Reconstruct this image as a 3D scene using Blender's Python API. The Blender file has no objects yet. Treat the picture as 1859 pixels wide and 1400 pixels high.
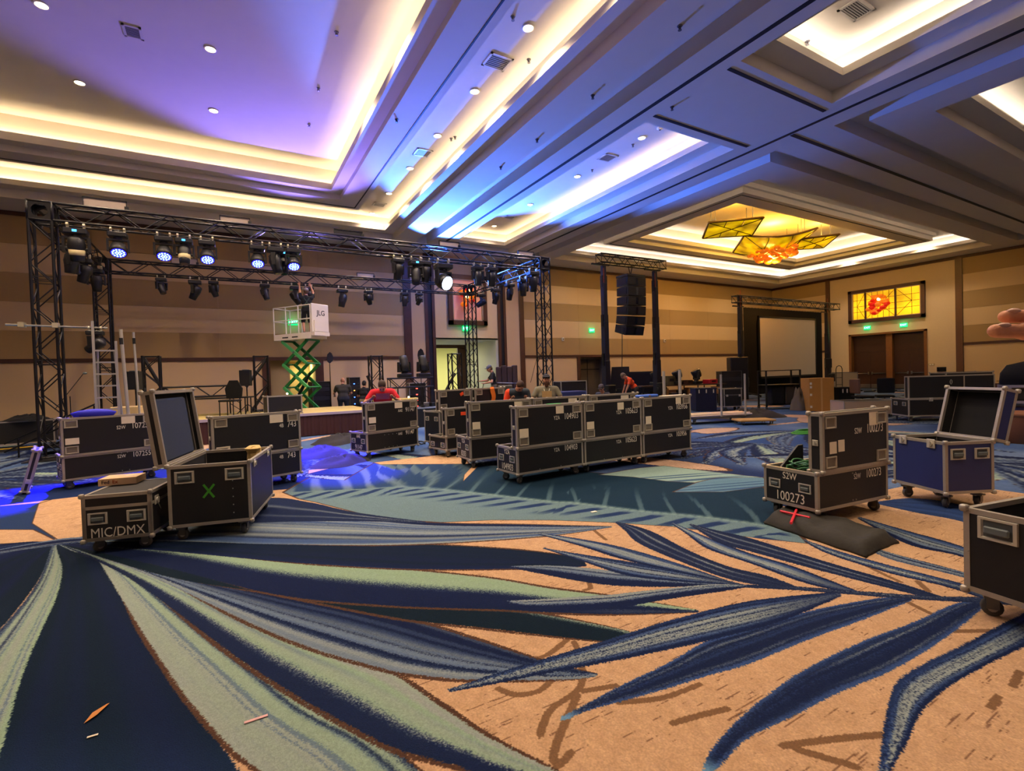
import bpy, math, random
import numpy as np
from mathutils import Vector, Matrix
random.seed(7)
PI = math.pi
SC = bpy.context.scene
COL = SC.collection
# ---------------------------------------------------------------- camera
F_PX, YAW, PIT, ROL, CAM_H = 890.16, .524511, -.0195341, .0315554, 1.6
fw = np.array([math.sin(YAW)*math.cos(PIT), math.cos(YAW)*math.cos(PIT), math.sin(PIT)])
rt = np.array([math.cos(YAW), -math.sin(YAW), 0.0])
dn = np.cross(fw, rt)
RT = rt*math.cos(ROL) + dn*math.sin(ROL)
DN = -rt*math.sin(ROL) + dn*math.cos(ROL)
CM = np.array([RT, DN, fw])
CAMP = np.array([0, 0, CAM_H])
cd = bpy.data.cameras.new('camera'); cam = bpy.data.objects.new('camera', cd); COL.objects.link(cam)
m4 = Matrix.Identity(4)
for i in range(3):
    m4[i][0] = RT[i]; m4[i][1] = -DN[i]; m4[i][2] = -fw[i]; m4[i][3] = CAMP[i]
cam.matrix_world = m4
cd.sensor_width = 36; cd.lens = F_PX/1859*36; cd.clip_start = .05; cd.clip_end = 200
SC.camera = cam
def ray(x, y): return np.array([(x-929.5)/F_PX, (y-700)/F_PX, 1.0]) @ CM
def G(x, y, z=0.0):
    d = ray(x, y); return CAMP + (z-CAM_H)/d[2]*d
def PY(x, y, Y):
    d = ray(x, y); return CAMP + Y/d[1]*d
def PX(x, y, X):
    d = ray(x, y); return CAMP + X/d[0]*d
# ---------------------------------------------------------------- world, exposure
w = bpy.data.worlds.new('world'); SC.world = w; w.use_nodes = True
w.node_tree.nodes['Background'].inputs[0].default_value = (.012, .012, .02, 1)
w.node_tree.nodes['Background'].inputs[1].default_value = 1
SC.view_settings.view_transform = 'Standard'; SC.view_settings.look = 'None'
SC.view_settings.gamma = 1; SC.view_settings.use_curve_mapping = False
SC.view_settings.exposure = 0.25
try:
    SC.cycles.max_bounces = 6; SC.cycles.diffuse_bounces = 4; SC.cycles.glossy_bounces = 3
    SC.cycles.sample_clamp_indirect = 6; SC.cycles.caustics_reflective = False; SC.cycles.caustics_refractive = False
except Exception: pass
# ---------------------------------------------------------------- materials
def lin(c):
    if isinstance(c, str):
        c = tuple(int(c[i:i+2], 16)/255 for i in (0, 2, 4))
    return tuple((v/12.92 if v <= .04045 else ((v+.055)/1.055)**2.4) for v in c)
MATS = {}
def mat(name, c, rough=.6, metal=0., var=0., scale=20., emit=None, es=0., spec=.5, bump=0., trans=0., alpha=1.):
    if name in MATS: return MATS[name]
    m = bpy.data.materials.new(name); m.use_nodes = True; nt = m.node_tree
    b = nt.nodes['Principled BSDF']; c = lin(c)
    b.inputs['Base Color'].default_value = (*c, 1); b.inputs['Roughness'].default_value = rough
    b.inputs['Metallic'].default_value = metal; b.inputs['Specular IOR Level'].default_value = spec
    if trans: b.inputs['Transmission Weight'].default_value = trans
    if alpha < 1: b.inputs['Alpha'].default_value = alpha
    if emit is not None:
        b.inputs['Emission Color'].default_value = (*lin(emit), 1); b.inputs['Emission Strength'].default_value = es
    if var or bump:
        tc = nt.nodes.new('ShaderNodeTexCoord'); n = nt.nodes.new('ShaderNodeTexNoise')
        n.inputs['Scale'].default_value = scale; n.inputs['Detail'].default_value = 4
        nt.links.new(tc.outputs['Object'], n.inputs['Vector'])
        if var:
            mx = nt.nodes.new('ShaderNodeMix'); mx.data_type = 'RGBA'
            mx.inputs[6].default_value = (*[v*(1-var) for v in c], 1); mx.inputs[7].default_value = (*[min(1, v*(1+var)) for v in c], 1)
            nt.links.new(n.outputs['Fac'], mx.inputs[0]); nt.links.new(mx.outputs[2], b.inputs['Base Color'])
        if bump:
            bp = nt.nodes.new('ShaderNodeBump'); bp.inputs['Strength'].default_value = bump; bp.inputs['Distance'].default_value = .01
            nt.links.new(n.outputs['Fac'], bp.inputs['Height']); nt.links.new(bp.outputs['Normal'], b.inputs['Normal'])
    MATS[name] = m; return m
# ---------------------------------------------------------------- lights
def area(name, loc, d, sx, sy, power, c, spread=PI):
    l = bpy.data.lights.new(name, 'AREA'); l.shape = 'RECTANGLE'; l.size = sx; l.size_y = sy
    l.energy = power; l.color = lin(c); l.spread = spread
    o = bpy.data.objects.new(name, l); COL.objects.link(o); o.location = loc
    o.rotation_euler = Vector(d).to_track_quat('-Z', 'Y').to_euler(); return o
def spot(name, loc, tgt, power, c, ang=40, blend=.3, r=.06):
    l = bpy.data.lights.new(name, 'SPOT'); l.energy = power; l.color = c if not isinstance(c, str) else lin(c)
    l.spot_size = math.radians(ang); l.spot_blend = blend; l.shadow_soft_size = r
    o = bpy.data.objects.new(name, l); COL.objects.link(o); o.location = loc
    o.rotation_euler = (Vector(tgt)-Vector(loc)).to_track_quat('-Z', 'Y').to_euler(); return o
WARM = 'ffe4b8'; COOLW = 'fff2e4'
COVE_P = 8.0           # W per metre of cove strip
DOWN_P = 125.0
BLUE = (.05, .10, 1.0); DEEP = (.015, .01, 1.0)
def cove_lights(x0, x1, y0, y1, z, c, p):
    "LED strips lying in the trough behind the lip, one per side, throwing up and outward onto the cove wall"
    for (ax, ay, bx, by, dx, dy) in ((x0, y0, x1, y0, 0, -1), (x0, y1, x1, y1, 0, 1), (x0, y0, x0, y1, -1, 0), (x1, y0, x1, y1, 1, 0)):
        L = abs(bx-ax)+abs(by-ay)
        l = bpy.data.lights.new('cove_strip', 'AREA'); l.shape = 'RECTANGLE'; l.size = L; l.size_y = .04
        l.energy = p*L; l.color = lin(c)
        o = bpy.data.objects.new('cove_strip', l); COL.objects.link(o); o.location = ((ax+bx)/2, (ay+by)/2, z)
        xd = Vector((bx-ax, by-ay, 0)).normalized(); zd = -Vector((dx*.6, dy*.6, 1)).normalized(); yd = zd.cross(xd)
        o.matrix_world = Matrix.Translation(o.location) @ Matrix((xd, yd, zd)).transposed().to_4x4()
# stage wash: blue units hung on the trusses (the fixtures themselves are built further down)
spot('wash_up', (8.2, 20.7, 5.35), (8.6, 13.0, 10.6), 13000, (.05, .17, 1.0), 84, .3, .12)
spot('wash_up', (3.0, 20.7, 5.35), (-.5, 7.0, 12.0), 5500, (.22, .16, 1.0), 70, .5, .12)
spot('wash_key', (6.23, 14.9, 4.72), (3.0, 6.2, 0.0), 7000, (.08, .22, 1.0), 24, .15, .08)
spot('wash_side', (6.3, 15.0, 4.75), (10.2, 17.6, 5.5), 4500, (.06, .20, 1.0), 60, .5, .1)
for x, tx, ty, p in ((-2.17, -2.9, 10.1, 9000), (-1.26, -1.6, 10.8, 2600), (-.34, .1, 9.6, 1500), (.82, 1.8, 11.2, 9000), (1.75, 1.75, 9.4, 4500)):
    spot('wash_down', (x, 14.85, 4.98), (tx, ty, 0), p*7., DEEP, 17, .5, .06)
# corridor ceiling panels
for x in (10.0, 12.6, 15.0):
    area('corridor_lamp', (x, 29.5, 3.88), (0, 0, -1), 1.2, .3, 190, 'f4f0c0')
area('corridor_lamp', (10.6, 25.0, 3.42), (0, 0, -1), .3, .3, 25, 'f4f0d0')
area('service_lamp', (3.0, 24.2, 2.5), (0, 0, -1), .5, .3, 40, 'f6e9a8')
# ---------------------------------------------------------------- mesh helpers
class MB:
    def __init__(s): s.v = []; s.f = []; s.mi = []; s.cur = 0
    def add(s, vs, fs):
        n = len(s.v); s.v += [tuple(float(c) for c in p) for p in vs]; s.f += [[i+n for i in f] for f in fs]; s.mi += [s.cur]*len(fs); return s
    def box(s, x0, x1, y0, y1, z0, z1):
        return s.add([(x0,y0,z0),(x1,y0,z0),(x1,y1,z0),(x0,y1,z0),(x0,y0,z1),(x1,y0,z1),(x1,y1,z1),(x0,y1,z1)],
                     [(0,3,2,1),(4,5,6,7),(0,1,5,4),(1,2,6,5),(2,3,7,6),(3,0,4,7)])
    def cbox(s, c, sz, R=None):
        a, b, d = [v/2 for v in sz]; pts = [(x, y, z) for z in (-d, d) for (x, y) in ((-a,-b),(a,-b),(a,b),(-a,b))]
        pts = [Vector(p) for p in pts]
        if R is not None: pts = [R @ p for p in pts]
        return s.add([p+Vector(c) for p in pts], [(0,3,2,1),(4,5,6,7),(0,1,5,4),(1,2,6,5),(2,3,7,6),(3,0,4,7)])
    def bbox(s, x0, x1, y0, y1, z0, z1, b=.01):
        "box with chamfered edges"
        vs = []; 
        for z, i in ((z0, b), (z0+b, 0), (z1-b, 0), (z1, b)):
            vs += [(x0+i+b*(i==0), y0+i, z), (x1-i-b*(i==0), y0+i, z), (x1-i, y0+i+b*(i==0), z), (x1-i, y1-i-b*(i==0), z),
                   (x1-i-b*(i==0), y1-i, z), (x0+i+b*(i==0), y1-i, z), (x0+i, y1-i-b*(i==0), z), (x0+i, y0+i+b*(i==0), z)]
        fs = [tuple(range(7, -1, -1)), tuple(range(24, 32))]
        for k in range(3):
            for j in range(8): fs.append((k*8+j, k*8+(j+1) % 8, k*8+8+(j+1) % 8, k*8+8+j))
        return s.add(vs, fs)
    def tube(s, p, q, r, n=8, r2=None, cap=True):
        p = Vector(p); q = Vector(q); d = (q-p).normalized(); r2 = r if r2 is None else r2
        u = d.orthogonal().normalized(); w_ = d.cross(u); vs = []
        for c, rr in ((p, r), (q, r2)):
            for i in range(n):
                a = 2*PI*i/n; vs.append(c+u*(rr*math.cos(a))+w_*(rr*math.sin(a)))
        fs = [(i, (i+1) % n, n+(i+1) % n, n+i) for i in range(n)]
        if cap: fs += [tuple(range(n-1, -1, -1)), tuple(range(n, 2*n))]
        return s.add(vs, fs)
    def path(s, pts, r, n=6):
        pts = [Vector(p) for p in pts]; vs = []; u = None
        for i, p in enumerate(pts):
            d = (pts[min(i+1, len(pts)-1)]-pts[max(i-1, 0)]).normalized()
            u = d.orthogonal().normalized() if u is None else (u-d*u.dot(d)).normalized()
            w_ = d.cross(u)
            for k in range(n):
                a = 2*PI*k/n; vs.append(p+u*(r*math.cos(a))+w_*(r*math.sin(a)))
        fs = [(i*n+k, i*n+(k+1) % n, (i+1)*n+(k+1) % n, (i+1)*n+k) for i in range(len(pts)-1) for k in range(n)]
        fs += [tuple(range(n-1, -1, -1)), tuple(range((len(pts)-1)*n, len(pts)*n))]
        return s.add(vs, fs)
    def lathe(s, prof, n=16, c=(0, 0, 0), axis=(0, 0, 1)):
        d = Vector(axis).normalized(); u = d.orthogonal().normalized(); w_ = d.cross(u); c = Vector(c); vs = []
        for r, z in prof:
            for k in range(n):
                a = 2*PI*k/n; vs.append(c+d*z+u*(r*math.cos(a))+w_*(r*math.sin(a)))
        m = len(prof); fs = [(i*n+k, i*n+(k+1) % n, (i+1)*n+(k+1) % n, (i+1)*n+k) for i in range(m-1) for k in range(n)]
        fs += [tuple(range(n-1, -1, -1)), tuple(range((m-1)*n, m*n))]
        return s.add(vs, fs)
    def ball(s, c, r, n=8, m=6, sc=(1, 1, 1)):
        prof = [(max(1e-4, math.sin(PI*i/m)), -math.cos(PI*i/m)) for i in range(m+1)]
        k0 = len(s.v); s.lathe(prof, n)
        for i in range(k0, len(s.v)):
            x, y, z = s.v[i]; s.v[i] = (c[0]+x*r*sc[0], c[1]+y*r*sc[1], c[2]+z*r*sc[2])
        return s
    def prism(s, poly, z0, z1, axis='z'):
        n = len(poly)
        P = {'z': lambda a, b, h: (a, b, h), 'y': lambda a, b, h: (a, h, b), 'x': lambda a, b, h: (h, a, b)}[axis]
        vs = [P(a, b, z0) for a, b in poly]+[P(a, b, z1) for a, b in poly]
        fs = [tuple(range(n-1, -1, -1)), tuple(range(n, 2*n))]+[(i, (i+1) % n, n+(i+1) % n, n+i) for i in range(n)]
        return s.add(vs, fs)
    def mesh(s, name, mats, smooth=False, fix=True):
        me = bpy.data.meshes.new(name); me.from_pydata(s.v, [], s.f)
        for m in (mats if isinstance(mats, (list, tuple)) else [mats]): me.materials.append(m)
        if any(s.mi): me.polygons.foreach_set('material_index', s.mi)
        if fix:
            import bmesh
            b = bmesh.new(); b.from_mesh(me); bmesh.ops.recalc_face_normals(b, faces=b.faces); b.to_mesh(me); b.free()
        if smooth: me.polygons.foreach_set('use_smooth', [True]*len(me.polygons))
        me.update(); return me
    def build(s, name, mats, parent=None, smooth=False, loc=None, rot=None, fix=True):
        return link(name, s.mesh(name, mats, smooth, fix), parent, loc, rot)
def link(name, me, parent=None, loc=None, rot=None, mtx=None):
    o = bpy.data.objects.new(name, me); COL.objects.link(o)
    if parent is not None: o.parent = parent
    if mtx is not None: o.matrix_local = mtx
    if loc is not None: o.location = loc
    if rot is not None: o.rotation_euler = rot
    return o
def thing(name, label, cat, loc=(0, 0, 0), rz=0., group=None):
    o = bpy.data.objects.new(name, None); COL.objects.link(o); o.empty_display_size = .1
    o.location = [float(c) for c in loc]; o.rotation_euler = (0, 0, math.radians(rz)); o['label'] = label; o['category'] = cat
    if group: o['group'] = group
    return o
def tag(o, label, cat, group=None):
    o['label'] = label; o['category'] = cat
    if group: o['group'] = group
    return o
def struct(o): o['kind'] = 'structure'; return o
def dup(root, loc=None, rz=None, label=None, group=None):
    r = root.copy(); COL.objects.link(r)
    if loc is not None: r.location = [float(c) for c in loc]
    if rz is not None: r.rotation_euler = (0, 0, math.radians(rz))
    if label: r['label'] = label
    if group: r['group'] = group
    for ch in list(root.children):
        c = ch.copy(); COL.objects.link(c); c.parent = r; c.matrix_parent_inverse = ch.matrix_parent_inverse
        for g in list(ch.children):
            d = g.copy(); COL.objects.link(d); d.parent = c; d.matrix_parent_inverse = g.matrix_parent_inverse
    return r
TXT = {}
def text_mesh(s, size, m, bold=.0, ext=.0006):
    k = (s, round(size, 4), m.name)
    if k in TXT: return TXT[k]
    cu = bpy.data.curves.new('lettering', 'FONT'); cu.body = s; cu.size = size; cu.align_x = 'CENTER'; cu.align_y = 'CENTER'
    cu.extrude = ext; cu.offset = bold*.3; cu.resolution_u = 3
    o = bpy.data.objects.new('lettering', cu); COL.objects.link(o)
    bpy.context.view_layer.update()
    me = bpy.data.meshes.new_from_object(o.evaluated_get(bpy.context.evaluated_depsgraph_get()))
    bpy.data.objects.remove(o); bpy.data.curves.remove(cu)
    me.name = 'lettering'; me.materials.clear(); me.materials.append(m); TXT[k] = me; return me
def text(s, size, m, parent, loc, rot=(PI/2, 0, 0), bold=0., name='lettering', stretch=1.):
    o = link(name, text_mesh(s, size, m, bold), parent, loc, rot); o.scale = (stretch, 1, 1); return o
def cells(xs, ys, holes, fn):
    "faces of a plane cut by axis-aligned holes; fn maps (a, b) to a point"
    xs = sorted(set(xs+[h[i] for h in holes for i in (0, 1)])); ys = sorted(set(ys+[h[i] for h in holes for i in (2, 3)]))
    mb = MB()
    for i in range(len(xs)-1):
        for j in range(len(ys)-1):
            a, b = (xs[i]+xs[i+1])/2, (ys[j]+ys[j+1])/2
            if any(h[0] < a < h[1] and h[2] < b < h[3] for h in holes): continue
            mb.add([fn(xs[i], ys[j]), fn(xs[i+1], ys[j]), fn(xs[i+1], ys[j+1]), fn(xs[i], ys[j+1])], [(0, 1, 2, 3)])
    return mb
# ---------------------------------------------------------------- shared materials
M_ceil = mat('ceiling_paint', 'd8cfc2', .85, var=.03, scale=3)
M_slot = mat('slot_black', '16151a', .7)
M_lightwall = mat('wall_fabric_light', 'd6b88c', .9, var=.05, scale=60)
M_tan = mat('wall_fabric_tan', 'a98c5e', .9, var=.06, scale=60)
M_plaster = mat('wall_plaster', 'd8bf97', .85, var=.03, scale=8)
M_trim = mat('dark_mahogany', '4a2a1c', .45, var=.25, scale=6)
M_walnut = mat('door_walnut', '3c2216', .4, var=.3, scale=9)
M_oak = mat('oak_jamb', '7a4c22', .5, var=.2, scale=9)
M_black = mat('black_paint', '121216', .45)
M_blackm = mat('truss_black', '17161b', .38, .3)
M_rubber = mat('rubber', '0e0e10', .8)
M_alu = mat('aluminium', 'a9a297', .42, .45, var=.1, scale=30)
M_chrome = mat('chrome', 'd8d8d8', .2, 1.)
M_lam = mat('black_laminate', '131316', .5, var=.35, scale=180)
M_lamblue = mat('blue_laminate', '1f2a62', .5, var=.15, scale=120)
M_foam = mat('black_foam', '0b0b0d', .95)
M_white = mat('stencil_white', 'e8e2d4', .8)
M_paper = mat('paper', 'e4d8bf', .85, var=.06, scale=20)
M_orange = mat('orange_sticker', 'f0501c', .6)
M_card = mat('cardboard', 'b07f45', .85, var=.1, scale=12)
M_lamp = mat('lamp_glow', 'fff2cf', .5, emit='ffe9b8', es=14.)
M_green = mat('exit_green', '0b6b3a', .5, emit='12e878', es=2.6)
# ================================================================ ROOM
XL, XR, YN, YF, ZC = -11.7, 37.0, -8.0, 23.0, 7.75
# ---------------- ceiling
RH = (15.2, 35.4, 9.78, 21.43); NR = (15.2, 35.4, -6.43, 5.2); LH = (-9.3, 6.53, -6.43, 21.43)
CF = (9.1, 12.5, 8.78, 21.55); CN = (9.1, 12.5, -6.5, 6.2)
GR = [(7.49, 8.1, -6.4, 21.4), (13.68, 14.24, 8.28, 21.4), (13.68, 35.4, 8.28, 8.81), (13.68, 14.24, -6.4, 6.75), (13.68, 35.4, 6.2, 6.75)]
ceil = struct(cells([XL, XR], [YN, YF], [RH, NR, LH, CF, CN]+GR, lambda a, b: (a, b, ZC)).build('ceiling', M_ceil))
def groove(rects, z0, z1):
    "reveal cut up into the soffit over a union of rectangles"
    xs = sorted({r[i] for r in rects for i in (0, 1)}); ys = sorted({r[i] for r in rects for i in (2, 3)}); mb = MB()
    ins = lambda i, j: 0 <= i < len(xs)-1 and 0 <= j < len(ys)-1 and any(r[0] < (xs[i]+xs[i+1])/2 < r[1] and r[2] < (ys[j]+ys[j+1])/2 < r[3] for r in rects)
    for i in range(len(xs)-1):
        for j in range(len(ys)-1):
            if not ins(i, j): continue
            a, b, c, d = xs[i], xs[i+1], ys[j], ys[j+1]; mb.add([(a, c, z1), (b, c, z1), (b, d, z1), (a, d, z1)], [(3, 2, 1, 0)])
            for (di, dj, p, q) in ((-1, 0, (a, c), (a, d)), (1, 0, (b, d), (b, c)), (0, -1, (b, c), (a, c)), (0, 1, (a, d), (b, d))):
                if not ins(i+di, j+dj): mb.add([(*p, z0), (*q, z0), (*q, z1), (*p, z1)], [(0, 1, 2, 3)])
    mb.build('reveal_groove', M_ceil, ceil, fix=False)
groove(GR[:1], ZC, ZC+.35); groove(GR[1:3], ZC, ZC+.35); groove(GR[3:], ZC, ZC+.35)
def rings(rect, seq, name):
    "stepped coffer: each (inset, z) is a rectangle, neighbours are joined by four faces, the last is filled"
    mb = MB(); x0, x1, y0, y1 = rect
    for i, z in seq: mb.v += [(x0+i, y0+i, z), (x1-i, y0+i, z), (x1-i, y1-i, z), (x0+i, y1-i, z)]
    for k in range(len(seq)-1):
        for j in range(4): mb.f.append([k*4+j, k*4+(j+1) % 4, k*4+4+(j+1) % 4, k*4+4+j])
    n = len(seq)*4; mb.f.append([n-4, n-3, n-2, n-1]); mb.mi = [0]*len(mb.f)
    return mb.build(name, M_ceil, ceil, fix=False)
def P1(z0, ztop, r=.28, led=.46, lip=.17, back=.3):
    a = z0+r; b = a+lip
    return [(0, z0), (0, a), (led, a), (led, b), (led-.03, b), (led-.03, b-.12), (led-back, b-.12), (led-back, ztop)]
HALL = P1(ZC, 8.65)+[(1.75, 8.65), (1.75, 8.47), (1.87, 8.47), (1.87, 8.25)]+[(i+2.72, z) for i, z in P1(8.25, 9.25, .18, .36, .22, .3)]
def coves(rect, inner, c, p):
    x0, x1, y0, y1 = rect; i = .46-.15
    cove_lights(x0+i, x1-i, y0+i, y1-i, 8.11, c, p)
    if inner:
        i = 2.72+.36-.15; cove_lights(x0+i, x1-i, y0+i, y1-i, 8.55, c, p)
for r, inner, c, p in ((LH, 1, WARM, 1.), (RH, 1, COOLW, .8), (NR, 1, COOLW, .8), (CF, 0, WARM, .9), (CN, 0, COOLW, .9)):
    rings(r, HALL if inner else P1(ZC, 8.65), 'coffer'); coves(r, inner, c, COVE_P*p)
# black partition tracks and air slots, set into the soffits
def track(x0, x1, y0, y1, z): MB().box(x0, x1, y0, y1, z-.012, z+.02).build('track', M_slot, ceil)
for x in (8.72, 13.05): track(x-.05, x+.05, YN, YF, ZC)
track(9.1, 12.7, 8.46, 8.54, ZC); track(9.1, 12.7, 6.43, 6.51, ZC); track(13.15, XR, 7.48, 7.58, ZC)
for r in (LH, RH, NR):
    i = 1.87+.2; x0, x1, y0, y1 = r[0]+i, r[1]-i, r[2]+i, r[3]-i
    for a in ((x0, x1, y0-.02, y0+.02), (x0, x1, y1-.02, y1+.02), (x0-.02, x0+.02, y0, y1), (x1-.02, x1+.02, y0, y1)): track(*a, 8.25)
# downlights
dl = thing('downlight', '', 'downlight', (0, 0, 0))
MB().lathe([(.13, 0), (.13, -.015), (.105, -.02), (.10, 0)], 20).build('trim_ring', mat('lamp_ring', 'e9dfc8', .4), dl)
MB().lathe([(.10, -.002), (.098, -.006)], 20).build('lens', M_lamp, dl)
ORD = ['first', 'second', 'third', 'fourth', 'fifth', 'sixth', 'seventh']
used = [False]
def lamp(x, y, z, label, p=DOWN_P, vis=True):
    if vis:
        if not used[0]: dl.location = (x, y, z-.004); dl['label'] = label; dl['group'] = 'recessed ceiling downlights'; used[0] = True
        else: dup(dl, (x, y, z-.004), 0, label, 'recessed ceiling downlights')
    l = bpy.data.lights.new('downlight_beam', 'SPOT'); l.energy = p*4; l.color = lin('ffe2bd'); l.spot_size = 2.3; l.spot_blend = .8; l.shadow_soft_size = .1
    o = bpy.data.objects.new('downlight_beam', l); COL.objects.link(o); o.location = (x, y, z-.05)
for k in range(6): lamp(5.53, 20.87-2.485*k, 8.65, ORD[k]+' round downlight from the back wall in the blue-washed row beside the long cove')
for k in range(4): lamp(11.05, 20.29-3.155*k, 8.65, ORD[k]+' round downlight from the back wall in the narrow central coffer')
for i, x in enumerate((-.065, -2.92)):
    for k in range(2): lamp(x, 15.98-2.89*k, 9.25, ('far' if k == 0 else 'near')+' round downlight of the '+('right' if i == 0 else 'left')+' pair in the big lavender coffer')
for x, y, z in ((-.065, 10.2, 9.25), (-2.92, 10.2, 9.25), (2.8, 10.2, 9.25), (2.8, 13.1, 9.25), (-.065, 5., 9.25), (2.8, 2, 9.25), (5.53, 5.96, 8.65), (5.53, 1, 8.65), (11.05, 3, 8.65), (11.05, -2, 8.65),
                (20, -1, 9.25), (25, -1, 9.25), (30, -1, 9.25), (-5.8, 13.1, 9.25), (-5.8, 7, 9.25)): lamp(x, y, z, '', DOWN_P, False)
for x, y in ((17.0, 20.6), (21., 20.6), (26., 20.6), (31., 20.6), (34.4, 17), (34.4, 13)): lamp(x, y-.5, 8.65, '', DOWN_P*.7, False)
# vents
def vent(x, y, z, sx, sy, label):
    t = thing('ceiling_vent', label, 'vent', (x, y, z), 0, 'square ceiling air vents')
    f = MB()
    for a in ((-sx, sx, -sy, -sy+.05), (-sx, sx, sy-.05, sy), (-sx, -sx+.05, -sy, sy), (sx-.05, sx, -sy, sy)): f.box(*a, -.025, 0)
    f.build('frame', mat('vent_frame', 'cfc8c0', .5), t)
    MB().box(-sx+.05, sx-.05, -sy+.05, sy-.05, -.006, 0).build('backing', M_slot, t)
    me = MB().box(-sx+.05, sx-.05, -.012, .012, -.018, -.012).mesh('slat', mat('vent_slat', '8d8a8c', .5))
    n = 7
    for i in range(n): link('slat', me, t, (0, -sy+.05+(2*sy-.1)*(i+.5)/n, 0))
vent(-1.49, 13.2, 9.25, .17, .22, 'grey air vent in the big lavender coffer, topmost left')
vent(5.49, 9.68, 8.65, .28, .25, 'nearest square air vent in the blue-washed downlight row'); vent(5.52, 14.63, 8.65, .25, .25, 'middle blue-lit square air vent in the downlight row')
vent(5.52, 19.7, 8.65, .25, .22, 'square air vent in the downlight row nearest the back wall'); vent(11.02, 12.33, 8.65, .25, .25, 'square air vent between downlights in the central coffer')
vent(11.07, 18.9, 8.65, .25, .22, 'square air vent at the far end of the central coffer'); vent(11.05, 5.0, 8.65, .33, .2, 'dark air vent in the near central coffer, top right')
vent(31., 2.2, 9.25, .3, .25, 'dark air vent in the coffer at the right edge')
# smoke detector + sprinklers
t = thing('smoke_detector', 'white smoke detector beside the nearest downlight of the central coffer', 'detector', (11.09, 10.15, 8.65))
MB().lathe([(.09, 0), (.09, -.03), (.06, -.06), (.03, -.065)], 14).build('body', M_white, t); MB().lathe([(.03, -.064), (.02, -.075)], 10).build('sensor', M_slot, t)
sp = None
SPL = ['on the soffit left of the black slot near the downlight row', 'in the downlight row below the second downlight from the front', 'beside the nearest square vent of the downlight row', 'next to the nearest downlight of the blue row', 'beside the cove of the downlight row, left of the beam', 'on the wide blue beam at the top of the picture', 'on the wide blue beam, second from the top', 'on the wide blue beam, third from the top', 'on the wide blue beam, lowest', 'between two black tracks at the centre', 'hanging hook-like in the near coffer at upper right', 'beside the nearest downlight of the central coffer', 'right of the second downlight of the central coffer', 'on the lavender coffer, lowest of three in a line', 'on the lavender coffer, middle of three in a line', 'on the lavender coffer, highest of three in a line']
SPR = [((720, 217), 8.25), ((819, 251), 8.65), ((960, 108), 8.65), ((931, 30), 8.65), ((826, 248), 8.65), ((1234, 47), 7.75), ((1076, 173), 7.75), ((975, 253), 7.75), ((909, 303), 7.75), ((1220, 194), 7.75), ((1466, 75), 8.65), ((1149, 262), 8.65), ((1075, 308), 8.65), ((561, 226), 9.25), ((578, 160), 9.25), ((611, 58), 9.25)]
for k, (p, z) in enumerate(SPR):
    g = G(*p, z)
    lb = 'small sprinkler head '+SPL[k]
    if sp is None:
        sp = thing('sprinkler_head', lb, 'sprinkler', g, 0, 'ceiling sprinkler heads')
        MB().tube((0, 0, 0), (0, 0, -.06), .018, 6).lathe([(.05, -.002), (.045, -.012)], 10).build('stem', mat('sprinkler_grey', '6b6870', .5, .4), sp); MB().lathe([(.035, -.075), (.035, -.08)], 8).build('deflector', mat('sprinkler_grey', '6b6870'), sp)
        MB().tube((.03, 0, -.0), (.02, 0, -.075), .006, 4).tube((-.03, 0, 0), (-.02, 0, -.075), .006, 4).build('yoke', MATS['sprinkler_grey'], sp)
    else: dup(sp, g, 0, lb)
# ---------------- walls
def W(a, b): return (a, YF, b)
holes = [(1.55, 3.35, -.01, 2.58), (8.97, 12.55, -.01, 3.55), (17.95, 19.9, -.01, 2.5)]
wb = struct(cells([XL-.3, XR+.3], [0, 8.0], holes, W).build('wall_back', M_plaster))
BAND = [(7.62, 6.65, 1), (6.65, 5.66, 0), (5.66, 4.67, 1), (4.67, 3.69, 0), (3.69, 2.71, 1)]
def bands(a, b, wall, P, flip=1, seams=3.6):
    n = max(1, round((b-a)/seams))
    for z1, z0, dk in BAND:
        for k in range(n):
            u0 = a+(b-a)*k/n+.002; u1 = a+(b-a)*(k+1)/n-.002
            mb = MB(); d = .03 if dk else .022
            if P == 'y': mb.box(u0, u1, YF-d, YF, z0+.004, z1-.004)
            else: mb.box(XR-d, XR, u0, u1, z0+.004, z1-.004)
            mb.build('panel', M_tan if dk else M_lightwall, wall)
def rail(a, b, P, z0, z1, d, m, name, wall):
    mb = MB()
    if P == 'y': mb.box(a, b, YF-d, YF, z0, z1)
    else: mb.box(XR-d, XR, a, b, z0, z1)
    return mb.build(name, m, wall)
for a, b in ((XL, 7.42), (14.13, XR)):
    bands(a, b, wb, 'y'); rail(a, b, 'y', 7.6, 7.74, .06, M_trim, 'crown_trim', wb); rail(a, b, 'y', 2.57, 2.71, .06, M_trim, 'chair_rail', wb)
for a, b in ((XL, 1.25), (3.68, 7.42), (14.13, 17.75), (20.2, XR)):
    rail(a, b, 'y', 0, .34, .03, M_trim, 'skirting', wb); rail(a, b, 'y', .34, 2.57, .012, M_lightwall, 'dado_panel', wb)
for a, b in ((7.40, 7.78), (8.46, 8.62), (8.84, 8.99), (12.53, 12.68), (12.88, 13.02), (13.86, 14.15)): rail(a, b, 'y', 0, 7.74, .09, M_trim, 'vertical_trim', wb)
for a, b in ((8.62, 8.84), (12.68, 12.88)): rail(a, b, 'y', 0, 7.74, .02, M_slot, 'pocket', wb)
for a, b in ((7.78, 8.46), (13.02, 13.86)): rail(a, b, 'y', 0, 7.74, .05, mat('pilaster_paint', 'c9ac86', .85, var=.03), 'pilaster', wb)
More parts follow.
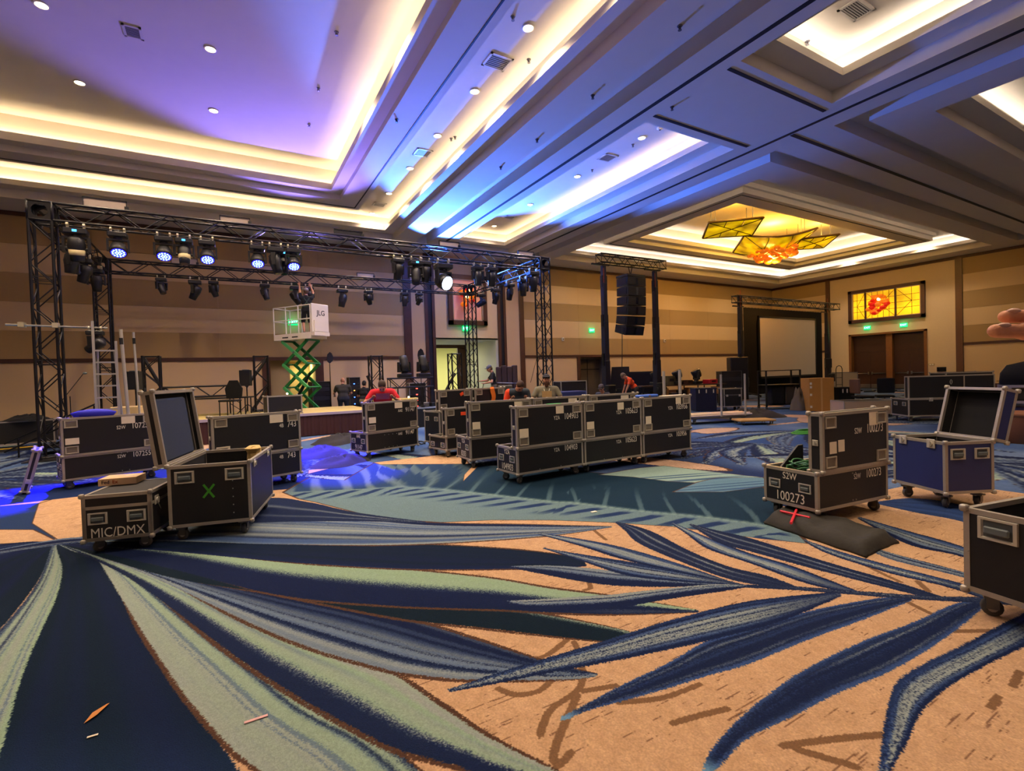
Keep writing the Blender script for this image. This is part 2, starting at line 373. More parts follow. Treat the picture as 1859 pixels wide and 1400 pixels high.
# left service doorway: mahogany surround, recess with a lit passage
for a, b in ((1.25, 1.56), (3.34, 3.68)): rail(a, b, 'y', 0, 2.57, .07, M_trim, 'door_trim', wb)
M_niche = mat('passage_paint', 'b09a6c', .9)
MB().box(1.5, 1.56, 23, 24.6, 0, 2.6).box(3.34, 3.4, 23, 25, 0, 2.6).box(1.5, 3.4, 23, 25, 2.58, 2.64).box(1.5, 2.35, 23.35, 23.42, 0, 2.6).box(1.5, 3.4, 24.95, 25.0, 0, 2.6).build('passage', M_niche, wb)
# right service doorway: grey recess with a double door
rail(17.75, 17.97, 'y', 0, 2.57, .07, M_trim, 'door_trim', wb); rail(19.88, 20.2, 'y', 0, 2.57, .07, M_trim, 'door_trim', wb)
d2 = struct(MB().box(17.95, 19.9, 23.5, 23.56, 0, 2.5).build('door_2', mat('service_door_grey', '54483a', .6)))
MB().box(17.9, 17.97, 23, 23.5, 0, 2.5).box(19.88, 19.95, 23, 23.5, 0, 2.5).box(17.9, 19.95, 23, 23.5, 2.48, 2.56).build('reveal', mat('service_reveal', '6a5c48', .8), d2)
MB().box(18.1, 19.8, 23.44, 23.5, 1.82, 1.88).build('push_bar', M_slot, d2); MB().box(18.9, 18.93, 23.48, 23.5, 0, 2.5).build('seam', M_slot, d2)
# corridor behind the wide opening
M_corr = mat('corridor_paint', 'e2dc9e', .9); M_corrw = mat('corridor_white', 'd9d6c2', .9)
MB().box(8.6, 8.97, 23, 23.3, 0, 3.6).build('jamb', M_trim, wb); 
MB().box(8.97, 12.75, 23.0, 27.0, 3.55, 3.62).build('soffit', M_corrw, wb)
MB().box(12.4, 12.55, 23.02, 27.0, 0, 3.55).build('side_panel', M_corrw, wb)
MB().box(8.8, 8.97, 23.3, 27.0, 0, 3.55).build('side_panel', M_corrw, wb)
MB().box(8.97, 12.4, 26.9, 27.05, 3.36, 3.55).box(11.9, 12.1, 26.9, 27.05, 0, 3.4).box(12.1, 12.4, 26.92, 27.02, 0, 3.4).build('portal', M_trim, wb)
MB().box(7.5, 20, 33.9, 34, 0, 4.1).box(7.4, 7.5, 27, 34, 0, 4.1).box(20, 20.1, 27, 34, 0, 4.1).build('far_wall', M_corr, wb)
MB().box(7.4, 20, 27, 34, 4.0, 4.1).build('far_ceiling', M_corrw, wb)
MB().box(12.4, 20, 27.02, 27.1, 0, 4.1).box(7.4, 8.97, 27.02, 27.1, 0, 4.1).build('near_partition', M_corrw, wb)
for k, x in enumerate((11.95, 14.2)):
    t = thing('ceiling_lamp', ('left' if k == 0 else 'right')+' oval ceiling lamp seen through the corridor opening', 'lamp', (x, 29.6, 3.98))
    MB().lathe([(.62, 0), (.6, -.05), (.5, -.09)], 24).build('diffuser', mat('corridor_glow', 'fff8e0', .5, emit='fffbe6', es=5.), t); MB().lathe([(.66, .02), (.66, -.02)], 24).build('rim', M_corrw, t)
for x, z, lb in ((16.75, 3.62, 'left'), (25.0, 3.6, 'right')):
    t = thing('alarm_strobe', 'small white alarm strobe on the striped back wall, %s one' % lb, 'strobe', (x, YF-.03, z)); MB().bbox(-.08, .08, -.06, 0, -.1, .1, .012).build('housing', M_white, t); MB().bbox(-.04, .04, -.075, -.06, -.03, .03, .005).build('lens', M_chrome, t)
# ---------------- right wall
wr = struct(cells([YN-.3, YF], [0, 8.0], [(13.35, 17.4, -.01, 3.58)], lambda a, b: (XR, a, b)).build('wall_right', M_plaster))
bands(18.95, YF-.04, wr, 'x'); bands(YN, 11.55, wr, 'x')
for a, b in ((18.95, YF), (YN, 11.55)):
    rail(a, b, 'x', 2.57, 2.71, .06, M_trim, 'chair_rail', wr); rail(a, b, 'x', 0, .34, .03, M_trim, 'skirting', wr); rail(a, b, 'x', .34, 2.57, .012, M_lightwall, 'dado_panel', wr)
rail(YN, YF, 'x', 7.58, 7.74, .07, M_trim, 'crown_trim', wr)
for a, b in ((18.72, 18.98), (11.5, 11.82)): rail(a, b, 'x', 0, 7.6, .09, mat('bronze_trim', '5d3a20', .45, var=.2), 'vertical_trim', wr)
struct(MB().box(XL-.1, XL, YN, YF, 0, 8).build('wall_left', M_lightwall)); struct(MB().box(XL, XR, YN-.1, YN, 0, 8).build('wall_near', M_lightwall))
# double doors
dr = struct(MB().box(XR-.06, XR+.5, 17.4, 17.55, 0, 3.68).box(XR-.06, XR+.5, 13.2, 13.35, 0, 3.68).box(XR-.06, XR+.5, 13.2, 17.55, 3.56, 3.68).build('door_1', M_oak))
MB().box(XR+.05, XR+.5, 15.05, 15.4, 0, 3.56).build('mullion', M_oak, dr)
for (a, b) in ((15.4, 17.4), (13.35, 15.05)):
    mid = (a+b)/2
    MB().box(XR+.3, XR+.36, a, b, 2.46, 3.56).build('transom_panel', M_walnut, dr)
    for u0, u1, hy in ((a+.01, mid-.005, mid-.1), (mid+.005, b-.01, mid+.1)):
        lf = MB().box(XR+.28, XR+.34, u0, u1, .02, 2.45).build('door_leaf', M_walnut, dr)
        MB().box(XR+.2, XR+.26, u0+.08, u1-.08, .99, 1.04).box(XR+.22, XR+.28, hy-.05, hy+.05, .93, 1.12).build('push_bar', M_chrome, lf)
        MB().box(XR+.272, XR+.28, u0+.02, u1-.02, .02, .3).build('kick_plate', mat('kick_steel', '8c8a86', .35, .8), lf)
MB().box(XR+.45, XR+.5, 13.2, 17.5, 0, 3.6).build('backing', M_slot, dr)
# wall plates
t = tag(MB().box(XR-.03, XR, 12.85, 13.15, 1.42, 1.56).build('switch_plate', mat('plate_ivory', 'b99f74', .5)), 'ivory switch plate on the wall right of the double doors', 'switch')
for a in (12.9, 13.02): MB().box(XR-.04, XR-.03, a, a+.08, 1.45, 1.53).build('rocker', M_white, t)
t = tag(MB().box(XR-.03, XR, 12.3, 12.75, 1.05, 1.32).build('wall_panel', M_slot), 'small black wall panel right of the double doors', 'wall panel')
MB().box(XR-.036, XR-.03, 12.33, 12.72, 1.08, 1.29).build('screen', mat('dark_glass', '0a0a0c', .1), t)
t = tag(MB().box(XR-.03, XR, 9.6, 10.1, .42, .5).build('floor_outlet', M_tan), 'small outlet plate low on the right wall', 'outlet') 
for a in (9.7, 9.9): MB().box(XR-.035, XR-.03, a, a+.1, .44, .48).build('socket', M_slot, t)
# exit signs
def exit_sign(loc, rz, label):
    t = thing('exit_sign', label, 'exit sign', loc, rz)
    MB().box(-.2, .2, -.05, 0, -.13, .13).build('housing', mat('exit_body', '0c7a44', .4, emit='0fd070', es=1.6), t)
    text('EXIT', .17, mat('exit_letters', 'd0ffe0', .4, emit='8dffc4', es=4.), t, (0, -.053, 0), bold=.006)
    l = bpy.data.lights.new('exit_glow', 'POINT'); l.energy = 3; l.color = (.05, 1, .4); l.shadow_soft_size = .1
    o = bpy.data.objects.new('exit_glow', l); COL.objects.link(o); o.parent = t; o.location = (0, -.25, 0)
exit_sign((2.52, 22.96, 4.2), 0, 'green exit sign on the back wall behind the scissor lift basket')
exit_sign((10.65, 22.94, 4.1), 0, 'green exit sign above the corridor opening behind the truss tower')
exit_sign((18.88, 22.96, 4.17), 0, 'green exit sign on the striped wall left of the line array tower')
exit_sign((XR-.02, 16.41, 4.06), -90, 'green exit sign over the double doors, left of two'); exit_sign((XR-.02, 14.38, 4.03), -90, 'green exit sign over the double doors, right of two')
# ---------------- carpet
LEAF={'F0':([(-1.61,6.85),(-0.73,7.32),(0.38,7.65),(0.87,7.02),(1.26,6.15),(1.84,5.23)],[(-1.61,6.85),(-0.68,6.8),(0.3,6.34),(1.17,5.76),(1.83,5.21)],'dk'),
'F1':([(-1.61,6.85),(-0.7,7.02),(0.34,6.98),(1.23,6.05),(1.85,5.19),(2.68,4.49),(3.39,3.9)],[(-1.61,6.85),(-0.63,6.22),(0.35,5.41),(1.45,4.62),(2.64,4.07),(3.38,3.89)],'st'),
'F2':([(-1.61,6.85),(-0.64,6.38),(0.35,5.44),(1.45,4.62),(2.17,3.94),(2.55,3.44),(2.53,3.25)],[(-1.61,6.85),(-0.59,5.84),(0.31,4.9),(0.87,4.36),(1.33,3.97),(1.87,3.6),(2.34,3.31),(2.52,3.23)],'dk2'),
'F3':([(-1.61,6.85),(-0.61,6.04),(0.31,4.93),(1.1,4.14),(1.71,3.48),(2.03,3.02),(2.34,2.64),(2.64,2.21)],[(-1.61,6.85),(-0.54,5.31),(0.25,4.13),(0.91,3.47),(1.57,2.95),(1.83,2.73),(2.19,2.46),(2.63,2.2)],'gd'),
'F4':([(-1.61,6.85),(-0.56,5.47),(0.28,4.52),(0.96,3.63),(1.58,2.96),(2.04,2.32),(2.04,2.25)],[(-1.61,6.85),(-0.52,5.07),(0.25,4.13),(0.92,3.25),(1.34,2.82),(1.92,2.23),(2.03,2.24)],'d4'),
'F5':([(-1.61,6.85),(-0.54,5.23),(0.25,4.13),(0.92,3.25),(1.45,2.3),(1.63,2.03)],[(-1.61,6.85),(-0.69,5.26),(0.2,3.48),(0.65,2.77),(0.88,2.51),(1.1,2.33),(1.46,2.1),(1.62,2.03)],'st2'),
'F6':([(-1.61,6.85),(-0.69,5.26),(0.21,3.55),(0.65,2.77),(0.83,2.25),(0.92,1.97),(1.05,1.68),(1.15,1.47)],[(-1.61,6.85),(-0.81,5.27),(0.04,3.19),(0.5,2.23),(0.67,1.98),(0.77,1.86),(0.87,1.72),(1.15,1.47)],'gr'),
'F7':([(-1.61,6.85),(-0.82,5.35),(0.04,3.25),(0.29,2.61),(0.5,2.23),(0.61,1.92),(0.67,1.71)],[(-1.61,6.85),(-1.35,6.34),(-1.2,6.21),(-0.82,4.94),(-0.53,3.96),(-0.36,3.41),(-0.23,3.0),(-0.04,2.49),(0.07,2.26),(0.26,1.85)],'gp'),
'F8':([(-1.61,6.85),(-1.38,6.4),(-1.2,6.21),(-0.82,4.94),(-0.53,3.96),(-0.36,3.41),(-0.23,3.0),(-0.12,2.62),(-0.03,2.33),(0.04,2.07)],[(-1.61,6.85),(-1.52,6.49),(-1.34,5.83),(-1.21,5.11),(-1.12,4.3),(-1.05,3.73),(-0.94,3.1),(-0.88,2.68)],'dk3'),
'F9':([(-1.61,6.85),(-1.61,6.69),(-1.43,5.53),(-1.38,4.56),(-1.42,3.81)],[(-1.61,6.85),(-1.52,6.49),(-1.34,5.83),(-1.21,5.11),(-1.12,4.3),(-1.05,3.73),(-0.94,3.1),(-0.88,2.68)],'gp'),
'F10':([(-1.61,6.85),(-1.8,6.69),(-2.07,6.21),(-2.23,5.46)],[(-1.61,6.85),(-1.61,6.67),(-1.46,5.65),(-1.4,4.62),(-1.45,3.88)],'dk3'),
'F11':([(-1.61,6.85),(-1.95,7.1),(-2.46,7.15),(-2.88,7.09)],[(-1.61,6.85),(-1.74,6.61),(-1.81,6.03),(-1.94,5.26)],'st'),
'F12':([(-1.61,6.85),(-1.43,6.94),(-1.12,7.12),(-0.75,7.64)],[(-1.61,6.85),(-1.12,6.51),(-0.67,6.75),(-0.55,7.19)],'dk3'),
'U3':([(3.25,2.25),(3.1,2.39),(2.8,2.78),(2.51,3.16),(2.28,3.39),(2.01,3.56)],[(3.25,2.25),(3.09,2.38),(2.77,2.57),(2.44,2.83),(2.22,3.14),(2.0,3.54)],'pd'),
'U2':([(3.25,2.25),(3.1,2.66),(2.83,3.15),(2.5,3.7),(2.48,3.77)],[(3.25,2.25),(3.16,2.35),(2.86,2.64),(2.66,2.91),(2.56,3.34),(2.47,3.76)],'pb'),
'U1':([(3.25,2.25),(3.21,2.39),(3.16,2.92),(3.02,3.5),(2.74,4.05),(2.66,4.14)],[(3.25,2.25),(3.17,2.44),(2.89,3.1),(2.78,3.63),(2.65,4.13)],'pb'),
'U4':([(3.25,2.25),(3.04,2.42),(2.46,2.65),(2.37,2.68),(1.93,2.89),(1.66,3.03)],[(3.25,2.25),(3.08,2.29),(2.62,2.43),(2.19,2.55),(1.83,2.74),(1.68,2.87),(1.65,3.02)],'pd'),
'U5':([(3.52,2.03),(3.53,2.28),(3.45,2.56),(3.48,2.98),(3.61,3.57),(3.55,3.98)],[(3.49,2.03),(3.37,2.17),(3.25,2.42),(3.23,2.87),(3.27,3.37),(3.42,3.71),(3.53,3.97)],'dk'),
'U6':([(3.79,1.77),(3.83,2.0),(3.87,2.32),(3.85,2.65),(3.9,3.1),(3.99,3.61)],[(3.77,1.76),(3.68,1.92),(3.64,2.11),(3.66,2.52),(3.66,2.92),(3.82,3.27),(3.97,3.6)],'pb'),
'U7':([(4.16,1.41),(4.18,1.7),(4.17,2.02),(4.18,2.42),(4.2,2.88),(4.15,3.18),(4.11,3.48)],[(4.12,1.41),(4.07,1.5),(4.01,1.82),(3.95,2.21),(3.9,2.68),(3.88,2.98),(4.09,3.47)],'dk'),
'U8':([(4.44,1.25),(4.52,1.43),(4.49,1.89),(4.5,2.26),(4.55,2.57)],[(4.35,1.26),(4.38,1.48),(4.33,1.82),(4.38,2.28),(4.54,2.56)],'pb'),
'U9':([(4.69,1.15),(4.78,1.51),(4.8,1.99),(4.87,2.26)],[(4.58,1.13),(4.67,1.47),(4.65,1.93),(4.86,2.25)],'st'),
'U10':([(5.12,1.26),(5.44,1.71),(5.56,2.15),(5.69,2.63)],[(4.87,1.2),(5.16,1.63),(5.16,2.0),(5.63,2.61)],'pb'),
'U11':([(6.48,1.59),(7.02,2.21),(6.98,2.64),(6.46,2.81)],[(5.98,1.47),(6.31,1.99),(6.33,2.39),(6.4,2.79)],'bl'),
'D1':([(3.69,1.84),(3.59,1.88),(3.02,2.1),(2.38,2.21),(1.93,2.25),(1.53,2.29),(1.2,2.32),(0.93,2.33)],[(3.62,1.81),(3.46,1.81),(2.94,1.83),(2.54,1.9),(2.14,1.99),(1.72,2.1),(1.45,2.18),(1.15,2.26),(0.93,2.33)],'pb'),
'D2':([(4.0,1.54),(3.82,1.63),(3.3,1.78),(2.7,1.87),(2.39,1.92),(2.03,1.89),(1.66,1.88),(1.29,1.85)],[(3.92,1.52),(3.44,1.56),(2.89,1.62),(2.39,1.66),(2.12,1.71),(1.76,1.77),(1.44,1.84),(1.29,1.85)],'dkp'),
'D3':([(4.34,1.25),(4.12,1.33),(3.63,1.37),(3.14,1.43),(2.6,1.46),(2.22,1.44),(2.03,1.42),(1.85,1.39),(1.69,1.35),(1.58,1.3)],[(4.25,1.23),(3.75,1.21),(3.32,1.21),(2.9,1.23),(2.53,1.28),(2.23,1.3),(1.9,1.33),(1.73,1.31),(1.58,1.29)],'dkp'),
'D4':([(4.51,1.03),(4.09,1.07),(3.55,1.11),(3.14,1.15),(2.83,1.15),(2.45,1.04),(2.16,0.93)],[(4.05,0.93),(3.81,0.94),(3.39,0.99),(2.99,1.02),(2.68,1.01),(2.4,0.96),(2.15,0.93)],'pb'),
'S':([(3.27,2.26),(3.54,2.03),(3.8,1.77),(4.02,1.55),(4.18,1.41),(4.37,1.27),(4.59,1.07)],[(3.23,2.24),(3.49,2.01),(3.75,1.74),(3.96,1.53),(4.11,1.39),(4.28,1.24),(4.46,1.05)],'dk'),
}
P_hosta=[(0.65,7.89),(0.8,7.3),(0.97,6.95),(1.31,6.08),(1.64,5.5),(1.99,5.11),(2.49,4.85),(3.02,4.46),(3.46,4.04),(3.9,3.54),(4.25,2.85),(4.48,2.51),(5.05,3.08),(5.83,3.68),(6.17,4.03),(5.54,4.16),(5.03,4.52),(5.69,4.71),(5.16,5.93),(4.73,6.94),(4.09,7.74),(3.77,8.29),(2.88,8.96),(2.42,9.58),(1.9,8.75),(1.58,8.21),(1.11,8.8)]
P_mid=[(0.65,7.89),(1.61,7.41),(2.26,7.08),(2.92,6.02),(3.45,5.08),(3.64,4.87),(4.02,4.13),(4.41,3.53),(4.67,2.85),(4.48,2.51)]
P_pale1=[(5.02,5.99),(5.87,6.0),(6.32,5.88),(6.55,4.91),(6.71,4.37),(6.15,4.76),(5.7,4.74),(5.48,5.01),(5.3,5.55)]
P_pale2=[(5.05,4.54),(5.69,4.71),(6.17,4.75),(6.71,4.37),(6.38,4.03),(6.17,4.03),(5.54,4.16)]
P_bg1=[(9.26,7.31),(10.86,8.22),(11.39,7.84),(9.95,6.91),(9.08,6.04),(8.8,6.59),(8.48,6.39)]
P_bg2=[(2.36,9.87),(2.67,10.57),(3.62,10.76),(4.03,9.02),(3.79,8.27),(2.44,9.33)]
P_bg3=[(3.84,7.94),(3.1,6.95),(3.31,7.37),(3.7,7.92)]
P_bg4=[(10.33,6.42),(10.76,6.52),(10.21,5.83),(9.72,5.66)]
P_bg5=[(-2.38,9.37),(-2.06,10.17),(-1.64,8.29),(-1.43,6.94),(-1.56,6.82),(-2.11,8.05)]
P_bg6=[(-2.47,8.0),(-2.01,7.66),(-1.65,6.95),(-2.24,7.24)]
P_bg7=[(2.19,15.84),(3.71,13.48),(2.05,9.88),(1.16,9.23)]
TWIG=[[(1.71,2.39),(1.55,2.33),(1.46,2.32)],[(1.73,2.35),(1.67,2.22),(1.51,2.0),(1.27,1.93),(1.14,1.82)],[(1.49,1.96),(1.66,1.9)],[(1.45,1.95),(1.26,1.81),(1.13,1.7),(1.11,1.64),(1.2,1.67)],[(1.41,2.12),(1.3,2.08),(1.19,2.12),(1.14,2.21)],[(1.69,1.56),(1.83,1.53),(1.98,1.49)],[(1.58,1.8),(1.78,1.71),(2.02,1.68)],[(2.35,2.98),(2.28,2.87),(2.22,2.87)],[(1.97,1.22),(2.16,1.14),(2.39,1.03)],[(2.0,1.18),(2.11,1.0)],[(3.46,0.87),(3.28,0.85)],[(3.12,0.86),(2.99,0.85)],[(4.44,2.14),(4.28,1.84),(4.21,1.68)],[(4.32,1.62),(4.19,1.51)],[(3.89,1.52),(3.82,1.36)],[(3.67,1.21),(3.86,1.09)],[(3.19,3.96),(3.08,3.62)]]
rng = np.random.default_rng(5)
NX0, NX1, NY0, NY1, NR_ = -3.0, 8.2, -.2, 9.6, .006
def C8(*c): return np.array(c, np.float32)/255
cN, cT, cB, cP, cG, cBE, cBR = C8(16,28,62), C8(12,29,43), C8(46,70,118), C8(140,150,146), C8(132,160,132), C8(196,160,124), C8(78,54,42)
class Canvas:
    def __init__(s, x0, x1, y0, y1, r):
        s.x0, s.y0, s.r = x0, y0, r; s.w = int((x1-x0)/r); s.h = int((y1-y0)/r); s.a = np.zeros((s.h, s.w, 3), np.float32)
    def put(s, x, y, c, fuzz=0.):
        if fuzz: x = x+rng.normal(0, fuzz, x.shape); y = y+rng.normal(0, fuzz, y.shape)
        i = ((x-s.x0)/s.r).astype(np.int32); j = ((y-s.y0)/s.r).astype(np.int32)
        k = (i >= 0) & (i < s.w) & (j >= 0) & (j < s.h); s.a[j[k], i[k]] = c[k]
    def poly(s, P, c, grow=0.):
        P = np.array(P); ctr = P.mean(0)
        if grow: P = ctr+(P-ctr)*(1+grow/np.linalg.norm(P-ctr, axis=1).mean())
        i0 = max(0, int((P[:, 0].min()-s.x0)/s.r)); i1 = min(s.w, int((P[:, 0].max()-s.x0)/s.r)+2)
        j0 = max(0, int((P[:, 1].min()-s.y0)/s.r)); j1 = min(s.h, int((P[:, 1].max()-s.y0)/s.r)+2)
        if i1 <= i0 or j1 <= j0: return
        X, Y = np.meshgrid(s.x0+(np.arange(i0, i1)+.5)*s.r, s.y0+(np.arange(j0, j1)+.5)*s.r)
        ins = np.zeros(X.shape, bool)
        for k in range(len(P)):
            xa, ya = P[k]; xb, yb = P[k-1]
            if ya == yb: continue
            ins ^= ((Y < ya) != (Y < yb)) & (X < (xb-xa)*(Y-ya)/(yb-ya)+xa)
        v = s.a[j0:j1, i0:i1]; v[ins] = c if not callable(c) else c(X, Y)[ins]
def resample(P, n):
    P = np.array(P, float)
    if len(P) > 2:
        Q = [P[0]]
        for k in range(len(P)-1):
            p0, p1, p2, p3 = P[max(k-1, 0)], P[k], P[k+1], P[min(k+2, len(P)-1)]
            for t in np.linspace(0, 1, 9)[1:]: Q.append(.5*(2*p1+(p2-p0)*t+(2*p0-5*p1+4*p2-p3)*t*t+(3*p1-p0-3*p2+p3)*t**3))
        P = np.array(Q)
    d = np.r_[0, np.cumsum(np.linalg.norm(np.diff(P, axis=0), axis=1))]; t = np.linspace(0, d[-1], n)
    return np.c_[np.interp(t, d, P[:, 0]), np.interp(t, d, P[:, 1])]
def noise1(v, f, seed):
    r = np.random.default_rng(seed).random(256); q = np.abs(v*f); i = q.astype(int); t = q-i; t = t*t*(3-2*t)
    return r[i % 256]*(1-t)+r[(i+1) % 256]*t
def mixc(a, b, t): t = np.clip(t, 0, 1)[..., None]; return a*(1-t)+b*t
def sstep(a, b, x): t = np.clip((x-a)/(b-a), 0, 1); return t*t*(3-2*t)
def style(u, v, st, seed):
    fz = rng.random(u.shape)*.14; wv = v+.03*np.sin(u*9+seed)+.02*noise1(u, 7, seed+3); n = noise1(wv, 9, seed); n2 = noise1(wv, 23, seed+1); nl = noise1(u, 6, seed+2)
    if st == 'dk': c = mixc(cN, cP, (np.exp(-((wv-.36)/.05)**2)+.7*np.exp(-((wv-.72)/.04)**2))*(.4+.6*nl)*sstep(.0, .3, u)+fz)
    elif st in ('dk2', 'dk3'):
        c = mixc(cT, cN, n*.9+fz); c = mixc(c, cB, .35*sstep(.55, 1, u)*nl if st == 'dk3' else .25*n2*sstep(.9, 1., v))
    elif st == 'gd': c = mixc(mixc(cG, cP, n+fz), cN, sstep(.42, .6, wv+fz)); c = mixc(c, cP, sstep(.75, .8, v)*.5*sstep(.82, .97, u)*n2)
    elif st == 'd4': c = mixc(mixc(cP, cG, n), cT, sstep(.1, .35, wv+.55-.5*u+fz))
    elif st == 'st': c = mixc(cN, mixc(cB, cP, n2), sstep(.45, .75, n+fz)); c = mixc(c, cP, .8*np.exp(-((v-.78)/.06)**2))
    elif st == 'st2': c = mixc(cN, mixc(cP, cB, n2*.7), sstep(.35, .7, n*.6+.4*n2+fz)*(.4+.6*sstep(.3, .6, v)))
    elif st == 'gr': c = mixc(mixc(cG, cP, n+fz), cN, sstep(.62, .8, wv+fz)*.95); c = mixc(c, mixc(cB, cP, .3+0*u), .75*np.exp(-((wv-.3)/.05)**2)*nl)
    elif st == 'gp': c = mixc(mixc(cP, cG, n*.8+fz), cB, .45*sstep(.68, .9, n2)+.0*u); c = mixc(c, cN, sstep(.12, .0, v+fz*.5)*.95+.8*np.exp(-((wv-.2)/.03)**2))
    elif st == 'pd': c = mixc(mixc(cP, cB, n2*.6), cN, sstep(.5, .65, wv+fz)); c = mixc(c, cN, .8*np.exp(-((wv-.22)/.05)**2))
    elif st == 'pb':
        c = mixc(cB, cP, sstep(.18, .42, wv)*sstep(.9, .6, wv)*(.55+.6*n)+fz); c = mixc(c, cN, .9*sstep(.6, .8, n2)+.9*sstep(.8, .9, v)+.6*sstep(.15, .05, v)); c = mixc(c, cN, sstep(.35, .0, u)*.6)
    elif st == 'dkp': c = mixc(cN, cB, sstep(.12, .0, v)+sstep(.86, 1., v)+.5*sstep(.62, .85, n2)); c = mixc(c, cP, (.8*np.exp(-((wv-.22)/.03)**2)+.6*np.exp(-((wv-.8)/.03)**2))*nl+fz*.5); c = mixc(c, C8(96,140,175), sstep(.96, 1, u))
    else: c = mixc(cB*.75, cB, n)
    return c
def leaf(cv, A, B, st, seed, outline=0., oc=cBR):
    L = np.linalg.norm(np.diff(np.array(A), axis=0), axis=1).sum(); a0 = resample(A, 40); b0 = resample(B, 40); W_ = np.linalg.norm(a0-b0, axis=1).max()
    nu = int(min(2600, L/cv.r*1.5))+8; nv = int(min(500, W_/cv.r*1.6))+6
    a = resample(A, nu); b = resample(B, nu); u, v = np.meshgrid(np.linspace(0, 1, nu), np.linspace(0, 1, nv), indexing='ij')
    if outline:
        d = b-a; l = np.linalg.norm(d, axis=1, keepdims=True)+1e-6; d = d/l
        nv2 = int((W_+2*outline)/cv.r*1.6)+4; u2, v2 = np.meshgrid(np.linspace(0, 1, nu), np.linspace(0, 1, nv2), indexing='ij')
        e = outline*(np.minimum(1, (1-np.linspace(0, 1, nu))*6+.25)*sstep(.38, .6, np.linspace(0, 1, nu)))[:, None]; a2 = a-d*e; b2 = b+d*e
        x = a2[:, :1]*(1-v2)+b2[:, :1]*v2; y = a2[:, 1:]*(1-v2)+b2[:, 1:]*v2; c = np.broadcast_to(oc, (*x.shape, 3))*(.9+.2*rng.random((*x.shape, 1))); cv.put(x, y, c, .003)
    x = a[:, :1]*(1-v)+b[:, :1]*v; y = a[:, 1:]*(1-v)+b[:, 1:]*v; c = style(u, v, st, seed); cv.put(x, y, c); cv.put(x, y, c, cv.r*.8)
def stroke(cv, P, wd, c):
    P = resample(P, 60)
    for k in range(3): 
        n = 6000; t = rng.random(n)*(len(P)-1); i = t.astype(int); q = P[i]+(P[np.minimum(i+1, len(P)-1)]-P[i])*(t-i)[:, None]
        q = q+rng.uniform(-wd, wd, q.shape)*.5; cv.put(q[:, 0], q[:, 1], np.broadcast_to(c, (n, 3)))
# far canvas: whole floor, loose fronds and beige islands
far = Canvas(XL, XR, YN, 34, .03)
def lowf(h, w, f):
    g = rng.random((f, f*2)).astype(np.float32); yi = np.linspace(0, f-1.01, h); xi = np.linspace(0, 2*f-1.01, w); y0 = yi.astype(int); x0 = xi.astype(int); ty = (yi-y0)[:, None]; tx = (xi-x0)[None]
    return (g[y0][:, x0]*(1-tx)+g[y0][:, x0+1]*tx)*(1-ty)+(g[y0+1][:, x0]*(1-tx)+g[y0+1][:, x0+1]*tx)*ty
n = lowf(far.h, far.w, 14); n3 = lowf(far.h, far.w, 40)
far.a[:] = mixc(mixc(C8(48,76,126), C8(104,122,150), n3*1.3-.2), C8(28,44,86), sstep(.5, .7, n))
lr = random.Random(11)
def blob(cx, cy, rx, ry, an, c, k=16):
    ca, sa = math.cos(an), math.sin(an); P = []
    for i in range(k):
        a = 2*PI*i/k; q = 1+.18*math.sin(2*a+cx)+.1*math.sin(3*a+cy); x, y = rx*q*math.cos(a), ry*q*math.sin(a); P.append((cx+ca*x-sa*y, cy+sa*x+ca*y))
    far.poly(np.array(P), cBR, .06); far.poly(np.array(P), c)
for k in range(120): blob(lr.uniform(XL, XR), lr.uniform(YN, 24), lr.uniform(.35, 1.6), lr.uniform(.15, .5), lr.uniform(0, PI), C8(180,150,130))
def frond(cx, cy, an, R, nb, sp):
    for k in range(nb):
        a = an+sp*(k/(nb-1)-.5); r = R*lr.uniform(.7, 1.1); wd = r*lr.uniform(.05, .1); d = np.array([math.cos(a), math.sin(a)]); p = np.array([-d[1], d[0]]); b = np.array([cx, cy]); bend = lr.uniform(-.12, .12)*r
        mid = b+d*r*.5+p*bend
        leaf(far, [b, mid+p*wd, b+d*r], [b, mid-p*wd, b+d*r], lr.choice(['st', 'pb', 'dk', 'st2', 'pd', 'gr']), lr.randint(0, 999), .03)
for k in range(64): frond(lr.uniform(XL, XR), lr.uniform(YN, 23), lr.uniform(0, 6.28), lr.uniform(2.2, 4.6), lr.randint(6, 11), lr.uniform(1.2, 3.2))
# strips of fronds seen edge-on between the far cases and the double doors
for k in range(9): frond(lr.uniform(13, 30), lr.uniform(4, 14), lr.uniform(-.6, .2)+PI*(k % 2), lr.uniform(3, 5), 9, 1.2)
far.a *= (.95+.1*rng.random((far.h, far.w, 1))).astype(np.float32)
# near canvas
nr = Canvas(NX0, NX1, NY0, NY1, NR_)
iy = ((NY0+(np.arange(nr.h)+.5)*NR_-far.y0)/far.r).astype(int); ix = ((NX0+(np.arange(nr.w)+.5)*NR_-far.x0)/far.r).astype(int)
nr.a[:] = far.a[iy][:, ix]
nz = rng.random((nr.h, nr.w)).astype(np.float32); cs = np.cumsum(nz, 1); K = 26; st_ = np.zeros_like(nz); st_[:, K:] = (cs[:, K:]-cs[:, :-K])/K
lf_ = lowf(nr.h, nr.w, 50); dash = sstep(.602, .632, st_+.10*(lf_-.5)+.03*(np.roll(nz, 1, 0)-.5)); tone = lowf(nr.h, nr.w, 200)
be = mixc(mixc(np.broadcast_to(cBE, nr.a.shape)*(.93+.14*nz[..., None]), C8(172,136,102), .55*tone), C8(104,74,56), dash*.85).astype(np.float32); del cs
def BE(X, Y): return be[np.clip(((Y-NY0)/NR_).astype(int), 0, nr.h-1), np.clip(((X-NX0)/NR_).astype(int), 0, nr.w-1)]
